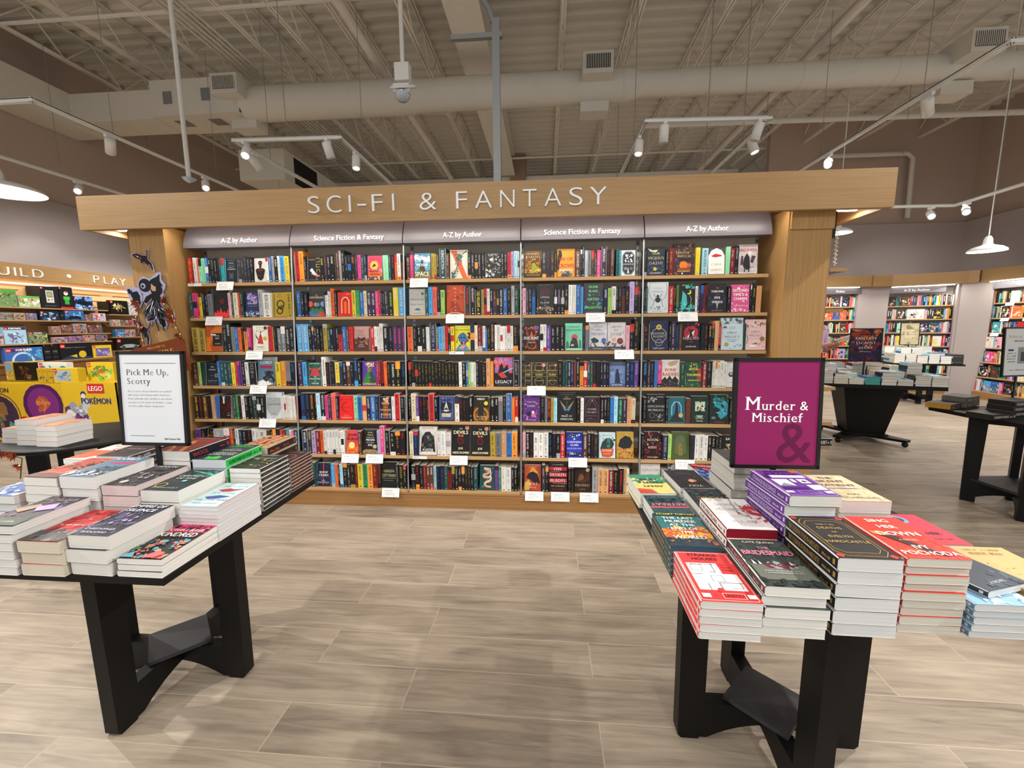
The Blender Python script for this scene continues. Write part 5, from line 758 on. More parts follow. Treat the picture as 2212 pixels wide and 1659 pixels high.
# ------------------------------------------------------------------ floor, walls, roof deck
def floor_mat():
    m, nt, b = new_mat('wood_look_tile'); L = nt.links.new; N = nt.nodes.new
    tc = N('ShaderNodeTexCoord'); br = N('ShaderNodeTexBrick'); br.offset = .37; br.offset_frequency = 2
    br.inputs['Scale'].default_value = 1; br.inputs['Brick Width'].default_value = 1.2; br.inputs['Row Height'].default_value = .2; br.inputs['Mortar Size'].default_value = .0022
    br.inputs['Color1'].default_value = (0, 0, 0, 1); br.inputs['Color2'].default_value = (1, 1, 1, 1); br.inputs['Mortar'].default_value = (.5, .5, .5, 1); br.inputs['Mortar Smooth'].default_value = .3
    L(tc.outputs['Object'], br.inputs['Vector'])
    sh = N('ShaderNodeVectorMath'); sh.operation = 'MULTIPLY_ADD'; sh.inputs[1].default_value = (17, 7, 0); L(br.outputs['Color'], sh.inputs[0]); L(tc.outputs['Object'], sh.inputs[2])
    mp = N('ShaderNodeMapping'); mp.inputs['Scale'].default_value = (1.3, 17, 1); L(sh.outputs[0], mp.inputs[0])
    n = N('ShaderNodeTexNoise'); n.inputs['Scale'].default_value = 1.5; n.inputs['Detail'].default_value = 8; n.inputs['Roughness'].default_value = .62; n.inputs['Distortion'].default_value = 1.4; L(mp.outputs[0], n.inputs['Vector'])
    mp2 = N('ShaderNodeMapping'); mp2.inputs['Scale'].default_value = (.9, 3.2, 1); L(sh.outputs[0], mp2.inputs[0])
    n2 = N('ShaderNodeTexNoise'); n2.inputs['Scale'].default_value = 1.7; n2.inputs['Detail'].default_value = 3; n2.inputs['Distortion'].default_value = 1.0; L(mp2.outputs[0], n2.inputs['Vector'])
    mx = N('ShaderNodeMath'); mx.operation = 'MULTIPLY_ADD'; mx.inputs[1].default_value = .55; L(n.outputs['Fac'], mx.inputs[0])
    m2 = N('ShaderNodeMath'); m2.operation = 'MULTIPLY_ADD'; m2.inputs[1].default_value = .4; L(n2.outputs['Fac'], m2.inputs[0]); 
    m3 = N('ShaderNodeMath'); m3.operation = 'MULTIPLY'; m3.inputs[1].default_value = .1; L(br.outputs['Color'], m3.inputs[0]); L(m3.outputs[0], m2.inputs[2]); L(m2.outputs[0], mx.inputs[2])
    cr = N('ShaderNodeValToRGB'); e = cr.color_ramp.elements; e[0].position = .36; e[0].color = (*rgb('7b6f62'), 1); e[1].position = .68; e[1].color = (*rgb('b4a592'), 1)
    k = e.new(.5); k.color = (*rgb('9a8c7b'), 1); L(mx.outputs[0], cr.inputs[0])
    mm = N('ShaderNodeMix'); mm.data_type = 'RGBA'; mm.inputs[7].default_value = (*rgb('b9aa96'), 1); L(br.outputs['Fac'], mm.inputs[0]); L(cr.outputs[0], mm.inputs[6]); L(mm.outputs[2], b.inputs['Base Color'])
    b.inputs['Roughness'].default_value = .42; b.inputs['Specular IOR Level'].default_value = .35
    bp = N('ShaderNodeBump'); bp.inputs['Strength'].default_value = .12; bp.inputs['Distance'].default_value = .004; L(n.outputs['Fac'], bp.inputs['Height']); L(bp.outputs[0], b.inputs['Normal'])
    return m
q = MB(); q.box(-4.95, -5.2, -.05, 14, 12, 0); struct('floor', q, floor_mat())
M_WALLT = solid('bounce_tinted_wall_paint', 'b5a296', .8, var=.04, scale=2); M_WALLL = solid('pale_mauve_wall_paint', 'a79d9a', .8, var=.03, scale=2); M_WRAP = solid('plastic_sheeting', 'b3ada2', .5, var=.1, scale=3, bump=.5)  # upper walls: same paint as the lining, warm bounce light put into the colour
DZ = 5.86
q = MB(); q.box(-4.9, -.6, 0, -4.75, 12, DZ+.1); struct('wall_left', q, M_WALLT)
q = MB(); q.box(-4.75, -.6, 0, -4.7, 4.6, 3.43); struct('wall_left_lining', q, M_WALLL)
q = MB(); q.box(-4.9, 11.5, 0, 14, 11.65, DZ+.1); struct('wall_back', q, M_WALLT)
q = MB(); q.box(7.8, 7.0, 0, 12.2, 7.15, DZ); struct('wall_back_right', q, M_WALLT)
q = MB(); q.box(7.8, 6.93, 2.5, 11.9, 7.0, 3.6); struct('wall_back_lining', q, M_WALLL)
q = MB(); q.box(12.0, 1.6, 0, 12.15, 7.0, DZ); struct('wall_right', q, M_WALLT)
q = MB(); q.box(11.86, 1.6, 2.4, 12.0, 6.93, 3.6); struct('wall_right_lining', q, M_WALLL)
# the roof deck: trapezoid ribs running across
q = MB(); y = -5.2; pr = []
while y < 12: pr += [(y, DZ), (y+.1, DZ), (y+.13, DZ-.055), (y+.2, DZ-.055), (y+.23, DZ)]; y += .23
for (a, za), (b, zb) in zip(pr, pr[1:]):
    if b > a: q.face([(-4.9, a, za), (-4.9, b, zb), (14, b, zb), (14, a, za)])
q.box(-4.9, -5.2, DZ+.02, 14, 12, DZ+.1); struct('ceiling', q, M_DECK)
# open web joists
for x in (-4.05, -3.05, -2.07, -1.05, -.42, .3, 1.15, 3.16, 4.12, 5.2, 5.85, 6.7, 7.5, 8.5, 9.6, 10.8):
    q = MB(); zb, zt = 5.34, DZ-.06; y0, y1 = -5.0, 11.4
    for z in (zb, zt-.03):
        for dx in (-.032, .008): q.box(x+dx, y0, z, x+dx+.024, y1, z+.03)
    y = y0; s = 0
    while y < y1-.6: q.tube([(x, y, zb+.02 if s else zt-.02), (x, y+.42, zt-.02 if s else zb+.02)], .011, 5, cap=False); y += .42; s = 1-s
    struct('ceiling_joist', q, M_JOIST)
for y in (.2, 2.2, 4.6, 7.2):
    q = MB(); q.box(-4.7, y, 5.33, 11.9, y+.03, 5.36); struct('ceiling_bridging', q, M_JOIST)
q = MB(); q.box(1.7, -5.1, 5.3, 2.14, 8.2, 5.325); q.box(1.9, -5.1, 5.32, 1.94, 8.2, DZ-.06); q.box(1.7, -5.1, DZ-.08, 2.14, 8.2, DZ-.056); struct('ceiling_beam', q, M_JOIST)
q = MB(); q.box(2.02, 8.2, 0, 2.42, 8.23, 5.8); q.box(2.02, 8.55, 0, 2.42, 8.58, 5.8); q.box(2.2, 8.23, 0, 2.24, 8.55, 5.8); struct('column', q, solid('column_primer', '9c8678', .7))
q = MB(); q.box(-4.7, 8.3, 5.0, 7.7, 8.42, 5.3); struct('ceiling_cross_beam', q, M_JOIST)
q = MB(); n = 60
for i in range(n):
    a, b = -4.7+12.6*i/n, -4.7+12.6*(i+1)/n; f = lambda v: 9.3+.09*sin(v*5)+.05*sin(v*13.7)
    q.face([(a, f(a), 0), (b, f(b), 0), (b, f(b)+.1*sin(b*9), 4.75+.07*sin(b*3)), (a, f(a)+.1*sin(a*9), 4.75+.07*sin(a*3))])
o = q.build('plastic_curtain', M_WRAP); tag(o, 'long grey plastic sheeting hung across the unfinished back of the hall', 'sheeting')

# pipes under the roof
def pipe(name, label, pts, r, mat=M_DUCT, n=8):
    q = MB(); q.tube(pts, r, n); return tag(q.build(name, mat), label, 'pipe', 'pipes under the roof')
for x, w in ((.5, 'left of the centre girder'), (6.7, 'right of the centre girder')): pipe('sprinkler_pipe', f'thick pale sprinkler pipe running lengthwise under the roof, {w}', [(x, -5.1, 5.25), (x, 8.1, 5.25)], .055, M_JOIST, 12)
for i in range(5): pipe('conduit', f'thin pale conduit under the roof at left, {ORD[i+1]} of a bundle of five', [(-1.62+i*.075, -5.1, 5.27), (-1.62+i*.075, 8.2, 5.27)], .016)
pipe('sprinkler_main', 'pale pipe running crosswise just behind the round duct', [(4.5, 4.3, 4.68), (11.8, 4.3, 4.62)], .045)
pipe('wall_pipe', 'bent pale pipe on the upper right wall behind the duct', [(8.8, 6.85, 5.0), (10.5, 6.85, 5.0), (10.62, 6.85, 4.9), (10.64, 6.85, 3.7)], .05)

# the round duct with its square trunk and grilles
du = thing('air_duct', 'long pale round air duct crossing the hall above the bookcase', 'duct', (0, 3.4, 4.85))
def dpart(name, q, mat, parent=du): o = q.build(name, mat, parent); o.matrix_parent_inverse = Matrix.Translation((0, -3.4, -4.85)); return o
q = MB(); seg = [(-1.6, .235), (-.1, .235), (0, .235), (.95, .235), (1.0, .23), (1.08, .215), (4.05, .215), (4.1, .215), (4.28, .165), (11.9, .165)]
q.tube([(x, 3.4, 4.84) for x, r in seg], [r for x, r in seg], 24); dpart('round_run', q, M_DUCT)
for x, r in ((-.9, .238), (.1, .238), (.95, .238), (1.9, .219), (2.7, .219), (3.4, .219), (4.02, .219), (5.2, .169), (6.4, .169), (7.6, .169)): q = MB(); q.tube([(x-.012, 3.4, 4.84), (x+.012, 3.4, 4.84)], r, 24); dpart('seam_band', q, M_DUCT)
q = MB(); q.box(-4.3, 3.12, 4.58, -2.9, 3.62, 4.98); q.box(-2.9, 3.1, 4.6, -1.9, 3.7, 5.09)
n = len(q.V); q.V += [(-1.9, 3.1, 4.6), (-1.9, 3.7, 4.6), (-1.9, 3.7, 5.09), (-1.9, 3.1, 5.09), (-1.6, 3.2, 4.66), (-1.6, 3.6, 4.66), (-1.6, 3.6, 5.03), (-1.6, 3.2, 5.03)]
for f in ((0, 1, 5, 4), (1, 2, 6, 5), (2, 3, 7, 6), (3, 0, 4, 7)): q.F.append(tuple(n+i for i in f)); q.C.append((1, 1, 1)); q.I.append(0); q.S.append(False)
q.box(-4.74, 1.2, 4.55, -4.25, 3.62, 5.0); dpart('square_trunk', q, M_DUCT)
for bb in ((-2.7, 3.095, 4.76, -2.56, 3.1, 4.93), (-2.1, 3.095, 4.78, -1.96, 3.1, 4.95), (-2.7, 3.25, 4.595, -2.5, 3.45, 4.6), (-2.15, 3.25, 4.595, -1.95, 3.45, 4.6)): q = MB(); q.box(*bb); dpart('access_patch', q, M_GREYP)
for x in (-1.65, 3.63, 8.4):
    q = MB(); q.box(x-.2, 2.98, 4.8, x+.2, 3.45, 5.07); v = dpart('vent_box', q, M_DUCT)
    q = MB(); q.box(x-.16, 2.972, 4.86, x+.16, 2.98, 5.03, mi=1)
    for j in range(15): q.box(x-.16+j*.0228, 2.962, 4.86, x-.152+j*.0228, 2.974, 5.03)
    q.build('grille', [M_DUCT, M_DARK], v)
    q = MB(); q.box(x-.2, 3.35, 4.5, x+.2, 3.62, 4.66); dpart('lower_outlet', q, M_DUCT)
# second duct with a square mouth, going away at left
t = thing('branch_duct', 'square pale branch duct with a dark mouth below the main duct at left', 'duct', (-2.2, 5, 4.4))
q = MB(); q.box(-.35, -.6, -.3, .5, 3.2, .22); q.build('duct_body', M_DUCT, t); q = MB(); q.box(.5, -.3, -.28, .503, .5, .18); q.build('mouth', M_DARK, t)

# ------------------------------------------------------------------ track lighting
def rail(label, pts):
    q = MB()
    for a, b in zip(pts, pts[1:]):
        a, b = Vector(a), Vector(b); d = (b-a).normalized(); n = Vector((-d.y, d.x, 0))*.018; e = d*.02
        for off in (-1, 1): q.add([a-e+n*off*.6+Vector((0, 0, -.015))-n*.35*off, b+e+n*off*.6+Vector((0, 0, -.015))-n*.35*off, b+e+n*off+Vector((0, 0, -.015)), a-e+n*off+Vector((0, 0, -.015)),
                                   a-e+n*off*.6+Vector((0, 0, .02))-n*.35*off, b+e+n*off*.6+Vector((0, 0, .02))-n*.35*off, b+e+n*off+Vector((0, 0, .02)), a-e+n*off+Vector((0, 0, .02))],
                                  [(0, 1, 2, 3), (4, 5, 6, 7), (0, 1, 5, 4), (2, 3, 7, 6), (1, 2, 6, 5), (3, 0, 4, 7)])
        q.add([a-e-n+Vector((0, 0, .012)), b+e-n+Vector((0, 0, .012)), b+e+n+Vector((0, 0, .012)), a-e+n+Vector((0, 0, .012)), a-e-n+Vector((0, 0, .022)), b+e-n+Vector((0, 0, .022)), b+e+n+Vector((0, 0, .022)), a-e+n+Vector((0, 0, .022))],
              [(0, 1, 2, 3), (4, 5, 6, 7), (0, 1, 5, 4), (2, 3, 7, 6), (1, 2, 6, 5), (3, 0, 4, 7)])
    t = thing('track_rail', label, 'light track', pts[0]); o = q.build('channel', M_WHITE, t); o.matrix_parent_inverse = Matrix.Translation(-Vector(pts[0]))
    for a, b in zip(pts, pts[1:]):
        a, b = Vector(a), Vector(b); L = (b-a).length; m_ = max(1, round(L/1.6))
        for i in range(m_):
            p = a+(b-a)*((i+.5)/m_); w = MB(); w.tube([p, (p.x, p.y, 5.34)], .0035, 4, cap=False); o = w.build('hanger_wire', M_GREYP, t); o.matrix_parent_inverse = Matrix.Translation(-Vector(pts[0]))
rail('white light track above the left end of the bookcase, bent in a hook', [(-.55, 4.2, 3.6), (-.63, 1.7, 3.6), (.62, 1.74, 3.6), (.62, 4.2, 3.6)])
rail('white light track above the right end of the bookcase, bent in a hook', [(4.0, 4.2, 3.6), (4.0, 1.68, 3.6), (5.28, 1.74, 3.6), (5.28, 4.2, 3.6)])
rail('long white light track running back along the left aisle', [(-3.2, .7, 3.6), (-1.86, .7, 3.6), (-1.86, 5.2, 3.6)])
rail('long white light track running back along the right aisle', [(8.2, .62, 3.6), (6.5, .65, 3.6), (6.5, 5.2, 3.6)])
rail('white light track along the toy wall at left', [(-3.82, .4, 3.6), (-3.8, 4.6, 3.6)])
rail('white light track bent around the far right corner', [(8.9, 1.4, 3.2), (9.03, 3.9, 3.2), (7.4, 3.85, 3.2)])
def head(label, loc, d, lit=True, L=.17, r=.048):
    """cylinder spot on a short stem under its rail, aimed along d"""
    loc = Vector(loc); d = Vector(d).normalized(); t = thing('track_spotlight', label, 'spotlight', loc)
    q = MB(); q.box(-.016, -.05, .04, .016, .05, .075); q.tube([(0, 0, .045), (0, 0, -.01)], .008, 6); q.build('adapter', M_WHITE, t)
    R = d.to_track_quat('Z', 'Y').to_matrix(); c = Vector((0, 0, -.035))
    q = MB(); q.lathe([(0, -L*.45), (r*.9, -L*.45), (r, -L*.4), (r, L*.55), (r*.86, L*.55), (r*.8, L*.47), (0, L*.47)], c, 18, M=R); q.build('can', M_WHITE, t)
    if lit: q = MB(); q.lathe([(r*.78, L*.5), (0, L*.505)], c, 16, M=R); q.build('lens', M_BULB, t)
HEADS = [('third from camera on the left aisle track, facing away', (-1.86, 1.4, 3.515), (-.7, .6, -.7), False), ('at the far end of the left aisle track, lit', (-1.86, 2.72, 3.515), (.4, -.5, -.6), True),
 ('lit one at the near corner of the left hook track', (-.5, 1.71, 3.515), (.25, -.65, -.7), True), ('dark one below the near corner of the left hook track', (-.615, 2.02, 3.515), (.4, .5, -.8), False),
 ('first on the right arm of the left hook track', (.47, 1.735, 3.515), (.2, .25, -1), False), ('lit one on the right arm of the left hook track', (.62, 2.12, 3.515), (.1, -.3, -1), True),
 ('lit one on the left arm of the right hook track', (4.0, 2.02, 3.515), (-.1, -.3, -1), True), ('hanging straight from the front bar of the right hook track', (4.19, 1.69, 3.515), (0, .15, -1), False),
 ('dark one at the right corner of the right hook track', (5.16, 1.735, 3.515), (-.25, .15, -1), False), ('lit one tilted under the right corner of the right hook track', (5.28, 2.1, 3.515), (.25, -.25, -1), True),
 ('lit one far along the right aisle track', (6.5, 2.75, 3.515), (-.5, -.75, -.5), True), ('near one on the right aisle track, facing away', (6.5, 1.35, 3.515), (.6, .6, -.6), False), ('at the near bend of the right aisle track', (7.6, .63, 3.515), (.6, .5, -.7), False),
 ('lit one on the toy wall track', (-3.807, 2.7, 3.515), (.5, -.6, -.5), True), ('lit one left of the far right corner bend', (8.7, 3.89, 3.115), (-.4, -.75, -.5), True), ('lit one on the sloping arm of the far right corner track', (9.02, 3.7, 3.115), (-.5, -.65, -.4), True)]
for l, p, d, lit in HEADS: head('white cylinder spotlight, '+l, p, d, lit)
# pendants
def pendant(label, loc, r, top=5.8):
    t = thing('pendant_lamp', label, 'lamp', loc)
    q = MB(); q.lathe([(.028, .2), (.045, .16), (.05, .1), (.06, .085), (r*.75, .055), (r*.97, .022), (r, 0), (r*.985, 0), (r*.95, .018), (r*.72, .046), (.04, .075)], (0, 0, 0), 32); q.build('shade', M_WHITE, t)
    q = MB(); q.tube([(0, 0, .19), (0, 0, top-loc[2])], .007, 6); q.build('cord', M_WHITE, t)
    q = MB(); q.lathe([(0, .012), (r*.9, .014), (r*.9, .016), (0, .02)], (0, 0, 0), 24); q.build('glowing_diffuser', M_BULB, t)
    d = bpy.data.lights.new('pendant_light', 'POINT'); d.energy = 22; d.color = (1, .94, .85); d.shadow_soft_size = .1; o = bpy.data.objects.new('pendant_light', d); COL.objects.link(o); o.location = (loc[0], loc[1], loc[2]-.05)
pendant('white dome pendant lamp hanging before the right wall bookcases', (9.0, 3.3, 2.44), .2)
pendant('white dome pendant lamp half hidden behind the right bookcase pillar', (7.46, 4.0, 2.86), .2)
pendant('large white dome pendant lamp over the toy aisle', (-2.02, .45, 2.72), .31)
pendant('white dome pendant lamp over the toy wall, only its rim showing', (-4.25, 1.4, 2.6), .3)
# things hanging near the middle
t = thing('fire_alarm', 'white ceiling hung fire alarm strobe with FIRE lettered on it', 'fire alarm', (1.45, 1.5, 3.93))
q = MB(); q.tube([(0, 0, .2), (0, 0, 1.4)], .022, 10); q.build('drop_pipe', M_WHITE, t)
q = MB(); q.box(-.075, -.05, .08, .075, .05, .25); q.build('junction_box', M_WHITE, t)
q = MB(); R_t = Matrix.Rotation(radians(25), 3, 'X'); q.lathe([(0, .03), (.12, .03), (.14, .02), (.14, 0), (0, 0)], (0, 0, .02), 28, M=R_t); q.build('mounting_plate', M_WHITE, t)
q = MB(); q.box(-.085, -.085, -.05, .085, -.015, .03); text(q, 'FIRE', (0, -.0862, -.03), (1, 0, 0), (0, 0, 1), .03, '333', 1, maxw=.1, bold=.02); fb = q.build('strobe_body', [M_WHITE, M_MATTE], t)
q = MB(); q.lathe([(0, -.075), (.05, -.07), (.075, -.04), (.085, 0)], (0, -.045, -.05), 16); q.build('strobe_lens', M_CLEAR, t)
t = thing('power_strut', 'grey vertical steel strut feeding power down to the bookcase beam', 'strut', (2.55, .45, 2.4415))
q = MB(); q.box(-.03, -.022, 0, .03, .022, 1.42); q.build('channel', M_GREYP, t)
q = MB(); q.tube([(-.02, 0, 1.4), (-.05, 0, 1.5), (-.12, 0, 1.6)], .022, 8); q.build('bent_conduit', M_GREYP, t)
q = MB(); q.box(-.36, -.02, 1.285, .05, .02, 1.32); q.build('cross_strut', M_GREYP, t)
t = thing('hanging_sensor', 'small glass sensor at the foot of a white drop pipe at left', 'sensor', (-1.06, 1.5, 3.13))
q = MB(); q.tube([(0, 0, 0), (0, 0, 2.2)], .024, 10); q.build('drop_pipe', M_WHITE, t); q = MB(); q.lathe([(0, -.04), (.04, -.02), (.07, .012), (.03, .025), (0, .025)], (0, 0, 0), 18); q.build('lens', M_CLEAR, t)
t = thing('wireless_box', 'white rounded wireless access box under the roof with a blue light', 'access point', (3.12, .15, 4.62))
q = MB(); q.lathe([(0, -.05), (.13, -.05), (.18, -.03), (.19, 0), (.17, .03), (0, .03)], (0, 0, 0), 24); q.build('housing', M_WHITE, t); q = MB(); q.lathe([(.006, -.052), (0, -.053)], (0, -.05, 0), 8); q.build('status_light', solid('blue_light', '9ac8ff', .5, emit=5), t)
q = MB(); q.tube([(0, 0, .03), (0, 0, .7)], .012, 6); q.build('stem', M_WHITE, t)

# ------------------------------------------------------------------ toy wall at left
tw = thing('toy_wall_unit', 'slatted maple toy wall with five tiers of shelves under BUILD and PLAY lettering', 'shelving', (-4.55, 2.6, 0))
def tpart(name, q, mat): o = q.build(name, mat, tw); o.matrix_parent_inverse = Matrix.Translation((4.55, -2.6, 0)); return o
q = MB(); q.box(-4.69, .2, 2.19, -4.47, 6.4, 2.395); tpart('fascia', q, M_OAKY)
q = MB(); q.box(-4.69, .2, .02, -4.66, 6.4, 2.19)
for s0 in (.3, 1.42, 2.56, 3.7, 4.84):
    for j in range(20): q.box(-4.661, s0+.06, 2.13-j*.1, -4.655, s0+1.0, 2.145-j*.1, mi=1)
tpart('slatted_back', q, [M_SLAT, M_OAKD])
q = MB(); q.box(-4.66, .2, .0, -4.42, 6.4, .1); tpart('plinth', q, M_OAKD)
TS = [(.3, 3.42, 1.785), (.3, 3.42, 1.604), (2.56, 3.42, 1.408), (.3, 2.56, 1.27), (2.56, 3.42, 1.275), (.3, 3.42, 1.005), (.3, 3.42, .6), (3.44, 6.3, 1.72), (3.44, 6.3, 1.528), (3.44, 6.3, 1.336), (3.44, 6.3, 1.1), (3.44, 6.3, .6)]
for a, b, z in TS: q = MB(); q.box(-4.66, a, z-.018, -4.4, b, z); tpart('shelf', q, M_OAKY)
q = MB(); q.box(-4.665, .3, 2.12, -4.6, 6.3, 2.14); tpart('light_strip', q, M_LEDW)
area_lamp('toy_strip_light', (-4.5, 2.8, 2.17), (0, radians(12), 0), .05, 4.5, 5)
t = thing('raised_lettering', 'pale raised capitals reading BUILD and PLAY with a dot on the toy wall fascia', 'sign', (-4.47, 2.6, 2.2))
for s_, y0, y1, z in (('B', 1.86, 1.98, 2.215), ('U', 2.08, 2.21, 2.215), ('I', 2.268, 2.283, 2.217), ('L', 2.335, 2.42, 2.219), ('D', 2.48, 2.61, 2.221), ('P', 3.31, 3.4, 2.225), ('L', 3.475, 3.55, 2.225), ('A', 3.59, 3.71, 2.226), ('Y', 3.73, 3.85, 2.227)):
    q = MB(); vs, fs, adv, bd = glyph(s_, 'thin'); gx = [v[0] for v in vs]; a, b = min(gx), max(gx); P = [(0, y0+(v[0]-a)*(y1-y0)/(b-a)-2.6, v[1]*.118/.68+z-2.2) for v in vs]; Q = [(.014, p[1], p[2]) for p in P]
    q.add(Q, fs); q.add(P+Q, [(i, j, j+len(P), i+len(P)) for i, j in bd]); q.build('letter', M_LETTER, t)
q = MB(); q.prism([(.028*cos(a*pi/8), .028*sin(a*pi/8)) for a in range(16)], (0, .35, .09), (0, 1, 0), (0, 0, 1), (.014, 0, 0)); q.build('dot', M_LETTER, t)

def carton(label, M, w, h, d, col, art, side=None, group='toy boxes', logo=True, words=None, seed=1):
    """printed toy carton: x along the front, y up, z out of the front face"""
    q = MB(); q.box(0, 0, -d, w, h, 0, side or col); rnd = random.Random(seed)
    draw(q, col+'|'+art, (0, 0, 0), (1, 0, 0), (0, 1, 0), (0, 0, 1), w, h, seed=seed)
    e = .0014
    if logo: q.face([(w*.03, h*.97-w*.13, e), (w*.16, h*.97-w*.13, e), (w*.16, h*.97, e), (w*.03, h*.97, e)], 'd02a24'); text(q, 'LEGO', (w*.095, h*.97-w*.09, e+.0004), (1, 0, 0), (0, 1, 0), w*.04, 'fff', maxw=w*.11, bold=.03)
    if words: text(q, words[0], (w*.5, h*words[2], e), (1, 0, 0), (0, 1, 0), h*words[3], words[1], maxw=w*.6, bold=.03)
    o = q.build('toy_box', M_PRINT); o.matrix_world = M; return tag(o, label, 'toy box', group)
def onwall(y0, z, out=.0): return frame((0, 1, 0), (0, 0, 1), (1, 0, 0), (-4.41+out, y0, z+.0005))
def wallbox(desc, y0, y1, z, h, col, art, where, d=.06, **k): carton(f'{desc}, {where}', onwall(y0, z), y1-y0, h, d, col, art, seed=int(y0*100), **k)
GREEN = 'z 3 12 .14 5a7a3a,8a9a6a,3a4a3c,b8a878 0 0 1 .8;b 0 .86 1 1 4aa03a'
DARKS = 'z 4 12 .13 3a5a8a,8ab0d8,22304a,c8d4e0 .05 .05 .95 .75'
WAR = 'z 5 16 .12 8a4a3a,c8b0a0,5a6a8a,30303c,b0563a 0 0 1 .85'
A1, A2, A3, A4, A5 = 'top tier of the toy wall', 'second tier of the toy wall', 'third tier of the toy wall', 'fourth tier of the toy wall', 'fifth tier of the toy wall'
for i in range(3): wallbox(f'green lidded set box, {("third", "second", "first")[i]} left of low green one', 1.6+i*.205, 1.795+i*.205, 1.785, .23, '6a8a5a', GREEN, A1, words=('', 'fff', .9, .05))
wallbox('low green topped set box with white animals', 2.225, 2.475, 1.785, .16, 'a8b890', 'z 3 10 .12 f0ece0,7a9a4a,a85a3a 0 0 1 .75;b 0 .85 1 1 5ab040', A1)
carton('tall black set box with a grey handheld console, top tier of the toy wall', onwall(2.49, 1.785), .235, .315, .22, '1a1a1d', 'b .3 .25 .72 .82 c8c4bc;b .36 .5 .66 .76 6a7068;b .4 .54 .62 .72 98a060;d .42 .38 .05 444;d .6 .4 .035 8a2040;s .1 .03 888', seed=5)
carton('tall black set box with green pipe and red foot, top tier, toy wall', onwall(2.735, 1.785), .185, .33, .16, '17171a', 'b 0 0 1 .08 c8281f;b .35 .2 .68 .45 3a9a3a;b .28 .42 .75 .56 4ab04a;d .5 .7 .16 e8e0d8;p c83a30 .4,.72 .5,.82 .62,.72', seed=6)
wallbox('wide dark blue set box with a pale blue burst', 2.93, 3.2, 1.785, .2, '15233c', 'z 4 10 .16 7aa8e8,4a78c0,a8c8f0 0 0 1 .3;z 7 8 .14 6a98dc 0 .7 1 1;p 0c1424 .1,.4 .3,.65 .5,.6 .7,.65 .9,.4 .7,.38 .5,.3 .3,.38', A1)
for i in range(3): wallbox(f'{("green", "tan", "blue")[i]} car set box, {ORD[3-i]} left of night blue ones', 2.0+i*.14, 2.13+i*.14, 1.604, .1, ('7a8a80', 'a08a6a', '5a6a8a')[i], WAR, A2)
wallbox('dark set box with a sleek blue car', 2.45, 2.7, 1.604, .135, '1a2230', DARKS, A2); wallbox('dark set box end on', 2.71, 2.765, 1.604, .13, '16161a', 's .5 .2 777', A2, logo=False)
wallbox('blue set box with a black sports car', 2.775, 3.04, 1.604, .155, '3a6aa8', 'z 4 9 .15 7ab0e8,24406a 0 0 1 .8;p 14181e .1,.25 .3,.45 .6,.48 .9,.3 .8,.15 .2,.15', A2)
wallbox('rust grey stack of slim vehicle boxes', 3.05, 3.17, 1.604, .1, '7a6058', WAR, A2, logo=False); wallbox('white and red racing set box', 3.18, 3.375, 1.604, .125, 'b8b4c0', 'z 5 10 .13 c83a3a,3a4a8a,e8e4e0 0 0 1 .8', A2)
for i, (a, b) in enumerate(((2.57, 2.69), (2.7, 2.85), (2.86, 3.06), (3.07, 3.3))): wallbox(f'rust and grey racing set box, {ORD[i+1]} from left', a, b, 1.408, (.11, .13, .15, .13)[i], ('9a7a6a', '6a4a40', '8a8a90', '5a4038')[i], WAR, A3)
wallbox('pale violet set box cut by the picture edge', 1.75, 1.985, 1.27, .14, 'b8a8b8', WAR, A4); wallbox('large sky blue set box lettered FORTNITE', 2.0, 2.25, 1.27, .235, '9ac0d8', 'b 0 .84 1 1 3a2a4a;z 3 10 .13 7a5a9a,5a6a8a,c8d8e0 .1 .05 .9 .7', A4, words=('FORTNITE', 'fff', .875, .09))
wallbox('smaller grey green set box lettered FORTNITE', 2.275, 2.5, 1.27, .165, '7a8a6a', 'b 0 .82 1 1 4a3a52;z 3 12 .15 5a6a3a,a8b060,4a4a50 0 0 1 .75', A4, words=('FORTNITE', 'fff', .86, .09))
for i in range(4): wallbox(f'lilac and orange set box, {ORD[i+1]} from left', 2.575+i*.2, 2.76+i*.2, 1.275, (.08, .09, .1, .11)[i], ('a898a8', '8a6aa0', 'b08a8a', '6a6478')[i], WAR, 'tier behind the yellow display bin')
wallbox('wide blue set box lettered FORTNITE with a flying glider', 1.97, 2.41, 1.005, .215, '3a66b0', 'b .08 .72 .62 .95 5a2a6a;o .45 .1 .3 b8d8f0 .06;z 4 7 .09 4a9ac0,8ab8e0 .5 .2 1 .9;b .2 0 1 .08 e8c838', A5, words=('FORTNITE', 'fff', .78, .13))
for i in range(2): wallbox(f'tall black set box end on, {("left", "right")[i]} of two', 2.425+i*.1, 2.52+i*.1, 1.005, .245, '151518', 's .55 .05 ccc;s .45 .04 777;s .2 .05 666', A5, d=.2)
wallbox('very wide black set box with a plain yellow shape', 2.63, 3.09, 1.005, .245, '18191f', 's .72 .05 9ab;p 2a3a5a 0,0 .3,.3 1,.1 1,0;d .68 .3 .12 d8b828;p d8b828 .3,.22 .5,.32 .5,.1', A5, d=.2)
wallbox('yellow set box with a violet sky', 3.1, 3.4, 1.005, .2, 'e0c030', 'b .15 .1 .9 .75 6a5a9a;z 4 8 .12 8a7ac0,c8b8e0 .2 .1 .85 .6', A5)
wallbox('wide black set box with a pale skeleton model', 3.47, 3.78, 1.72, .235, '16150f', 'l d0c080 .03 .15,.4 .3,.6 .6,.6 .85,.45;l d0c080 .02 .4,.6 .42,.2;l d0c080 .02 .6,.6 .62,.2;z 5 9 .06 d0c080,a89858 .2 .4 .7 .75;p e0d4a0 .12,.6 .3,.8 .35,.6', 'top tier, far end of toy wall')
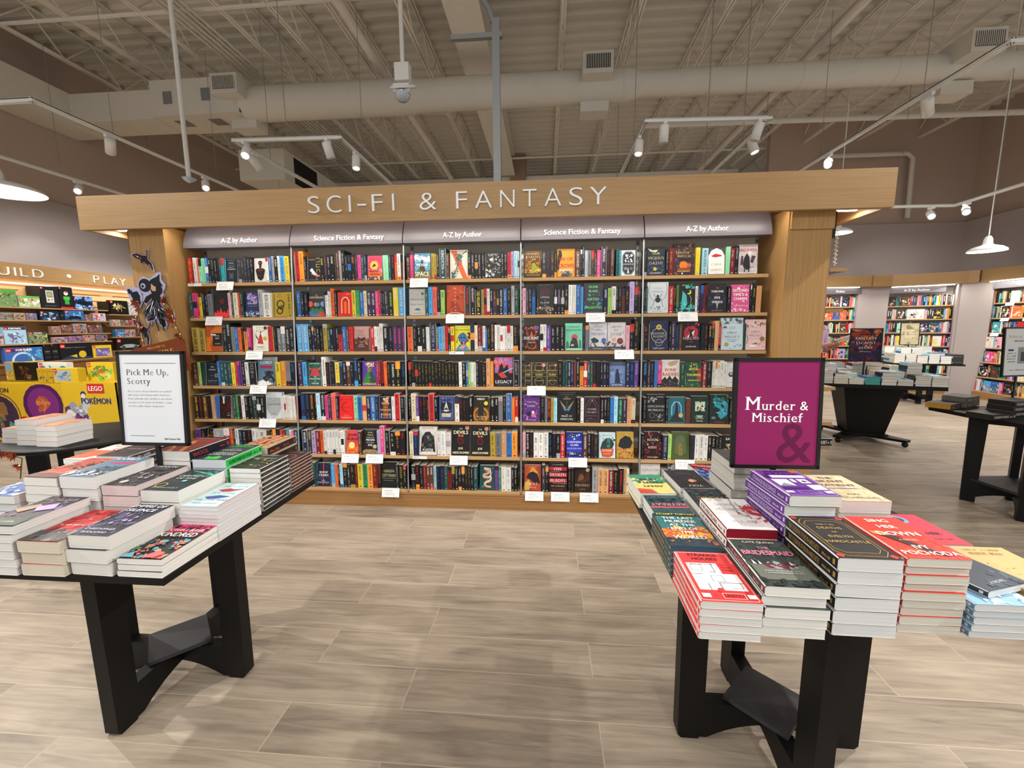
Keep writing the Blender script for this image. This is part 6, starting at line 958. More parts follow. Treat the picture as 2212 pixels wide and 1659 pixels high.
wallbox('pale set box with a red figure', 3.79, 3.95, 1.72, .22, 'b8c4c8', WAR, 'top tier, far end of toy wall')
for i in range(2): wallbox(f'black set box end on, {ORD[i+1]} beside the skeleton box', 3.44+i*.014-.03*i, 3.452+i*.014-.03*i, 1.72, .21, '1c1a16', '', 'far end of the toy wall', logo=False, d=.2) if i == 0 else None
for i, c in enumerate(('b8b4a4', '6a6a52', 'a8484a')): wallbox(f'{("pale grey", "olive", "red")[i]} little vehicle set box', 3.47+i*.15, 3.61+i*.15, 1.528, .1, c, WAR, 'second tier at the far end of the toy wall')
wallbox('blue car set box', 3.5, 3.66, 1.336, .13, '3a6a9a', DARKS, 'third tier at the far end of the toy wall'); wallbox('white and red car set box', 3.67, 3.86, 1.336, .12, 'b8a8a8', WAR, 'third tier at the far end of the toy wall')
wallbox('wide black set box with a grey roadster', 3.5, 3.95, 1.1, .2, '1b1b1d', 'p a8acb0 .1,.3 .3,.5 .6,.52 .9,.35 .8,.2 .2,.2;d .25 .22 .08 444;d .75 .22 .08 444', 'fourth tier, far end of toy wall')
# yellow cardboard display bin in front of the toy wall
t = thing('display_bin', 'big yellow printed cardboard display bin of toy sets in front of the toy wall', 'display bin', (-3.6, 2.0, 0))
q = MB(); x0, x1, y0, y1 = -.78, 1.12, -.34, .36
q.box(x0, y0, .02, x1, y1, .05, 'd8b020'); q.box(x0, y0, .05, .36, y0+.012, .775, 'd9b325'); q.box(x0, y1-.012, .05, x1, y1, .79, 'd9b325'); q.box(x0, y0, .05, x0+.012, y1, .78, 'd9b325'); q.box(x1-.012, y0, .05, x1, y1, .8, 'd9b325')
q.box(.36, y0, .05, x1, y0+.012, .795, 'e0bc2a'); q.box(x0, y0+.012, .6, x1, y1-.012, .62, 'c8a41e')
q.build('cardboard_bin', M_PRINT, t)
q = MB(); draw(q, 'd9b325|o .16 .4 .28 4a2a52 .012;d .16 .4 .25 3a2a48;z 4 7 .1 8a6a40,3a6a5a,b07a4a .05 .2 .25 .55;d .74 .62 .25 4a1a58;d .74 .62 .2 7a2a7a;z 6 6 .06 b05a38,d07a4a .68 .5 .8 .8;d .48 .3 .07 b82c28;d .48 .24 .06 e8e4e0;z 3 4 .05 7ab0d0,5a90b8 .72 .15 .8 .4;z 8 4 .06 3a9a8a,5ab0a0 .28 .12 .36 .3', (x0, y0, .05), (1, 0, 0), (0, 0, 1), (0, -1, 0), 1.14, .725)
text(q, 'POKÉMON', (-.6, y0-.003, .66), (1, 0, 0), (0, 0, 1), .06, '2a2a40', maxw=.4, bold=.03); text(q, 'SMART', (.2, y0-.003, .13), (1, 0, 0), (0, 0, 1), .045, '222', maxw=.2, bold=.03); text(q, 'PLAY', (.24, y0-.003, .07), (1, 0, 0), (0, 0, 1), .045, '222', maxw=.2, bold=.03); q.build('left_panel_print', M_PRINT, t)
q = MB(); draw(q, 'e0bc2a|d .15 .3 .3 5a3a7a;d .1 .25 .2 8a3a8a;z 4 9 .1 c8ccd4,9aa0b0,e8e8ec .1 .2 .5 .65;d .38 .8 .05 3a3a6a;d .38 .77 .04 e8e4f0', (.36, y0, .05), (1, 0, 0), (0, 0, 1), (0, -1, 0), .76, .745)
q.face([(.72, y0-.004, .66), (.95, y0-.004, .66), (.95, y0-.004, .78), (.72, y0-.004, .78)], 'd02a24'); text(q, 'LEGO', (.835, y0-.005, .69), (1, 0, 0), (0, 0, 1), .06, 'fff', maxw=.2, bold=.03); text(q, 'POKÉMON', (.82, y0-.004, .52), (1, 0, 0), (0, 0, 1), .075, '2a3a7a', maxw=.42, bold=.03); q.build('right_panel_print', M_PRINT, t)
def onbin(x, y, z): return frame((1, 0, 0), (0, 0, 1), (0, -1, 0), (x, y, z))
BINB = [('black set box with a dim brown creature shape', -4.21, .31, .24, '17130f', 'z 4 8 .13 5a3a26,3a2418,7a5a44 .3 .15 .7 .8', False), ('slim yellow and blue upright set box', -4.34, .11, .25, 'c8a83a', 'b .1 .5 .9 .95 7aa0c8;z 4 6 .16 e8d8b0,8a6a3a 0 0 1 .5', True),
 ('white and turquoise wave set box', -3.84, .42, .24, 'e0e8e8', 'z 4 12 .14 3aa0c0,7ac8d8,2a7090 0 0 1 .8', True), ('yellow set box with a leafy green scene', -3.13, .38, .24, 'e2c22c', 'z 4 12 .13 4a9a3a,8ac04a,d0e090,c85a30 .1 .1 .9 .8', True)]
for i, (l, x, w, h, c, a, lg) in enumerate(BINB): carton(f'{l}, standing in the yellow bin', onbin(x, 1.9, .79 if i else .79), w, h, .08, c, a, logo=lg, seed=i+40, group='sets in the yellow bin')
for i in range(3): carton(f'yellow set box seen end on in the bin, {ORD[i+1]} of three', onbin(-3.66+i*.075, 1.74, .78), .07, .19, .1, 'c8a428', 'z 4 3 .2 4a4a6a 0 .1 1 .4;s .75 .08 554', logo=False, seed=i, group='sets in the yellow bin')
carton('yellow set box with a blue sea creature scene, front row of the yellow bin', onbin(-3.43, 1.74, .78), .35, .19, .1, 'e0c030', 'b .06 .12 .7 .85 a8c0d8;z 4 8 .11 4a7ab0,c8b890,7aa0c8 .1 .15 .65 .7', seed=9, group='sets in the yellow bin')
q = MB()
for x, w, z in ((-4.36, 1.25, .775), (-3.1, .6, .79)): q.box(x, 1.7, z-.02, x+w, 2.3, z-.0005, 'c8a41e')
o = q.build('bin_tray', M_PRINT, None); o.parent = t; o.matrix_parent_inverse = Matrix.Translation((3.6, -2.0, 0))
# small round table with white books left of the bookcase
t = thing('round_table', 'small dark round table with white books, behind the white notice', 'table', (-.22, -.62, 0))
q = MB(); q.lathe([(0, .72), (.4, .72), (.42, .728), (.42, .745), (.41, .75), (0, .75)], (0, 0, 0), 28); q.build('table_top', M_BLACK, t)
for a in (0, pi/2):
    q = MB(); d = Vector((cos(a+.5), sin(a+.5), 0)); n_ = Vector((-d.y, d.x, 0))*.02; q.prism([(-.28, 0), (-.2, 0), (-.1, .07), (.1, .07), (.2, 0), (.28, 0), (.3, .72), (.2, .72), (.2, .15), (-.2, .15), (-.2, .72), (-.3, .72)][0:0] or [(-.28, .06), (.28, .06), (.28, .14), (-.28, .14)], -n_, d, (0, 0, 1), n_*2); q.build('cross_frame', M_BLACK, t)
    for s in (-1, 1): q = MB(); q.prism([(s*.2, 0), (s*.29, 0), (s*.3, .72), (s*.2, .72)], -n_, d, (0, 0, 1), n_*2); q.build('leg', M_BLACK, t)
TABLE['pale'] = ('white book with a peach cover', 'c88a68|z 3 6 .2 d8a888,a86a50 0 0 1 1;s .5 .05 eee', 'b87a58', 'e8e6e2')
stack('pale', -.5, -.86, .14, .21, .032, 3, where='round table, left pile', z0=.751); stack('pale', -.34, -.9, .14, .21, .032, 5, where='round table, middle pile', z0=.751); stack('pale', -.18, -.92, .14, .21, .032, 4, where='round table, right pile', z0=.751)

# ------------------------------------------------------------------ autumn decorations on the left pillar
M_LEAF = solid('copper_foil_leaf', '8a3a14', .35, metal=.5, var=.3, scale=40); M_WIRE = solid('dark_wire', '2a1a12', .6); M_TINSEL = solid('black_tinsel', '2a2a2e', .2, metal=.8); M_TINSEL2 = solid('silver_tinsel', '9a9aa4', .2, metal=.9)
def cutout(name, label, cat, loc, outline, pieces, d=.006, roty=0):
    """flat card figure on a pale card, standing just off the wood"""
    t = thing(name, label, cat, loc); t.rotation_euler = (0, roty, 0)
    q = MB(); q.prism(outline, (0, 0, 0), (1, 0, 0), (0, 0, 1), (0, -d, 0), 'a9a8c8'); q.build('card', M_MATTE, t)
    q = MB()
    for i, (c, pts) in enumerate(pieces): q.prism(pts, (0, -d, 0), (1, 0, 0), (0, 0, 1), (0, -.0012-.0004*i, 0), c)
    q.build('printed_figure', M_MATTE, t); return t
BIRD = [(-.15, .058), (-.12, .025), (-.05, -.006), (-.045, -.045), (.0, -.03), (.1, -.135), (.105, -.12), (.09, -.05), (.045, .0), (.062, .1), (.048, .112), (.03, .04), (-.02, .045), (-.09, .072)]
BP = [('33262c', [(p[0]*.9, p[1]*.9) for p in BIRD]), ('d8c8b8', [(-.1, .046), (-.05, .028), (-.07, .02)]), ('b09888', [(.045, -.06), (.08, -.105), (.055, -.05)]), ('8a7468', [(-.06, .022), (-.02, .012), (-.04, .002)]), ('a88e7c', [(.03, .04), (.045, .09), (.035, .03)])]
sc_ = lambda pts, k: [(p[0]*k, p[1]*k) for p in pts]
cutout('bird_cutout', 'dark striped swooping bird cutout high on the left pillar', 'decoration', (-.205, -.022, 2.01), sc_(BIRD, .72), [(c, sc_(p, .72)) for c, p in BP])
cutout('bird_cutout', 'dark striped diving bird cutout below the witch on the left pillar', 'decoration', (-.285, -.022, 1.455), sc_(BIRD, .82), [(c, sc_(p, .82)) for c, p in BP], roty=.45)
K_ = '15151b'; arc = lambda x, z, r, a0, a1, n=10: [(x+r*cos(a0+(a1-a0)*i/n), z+r*sin(a0+(a1-a0)*i/n)) for i in range(n+1)]
w = cutout('witch_cutout', 'black witch cutout with pointed hat and glittering tinsel skirt on the left pillar', 'decoration', (-.165, -.022, 1.69),
 [(-.1, .17), (-.06, .19), (-.02, .17), (.005, .18), (.05, .215), (.085, .22), (.085, .16), (.115, .12), (.105, .09), (.085, .06), (.1, .03), (.08, .005), (.06, -.02), (.09, -.1), (.13, -.08), (.16, -.09), (.165, -.115), (.14, -.165), (.11, -.16), (.085, -.145), (.095, -.19), (.075, -.225), (.045, -.215), (.02, -.18), (-.03, -.165), (-.08, -.175), (-.09, -.15), (-.06, -.12), (-.06, -.05), (-.095, .0), (-.085, .05), (-.115, .09), (-.125, .13)],
 [(K_, [(-.035, .135), (.0, .165), (.05, .185), (.075, .205), (.07, .15), (.095, .11), (.03, .125)]), (K_, arc(-.06, .12, .052, 0, 2*pi, 16)), ('a9a8c8', arc(-.075, .115, .022, 0, 2*pi, 10)), (K_, arc(-.078, .113, .012, 0, 2*pi, 8)), (K_, arc(.035, .085, .05, 0, 2*pi, 14)),
  ('c89a7a', [(.0, .125), (.035, .105), (.03, .075), (.005, .07), (-.01, .095)]), (K_, [(.005, .075), (.05, .07), (.05, .0), (.03, -.02), (-.02, -.02)]), (K_, [(.0, .06), (-.06, .03), (-.085, -.01), (-.06, -.025), (-.04, .0), (.0, .03)]), ('c89a7a', [(-.08, -.02), (-.055, -.02), (-.06, -.035)]), (K_, [(.05, .05), (.075, .0), (.055, -.02), (.04, .0)]),
  ('8a4a28', [(.085, -.115), (.135, -.095), (.15, -.12), (.125, -.15), (.09, -.13)]), (K_, [(.03, -.14), (.075, -.15), (.08, -.2), (.06, -.21), (.035, -.18)]), (K_, [(-.07, -.16), (-.02, -.15), (-.01, -.135), (-.06, -.14)])])
q = MB(); rnd = random.Random(3)
for i in range(520):
    a = rnd.uniform(-1, 1); x = a*.035+.01; L = rnd.uniform(.07, .15); x1 = a*.092+.01+rnd.uniform(-.012, .012); yv = rnd.uniform(-.045, -.014); wv = .0013; z0 = rnd.uniform(-.05, .0)
    q.face([(x-wv, -.013, z0), (x+wv, -.013+rnd.uniform(-.002, .002), z0), (x1+wv, yv, -L), (x1-wv, yv+rnd.uniform(-.002, .002), -L)], mi=rnd.choice((0, 0, 1)))
q.build('tinsel_skirt', [M_TINSEL, M_TINSEL2], w)
for x in (.0, .045): q = MB(); q.tube([(x, -.012, -.15), (x+.02, -.012, -.24)], .004, 6); q.build('leg', M_BLACK2, w)
cutout('cat_cutout', 'black cat cutout reaching out beside the witch', 'decoration', (-.325, -.024, 1.715), [(-.075, .085), (-.06, .045), (-.04, -.02), (-.03, -.075), (.04, -.08), (.06, -.05), (.07, .01), (.05, .07), (.0, .085), (-.03, .08)],
 [(K_, [(-.055, .065), (-.045, .03), (-.02, .03), (-.015, .06), (-.025, .055), (-.035, .07)]), (K_, [(-.03, .04), (.03, .05), (.05, .01), (.04, -.03), (.0, -.02), (-.025, .01)]), (K_, [(-.015, .0), (.005, .0), (-.005, -.06), (-.02, -.06)]), (K_, [(.03, -.02), (.045, .0), (.05, -.045), (.035, -.06)])])
t = thing('banner', 'rust brown banner lettered WELCOME TO FOXFIRE at the foot of the decorations', 'banner', (-.18, -.025, 1.24)); t.rotation_euler = (0, -.17, 0)
q = MB(); q.prism([(-.25, -.12), (.25, -.15), (.26, .1), (.2, .12), (-.2, .1), (-.26, .08)], (0, 0, 0), (1, 0, 0), (0, 0, 1), (0, -.004, 0), '7c3a1c')
text(q, 'WELCOME TO', (0, -.0045, .072), (1, 0, 0), (0, 0, 1), .017, 'd0a050', maxw=.22, bold=.02); text(q, 'FOXFIRE', (0, -.0045, .0), (1, 0, 0), (0, 0, 1), .05, 'd8a850', maxw=.44, serif=True, bold=.03); q.build('cloth', M_MATTE, t)
def garland(label, pts, nleaf, nlight, seed):
    t = thing('leaf_garland', label, 'garland'); rnd = random.Random(seed); P = [Vector(p) for p in pts]
    q = MB(); q.tube(P, .0025, 5); q.build('wire', M_WIRE, t)
    def at(s): s *= len(P)-1; i = min(int(s), len(P)-2); return P[i].lerp(P[i+1], s-i)
    q = MB()
    for i in range(nleaf):
        c = at(rnd.random())+Vector((rnd.uniform(-.02, .02), rnd.uniform(-.03, -.005), rnd.uniform(-.02, .02))); a = rnd.uniform(0, 6.3); R = Matrix.Rotation(a, 3, 'Y') @ Matrix.Rotation(rnd.uniform(-.6, .6), 3, 'X') @ Matrix.Rotation(rnd.uniform(-.5, .5), 3, 'Z'); s = rnd.uniform(.018, .034)
        q.face([c+R @ Vector((x*s, .004*((k % 2)*2-1), z*s)) for k, (x, z) in enumerate([(0, -1), (.3, -.4), (.9, -.3), (.5, .1), (.8, .7), (.25, .5), (0, 1.1), (-.25, .5), (-.8, .7), (-.5, .1), (-.9, -.3), (-.3, -.4)])])
    lf = q.build('leaves', M_LEAF, t); lf['kind'] = 'stuff'
    q = MB()
    for i in range(nlight):
        c = at((i+.5)/nlight)+Vector((rnd.uniform(-.015, .015), -.02, rnd.uniform(-.015, .015))); q.lathe([(0, -.004), (.004, 0), (0, .004)], c, 6)
    q.build('fairy_lights', M_FABL, t)
garland('copper leaf garland with fairy lights trailing down the left pillar', [(-.08, -.03, 1.72), (-.02, -.03, 1.62), (.0, -.03, 1.5), (.03, -.02, 1.42), (.02, .0, 1.36), (-.01, -.03, 1.28), (.03, -.03, 1.18), (.0, -.03, 1.05)], 22, 8, 4)
garland('copper leaf garland with fairy lights at the outer side of the left pillar', [(-.3, -.03, 1.66), (-.31, -.03, 1.58), (-.3, -.03, 1.46), (-.29, -.03, 1.34)], 8, 4, 8)
garland('copper leaf garland lying over the edge of the small round table', [(-.6, -.85, .765), (-.5, -1.0, .77), (-.36, -1.06, .77), (-.22, -1.07, .765), (-.1, -1.06, .72), (-.12, -1.07, .6)], 26, 4, 9)

# ------------------------------------------------------------------ far bookcases on the right
def rack(label, M, bays, sign, bw=.92, seed=0, first=0):
    t = thing('wall_bookcase', label, 'bookcase'); t.matrix_world = M; L = bays*bw
    q = MB(); q.box(0, .3, 0, L, .33, 2.2); q.build('back_panel', M_PANEL, t)
    q = MB(); q.box(-.0, -.02, 0, L, .3, .13); q.build('plinth', M_OAKD, t)
    for k in range(1, 8): q = MB(); q.box(0, yf(k), ZS[k]-.024, L, .3, ZS[k]); q.build('shelf', M_SHELF, t)
    for s in sign:
        q = MB(); q.box(s[1]-s[2], .05, 2.1, s[1]+s[2], .09, 2.22); q.build('header_sign', M_SIGN, t); q = MB(); text(q, s[0], (s[1], .048, 2.135), (1, 0, 0), (0, 0, 1), .045, 'eee', bold=.02); q.build('sign_lettering', M_MATTE, t)
    q = MB(); q.box(.05, -.02, 2.226, L-.05, .02, 2.24); q.build('light_strip', M_LED, t)
    rnd = random.Random(seed); cols = 'kkkkKwwwcGgrrRoOynnbbBlTteEapPmMsNuvkk'; nn = 0
    for b in range(bays):
        for k in range(1, 8):
            x = b*bw+.02; end = (b+1)*bw-.03
            while x < end:
                c1 = rnd.choice(cols); y0 = yf(k)+.01; z0 = ZS[k]
                if rnd.random() < .24 and x+.15 < end:
                    w_, h = .135, .205; cc = shade(c1, rnd.uniform(.8, 1.2)); sp = '%02x%02x%02x' % tuple(int(HEX[c1][i:i+2], 16) for i in (0, 2, 4))
                    c2, c3 = HEX[rnd.choice('wckyornM')], HEX[rnd.choice('wcGTRuE')]
                    m0 = MB(); m0.box(0, 0, 0, w_, .03, h, sp); draw(m0, f'{sp}|z {nn} 6 .2 {c3},{c2} 0 .1 1 .7;s .82 .07 {c2};s .1 .05 {c2}', (0, 0, 0), (1, 0, 0), (0, 0, 1), (0, -1, 0), w_, h, seed=nn)
                    for v in range(len(m0.V)): p = M @ (Vector(m0.V[v])+Vector((x, y0, z0))); m0.V[v] = tuple(p)
                    o_ = len(mass.V); mass.V += m0.V; mass.F += [tuple(i+o_ for i in f) for f in m0.F]; mass.C += m0.C; mass.I += m0.I; mass.S += m0.S; x += w_+.006; nn += 1
                else:
                    w_ = rnd.uniform(.016, .038); h = rnd.uniform(.18, .225); n0 = len(mass.V); mass.box(x, y0, z0, x+w_-.0015, y0+.13, z0+h, shade(c1, rnd.uniform(.75, 1.2)))
                    zz = z0+h*rnd.uniform(.3, .45); mass.face([(x+w_*.3, y0-.001, zz), (x+w_*.62, y0-.001, zz), (x+w_*.62, y0-.001, z0+h*.88), (x+w_*.3, y0-.001, z0+h*.88)], HEX[rnd.choice('wcyGko')])
                    for v in range(n0, len(mass.V)): mass.V[v] = tuple(M @ Vector(mass.V[v]))
                    x += w_
    return t
RM = lambda x, y, a: Matrix.Translation((x, y, 0)) @ Matrix.Rotation(a, 4, 'Z')
rack('long far wall bookcase under a Fiction sign, right of the tall oak pillar', RM(7.82, 6.55, 0), 2, [('Fiction', 1.45, .44)], seed=1)
am = math.atan2(6.05-6.62, 11.2-10.2)
rack('angled far bookcase under an A-Z by Author sign in the corner', RM(10.28, 6.66, am), 1, [('A-Z by Author', .46, .44)], bw=1.06, seed=2)
rack('far bookcase along the right wall under a Fiction sign', RM(11.35, 5.72, -pi/2), 3, [('Fiction', .55, .5)], seed=3)
for pts, nm in (([(7.78, 6.5), (9.82, 6.5)], 'back'), ([(9.82, 6.46), (10.2, 6.46), (11.18, 5.92), (11.26, 5.8)], 'corner'), ([(11.3, 5.8), (11.3, 2.6)], 'right')):
    q = MB()
    for (a, b) in zip(pts, pts[1:]):
        d = Vector((b[0]-a[0], b[1]-a[1], 0)).normalized(); n_ = Vector((-d.y, d.x, 0))
        q.prism([(0, 2.24), ((Vector((*b, 0))-Vector((*a, 0))).length, 2.24), ((Vector((*b, 0))-Vector((*a, 0))).length, 2.47), (0, 2.47)], (*a, 0), d, (0, 0, 1), n_*.1)
    o = q.build('oak_fascia', M_OAKX); tag(o, {'back': 'oak fascia beam over the far wall bookcase beside the pillar', 'corner': 'oak fascia beam over the angled corner bookcase', 'right': 'oak fascia beam over the right wall bookcase'}[nm], 'fascia')
for x, y, w_, a, nm in ((9.66, 6.62, .62, 0, 'back'), (11.22, 6.08, .46, -1.1, 'right')):
    q = MB(); q.box(0, 0, 0, w_, .3, 2.3); o = struct('wall_pier_'+nm, q, M_WALLL); o.location = (x, y, 0); o.rotation_euler = (0, 0, a)
q = MB(); q.box(1.062, -.02, 0, 1.2, .3, 2.3); o = struct('wall_pier_corner', q, M_WALLL); o.matrix_world = RM(10.28, 6.66, am)
for j, (x, k) in enumerate(((.25, 1), (.22, 2), (.1, 3), (.75, 3), (.85, 4), (.6, 2))):
    q = MB(); q.prism([(0, 0), (.15, 0), (.15, .06), (0, .06)], (0, 0, 0), (1, 0, 0), (0, -.3, -1), (0, -.0015, .0), 'eef0f0'); o = q.build('shelf_card', M_PRINT); o.matrix_world = RM(11.35, 5.72, -pi/2) @ Matrix.Translation((x, yf(k)-.004, ZS[k]-.002))
    tag(o, f'white card on the right wall bookcase, {ROWN[k]}'+({2: ', nearer corner one', 3: ', nearer corner one', 4: ''}.get(k, '') if x < .3 else ', farther from corner'), 'card', 'shelf cards')
for x, y, z in ((8.9, 6.35, 2.22), (10.7, 6.2, 2.22)): area_lamp('far_strip_light', (x, y, z), (radians(-20), 0, 0), 1.5, .05, 14)
area_lamp('far_strip_light', (11.2, 4.3, 2.22), (0, radians(-20), 0), .05, 2.6, 18)

# ------------------------------------------------------------------ tables and notices on the right
def pile(x, y, z, w_, l, t_, n, rot, seed, page='dad6cc', cov='k'):
    rnd = random.Random(seed)
    for i in range(n):
        M = Matrix.Translation((x, y, z+i*t_)) @ Matrix.Rotation(rot+rnd.uniform(-.04, .04), 4, 'Z'); n0 = len(mass.V)
        c = HEX[rnd.choice(cov)]; pc = rgb(page); f = rnd.uniform(.88, 1.05); pc = tuple(v*f for v in pc)
        mass.box(-w_/2, -l/2, .001, w_/2, l/2, t_-.0015, pc); mass.box(-w_/2, -l/2, t_-.0015, w_/2, l/2, t_-.0004, c); mass.box(-w_/2-.0005, -l/2, .0005, -w_/2, l/2, t_-.0006, c)
        if i == n-1: draw(mass, f'{c}|z {seed} 8 .2 {HEX[rnd.choice("wcbouTsl")]},{HEX[rnd.choice("kgrBEn")]} 0 0 1 .7;s .82 .06 eee', (-w_/2, -l/2, t_), (1, 0, 0), (0, 1, 0), (0, 0, 1), w_, l, seed=seed)
        for v in range(n0, len(mass.V)): mass.V[v] = tuple(M @ Vector(mass.V[v]))
t = thing('pedestal_table', 'black table on a tapered pedestal with casters, heaped with books, behind the magenta sign', 'table', (7.0, 2.45, 0), -.28)
q = MB(); q.box(-.62, -.42, .7, .62, .42, .745); q.build('table_top', M_BLACK, t)
q = MB(); q.add([(-.19, -.17, .1), (.19, -.17, .1), (.19, .17, .1), (-.19, .17, .1), (-.3, -.26, .7), (.3, -.26, .7), (.3, .26, .7), (-.3, .26, .7)], [(0, 1, 5, 4), (1, 2, 6, 5), (2, 3, 7, 6), (3, 0, 4, 7), (4, 5, 6, 7)]); q.box(-.22, -.2, .085, .22, .2, .105); q.build('pedestal', M_BLACK, t)
for a in range(4):
    q = MB(); d = Vector((cos(a*pi/2+pi/4), sin(a*pi/2+pi/4), 0)); n_ = Vector((-d.y, d.x, 0)); o = Vector((0, 0, .06))
    q.prism([(0, -.13), (.5, -.045), (.5, .045), (0, .13)], o, d, n_, (0, 0, .03)); ft = q.build('foot', M_BLACK, t)
    q = MB(); c = d*.47+Vector((0, 0, .03)); q.lathe([(0, -.012), (.03, -.012), (.03, .012), (0, .012)], c, 14, M=Matrix.Rotation(pi/2, 3, 'X')); q.build('caster', M_BLACK2, ft)
rnd = random.Random(11); R4 = lambda x, y: (7.0+x*cos(-.28)-y*sin(-.28), 2.45+x*sin(-.28)+y*cos(-.28))
for i in range(8):
    for j in range(4):
        x, y = R4(-.54+i*.155, -.32+j*.215)
        if abs(x-6.86) < .09 and abs(y-2.3) < .12: continue
        pile(x, y, .746, .14, .2, rnd.choice((.024, .03, .036)), (rnd.choice((3, 4, 4, 5)) if j == 0 else rnd.choice((4, 5, 6, 7))), -.28, i*9+j, page=rnd.choice(('dcd8cc', 'd2cfc8', 'c8ccd0')) if (i, j) != (3, 0) else '3a9a8a', cov='kwbTlonck')
t = thing('display_table', 'black table stacked with white books far off before the corner bookcase', 'table', (9.85, 5.25, 0), -.3)
q = MB(); q.box(-.5, -.45, .72, .5, .45, .75); q.build('table_top', M_BLACK, t)
for a in (0, pi/2):
    q = MB(); d = Vector((cos(a), sin(a), 0)); n_ = Vector((-d.y, d.x, 0))*.03; q.prism([(-.3, .05), (.3, .05), (.3, .14), (-.3, .14)], -n_, d, (0, 0, 1), n_*2); q.build('cross_frame', M_BLACK, t)
    for s in (-1, 1): q = MB(); q.prism([(s*.22, 0), (s*.3, 0), (s*.3, .72), (s*.22, .72)], -n_, d, (0, 0, 1), n_*2); q.build('leg', M_BLACK, t)
for i in range(6):
    for j in range(4):
        a = -.3; lx, ly = -.4+i*.16, -.33+j*.22
        if abs(9.85+lx*cos(a)-ly*sin(a)-9.74) < .1 and abs(5.25+lx*sin(a)+ly*cos(a)-5.3) < .13: continue
        pile(9.85+lx*cos(a)-ly*sin(a), 5.25+lx*sin(a)+ly*cos(a), .751, .145, .205, .034, rnd.choice((4, 5, 6, 8)) if i != 5 else 5, a, 100+i*5+j, page='dfdcd4' if i != 5 else '33312f', cov='wlbcT')
t = thing('display_table', 'dark table at right with black gilt edged books and a notice', 'table', (6.66, .28, 0), .1)
q = MB(); q.box(-.36, -.5, .72, .6, .42, .75); q.build('table_top', M_BLACK, t)
for a in (pi/4, -pi/4):
    q = MB(); d = Vector((cos(a), sin(a), 0)); n_ = Vector((-d.y, d.x, 0))*.024; arch = [(-.28+.56*i/10, .01+.09*(1-(-1+.2*i)**2)) for i in range(11)]
    for p0, p1 in zip(arch, arch[1:]): q.prism([p0, p1, (p1[0], .18), (p0[0], .18)], -n_, d, (0, 0, 1), n_*2)
    q.build('stretcher', M_BLACK, t); q = MB(); q.prism([(-.3, .66), (.3, .66), (.3, .72), (-.3, .72)], -n_, d, (0, 0, 1), n_*2); q.build('top_rail', M_BLACK, t)
    for s in (-1, 1): q = MB(); q.prism([(s*.215, 0), (s*.3, 0), (s*.31, .72), (s*.2, .72)], -n_*1.02, d, (0, 0, 1), n_*2.04); q.build('leg', M_BLACK, t)
q = MB(); q.prism([(-.2, -.2), (.2, -.2), (.2, .2), (-.2, .2)], (0, 0, .18), (1, 0, 0), (0, 1, 0), (0, 0, .02)); q.build('square_shelf', M_DIAM, t)
GIL = ('black book with gilt sprayed edges', '1c1a1a|o .5 .5 .3 8a6a3a .02;z 3 8 .1 3a2a22,5a4030 0 0 1 1;s .8 .06 b89050', '141414', 'b98a3c', '', 'b89050')
TABLE['gilt'] = GIL; TABLE['slate'] = ('black book with grey sprayed edges',)+GIL[1:3]+('6d6a6c', '', 'c8a860'); TABLE['blackb'] = ('black book with pale spine capitals', '1a191a|z 3 8 .12 3a3638,242224 0 0 1 1;s .75 .06 ccc', '121212', '2a2826', 'FOURTH WING', 'c8c0b0')
stack('gilt', 6.28, .52, .16, .235, .043, 1, where='dark table at right', rot=pi/2+.55, z0=.751); stack('slate', 6.5, .62, .16, .235, .043, 2, where='dark table at right', rot=pi/2+.5, z0=.751)
stack('blackb', 6.25, .1, .16, .235, .04, 1, where='dark table at right', rot=pi/2+.3, z0=.751); stack('blackb', 6.5, .22, .16, .235, .04, 3, where='rear of dark right table', rot=pi/2+.3, z0=.751)
t, q, P, ux, uz, iw, ih = notice('pale framed event notice on the dark table at right', 6.78, .52, 1.03, .33, .4, 'cfd2d0', rot=.25, foot=.752)
text(q, 'Rebecca', P(.12, .8), ux, uz, .024, 'a86a60', align='l', serif=True); rnd = random.Random(2)
scribble(q, P(.3, .72), ux, uz, .15, .012, '555', rnd); R_(q, P, .45, .25, .95, .6, '8a8e90'); R_(q, P, .55, .3, .9, .5, '5a6064'); R_(q, P, .12, .52, .3, .56, '3a4a7a')
for j in range(4): scribble(q, P(.1, .46-j*.06), ux, uz, .09, .009, '556', rnd)
scribble(q, P(.2, .1), ux, uz, .2, .008, '555', rnd); q.build('printed_sheet', M_MATTE, t)
t, q, P, ux, uz, iw, ih = notice('dark framed poster with flame red sky on the pedestal table', 6.86, 2.3, 1.0, .33, .41, '2a2436', rot=-.25, foot=.747)
draw(q, '2a2436|z 3 12 .2 8a3a2a,b8562e,5a2a3a,c8743a 0 .45 1 1;z 5 12 .16 3a2a5a,6a2a2a,28305a 0 0 1 .5', P(0, 0), ux, uz, P(0, 0, .001)-P(0, 0, 0), iw, ih)
for s_, y, h in (('FANTASY', .67, .032), ('ESCAPIST', .53, .03), ('GLORY', .38, .028)): text(q, s_, P(.5, y, .003), ux, uz, h, 'f0ece4', serif=True, maxw=iw*.8)
scribble(q, P(.3, .28, .003), ux, uz, .12, .01, 'ccc', rnd); q.build('printed_sheet', M_MATTE, t)
t, q, P, ux, uz, iw, ih = notice('small sepia framed poster on the far white book table', 9.74, 5.3, 1.06, .3, .42, 'b8aa88', rot=-.2, foot=.752)
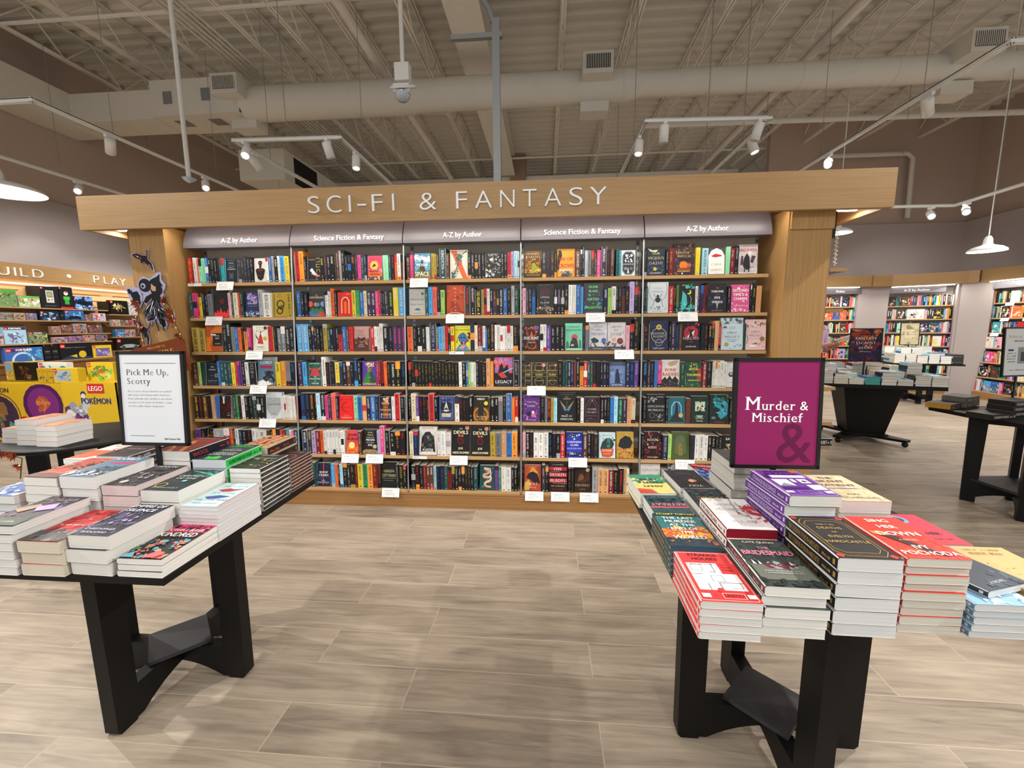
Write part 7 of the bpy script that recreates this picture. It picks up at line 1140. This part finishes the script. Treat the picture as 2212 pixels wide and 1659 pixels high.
draw(q, 'b8aa88|z 3 10 .2 98a8a0,c8b890,8a7a5a 0 0 1 1;d .5 .5 .3 cabf9c;s .55 .05 543;s .45 .04 543', P(0, 0), ux, uz, P(0, 0, .001)-P(0, 0, 0), iw, ih); q.build('printed_sheet', M_MATTE, t)
# end fixture on the outer side of the right pillar
t = thing('end_shelves', 'stepped oak end shelves fixed to the outer side of the right pillar', 'shelving', (4.93, .35, 0))
for z in (1.84, 1.56, .74, .56): q = MB(); q.box(-.002, -.36, z-.012, .115, .4, z+.012); q.build('shelf', M_OAKY, t)
q = MB()
for z0, z1 in ((1.87, 2.12),):
    for j in range(18): q.tube([(.02+.01*(j % 2), -.352, z1-j*.014), (.045-.01*(j % 2), -.352, z1-.014-j*.014)], .0035, 5)
q.build('rope_trim', solid('cream_rope', 'd8ccb0', .8), t)
book('black book with half the word COURT on its spine, low on the right pillar end', .1, .112, .06, '1c1d20', title='COURT', tcol='ddd', mat=frame((0, 1, 0), (-1, 0, 0), (0, 0, 1), (5.05, -.02, .573)), blank=True, seed=2)
book('bright red upright book at the outer edge of the right pillar', .13, .24, .02, 'd0281f', title=None, tcol='fff', mat=frame((0, 1, 0), (0, 0, 1), (1, 0, 0), (4.955, .02, 1.02)), blank=True, seed=4)
q = MB(); q.box(4.931, -.01, .99, 5.045, .4, 1.012); o = q.build('shelf', M_OAKY, t); o.matrix_parent_inverse = Matrix.Translation((-4.93, -.35, 0))

# ------------------------------------------------------------------ reader behind the pillar
def skin_chain(name, joints, edges, mat, parent, sub=2):
    me = bpy.data.meshes.new(name); me.from_pydata([j[0] for j in joints], edges, []); o = bpy.data.objects.new(name, me); COL.objects.link(o); o.parent = parent
    sk = o.modifiers.new('skin', 'SKIN'); sk.use_smooth_shade = True
    for i, j in enumerate(joints): r = j[1]; me.skin_vertices[0].data[i].radius = r if isinstance(r, tuple) else (r, r)
    me.skin_vertices[0].data[0].use_root = True
    sb = o.modifiers.new('sub', 'SUBSURF'); sb.levels = sb.render_levels = sub; me.materials.append(mat); return o
M_SKIN = solid('skin', 'b98668', .55); M_SHIRT = solid('lavender_shirt', 'b9a0c6', .8, var=.05); M_TROU = solid('grey_trousers', '5a5a64', .85); M_HAIR = solid('brown_hair', '3a2a20', .6)
ps = thing('person', 'person in a lavender shirt standing with an open book, mostly hidden by the right pillar', 'person', (7.0, 3.55, 0), .5)
H = [((0, 0, .95), (.15, .1)), ((0, 0, 1.1), (.135, .095)), ((0, 0, 1.28), (.16, .105)), ((0, .0, 1.42), (.12, .09)), ((0, -.01, 1.5), .055), ((0, -.03, 1.56), .058), ((0, -.045, 1.64), (.076, .092)), ((0, -.035, 1.72), (.07, .082)),
     ((.17, 0, 1.4), .058), ((.23, -.02, 1.2), .046), ((.23, -.07, 1.1), .042), ((.14, -.24, 1.16), .034), ((.09, -.3, 1.19), .026),
     ((-.17, 0, 1.4), .058), ((-.23, -.02, 1.2), .046), ((-.23, -.07, 1.1), .042), ((-.14, -.24, 1.16), .034), ((-.09, -.3, 1.19), .026),
     ((.09, 0, .84), .085), ((.1, -.01, .5), .06), ((.1, .02, .28), .05), ((.1, .02, .09), .038), ((.11, -.12, .035), .032), ((-.09, 0, .84), .085), ((-.1, -.01, .5), .06), ((-.1, .02, .28), .05), ((-.1, .02, .09), .038), ((-.11, -.12, .035), .032)]
E_ = [(0, 1), (1, 2), (2, 3), (3, 4), (4, 5), (5, 6), (6, 7), (3, 8), (8, 9), (9, 10), (10, 11), (11, 12), (3, 13), (13, 14), (14, 15), (15, 16), (16, 17), (0, 18), (18, 19), (19, 20), (20, 21), (21, 22), (0, 23), (23, 24), (24, 25), (25, 26), (26, 27)]
skin_chain('body', H, E_, M_SKIN, ps)
sh_ = lambda j, k: (j[0], tuple(v*k for v in j[1]) if isinstance(j[1], tuple) else j[1]*k)
skin_chain('shirt', [((0, 0, .9), (.17, .125))]+[sh_(H[i], 1.13) for i in (1, 2, 3)]+[sh_(H[i], 1.25) for i in (8, 9, 10)]+[((.21, -.12, 1.115), .047)]+[sh_(H[i], 1.25) for i in (13, 14, 15)]+[((-.21, -.12, 1.115), .047)], [(0, 1), (1, 2), (2, 3), (3, 4), (4, 5), (5, 6), (6, 7), (3, 8), (8, 9), (9, 10), (10, 11)], M_SHIRT, ps)
skin_chain('trousers', [((0, 0, .95), (.16, .115))]+[sh_(H[i], 1.18) for i in (18, 19, 20)]+[((.1, .02, .12), .052)]+[sh_(H[i], 1.18) for i in (23, 24, 25)]+[((-.1, .02, .12), .052)], [(0, 1), (1, 2), (2, 3), (3, 4), (0, 5), (5, 6), (6, 7), (7, 8)], M_TROU, ps)
for s in (1, -1):
    f = []
    for k in range(4):
        b0 = Vector((s*(.085-.002*k), -.31, 1.2-.018*(k-1.5))); f = [(b0, .009), (b0+Vector((-s*.03, -.03, .008)), .0085), (b0+Vector((-s*(.05-.004*abs(k-1)), -.035, .016)), .0075)]; skin_chain('finger', f, [(0, 1), (1, 2)], M_SKIN, ps, 1)
    b0 = Vector((s*.085, -.315, 1.225)); skin_chain('thumb', [(b0, .011), (b0+Vector((-s*.02, .0, .025)), .01), (b0+Vector((-s*.035, .0, .035)), .008)], [(0, 1), (1, 2)], M_SKIN, ps, 1)
    skin_chain('shoe', [((s*.1, .05, .045), .045), ((s*.105, -.06, .042), .042), ((s*.112, -.14, .034), .034)], [(0, 1), (1, 2)], M_BLACK2, ps, 1)
    q = MB(); q.lathe([(0, -.008), (.008, 0), (0, .008)], (s*.03, -.125, 1.655), 8); q.build('eye', M_BLACK2, ps)
    skin_chain('ear', [((s*.078, -.03, 1.66), .012), ((s*.082, -.025, 1.63), .01)], [(0, 1)], M_SKIN, ps, 1)
skin_chain('nose', [((0, -.13, 1.655), .01), ((0, -.142, 1.63), .013)], [(0, 1)], M_SKIN, ps, 1)
q = MB(); q.tube([(-.025, -.127, 1.595), (0, -.133, 1.593), (.025, -.127, 1.595)], .005, 6); q.build('mouth', solid('lips', '9a5a50', .5), ps)
skin_chain('hair', [((0, -.02, 1.74), (.085, .09)), ((0, .03, 1.68), (.088, .075)), ((0, .045, 1.58), (.08, .05))], [(0, 1), (1, 2)], M_HAIR, ps)
q = MB()
for s in (1, -1): q.prism([(0, 0), (s*.13, .035), (s*.13, .045), (0, .012)], (0, -.36, 1.2), (1, 0, 0), (0, .35, .94), Vector((0, .94, -.35))*-.2, 'eceae4')
o = q.build('open_book', M_MATTE); o.matrix_world = ps.matrix_world if False else Matrix.Translation((7.0, 3.55, 0)) @ Matrix.Rotation(.5, 4, 'Z'); tag(o, 'open white paged book held by the reader behind the pillar', 'book')

o = mass.build('shelved_books', M_PRINT); tag(o, 'all remaining upright books on the shelves and the heaps on the far tables', 'books', kind='stuff')
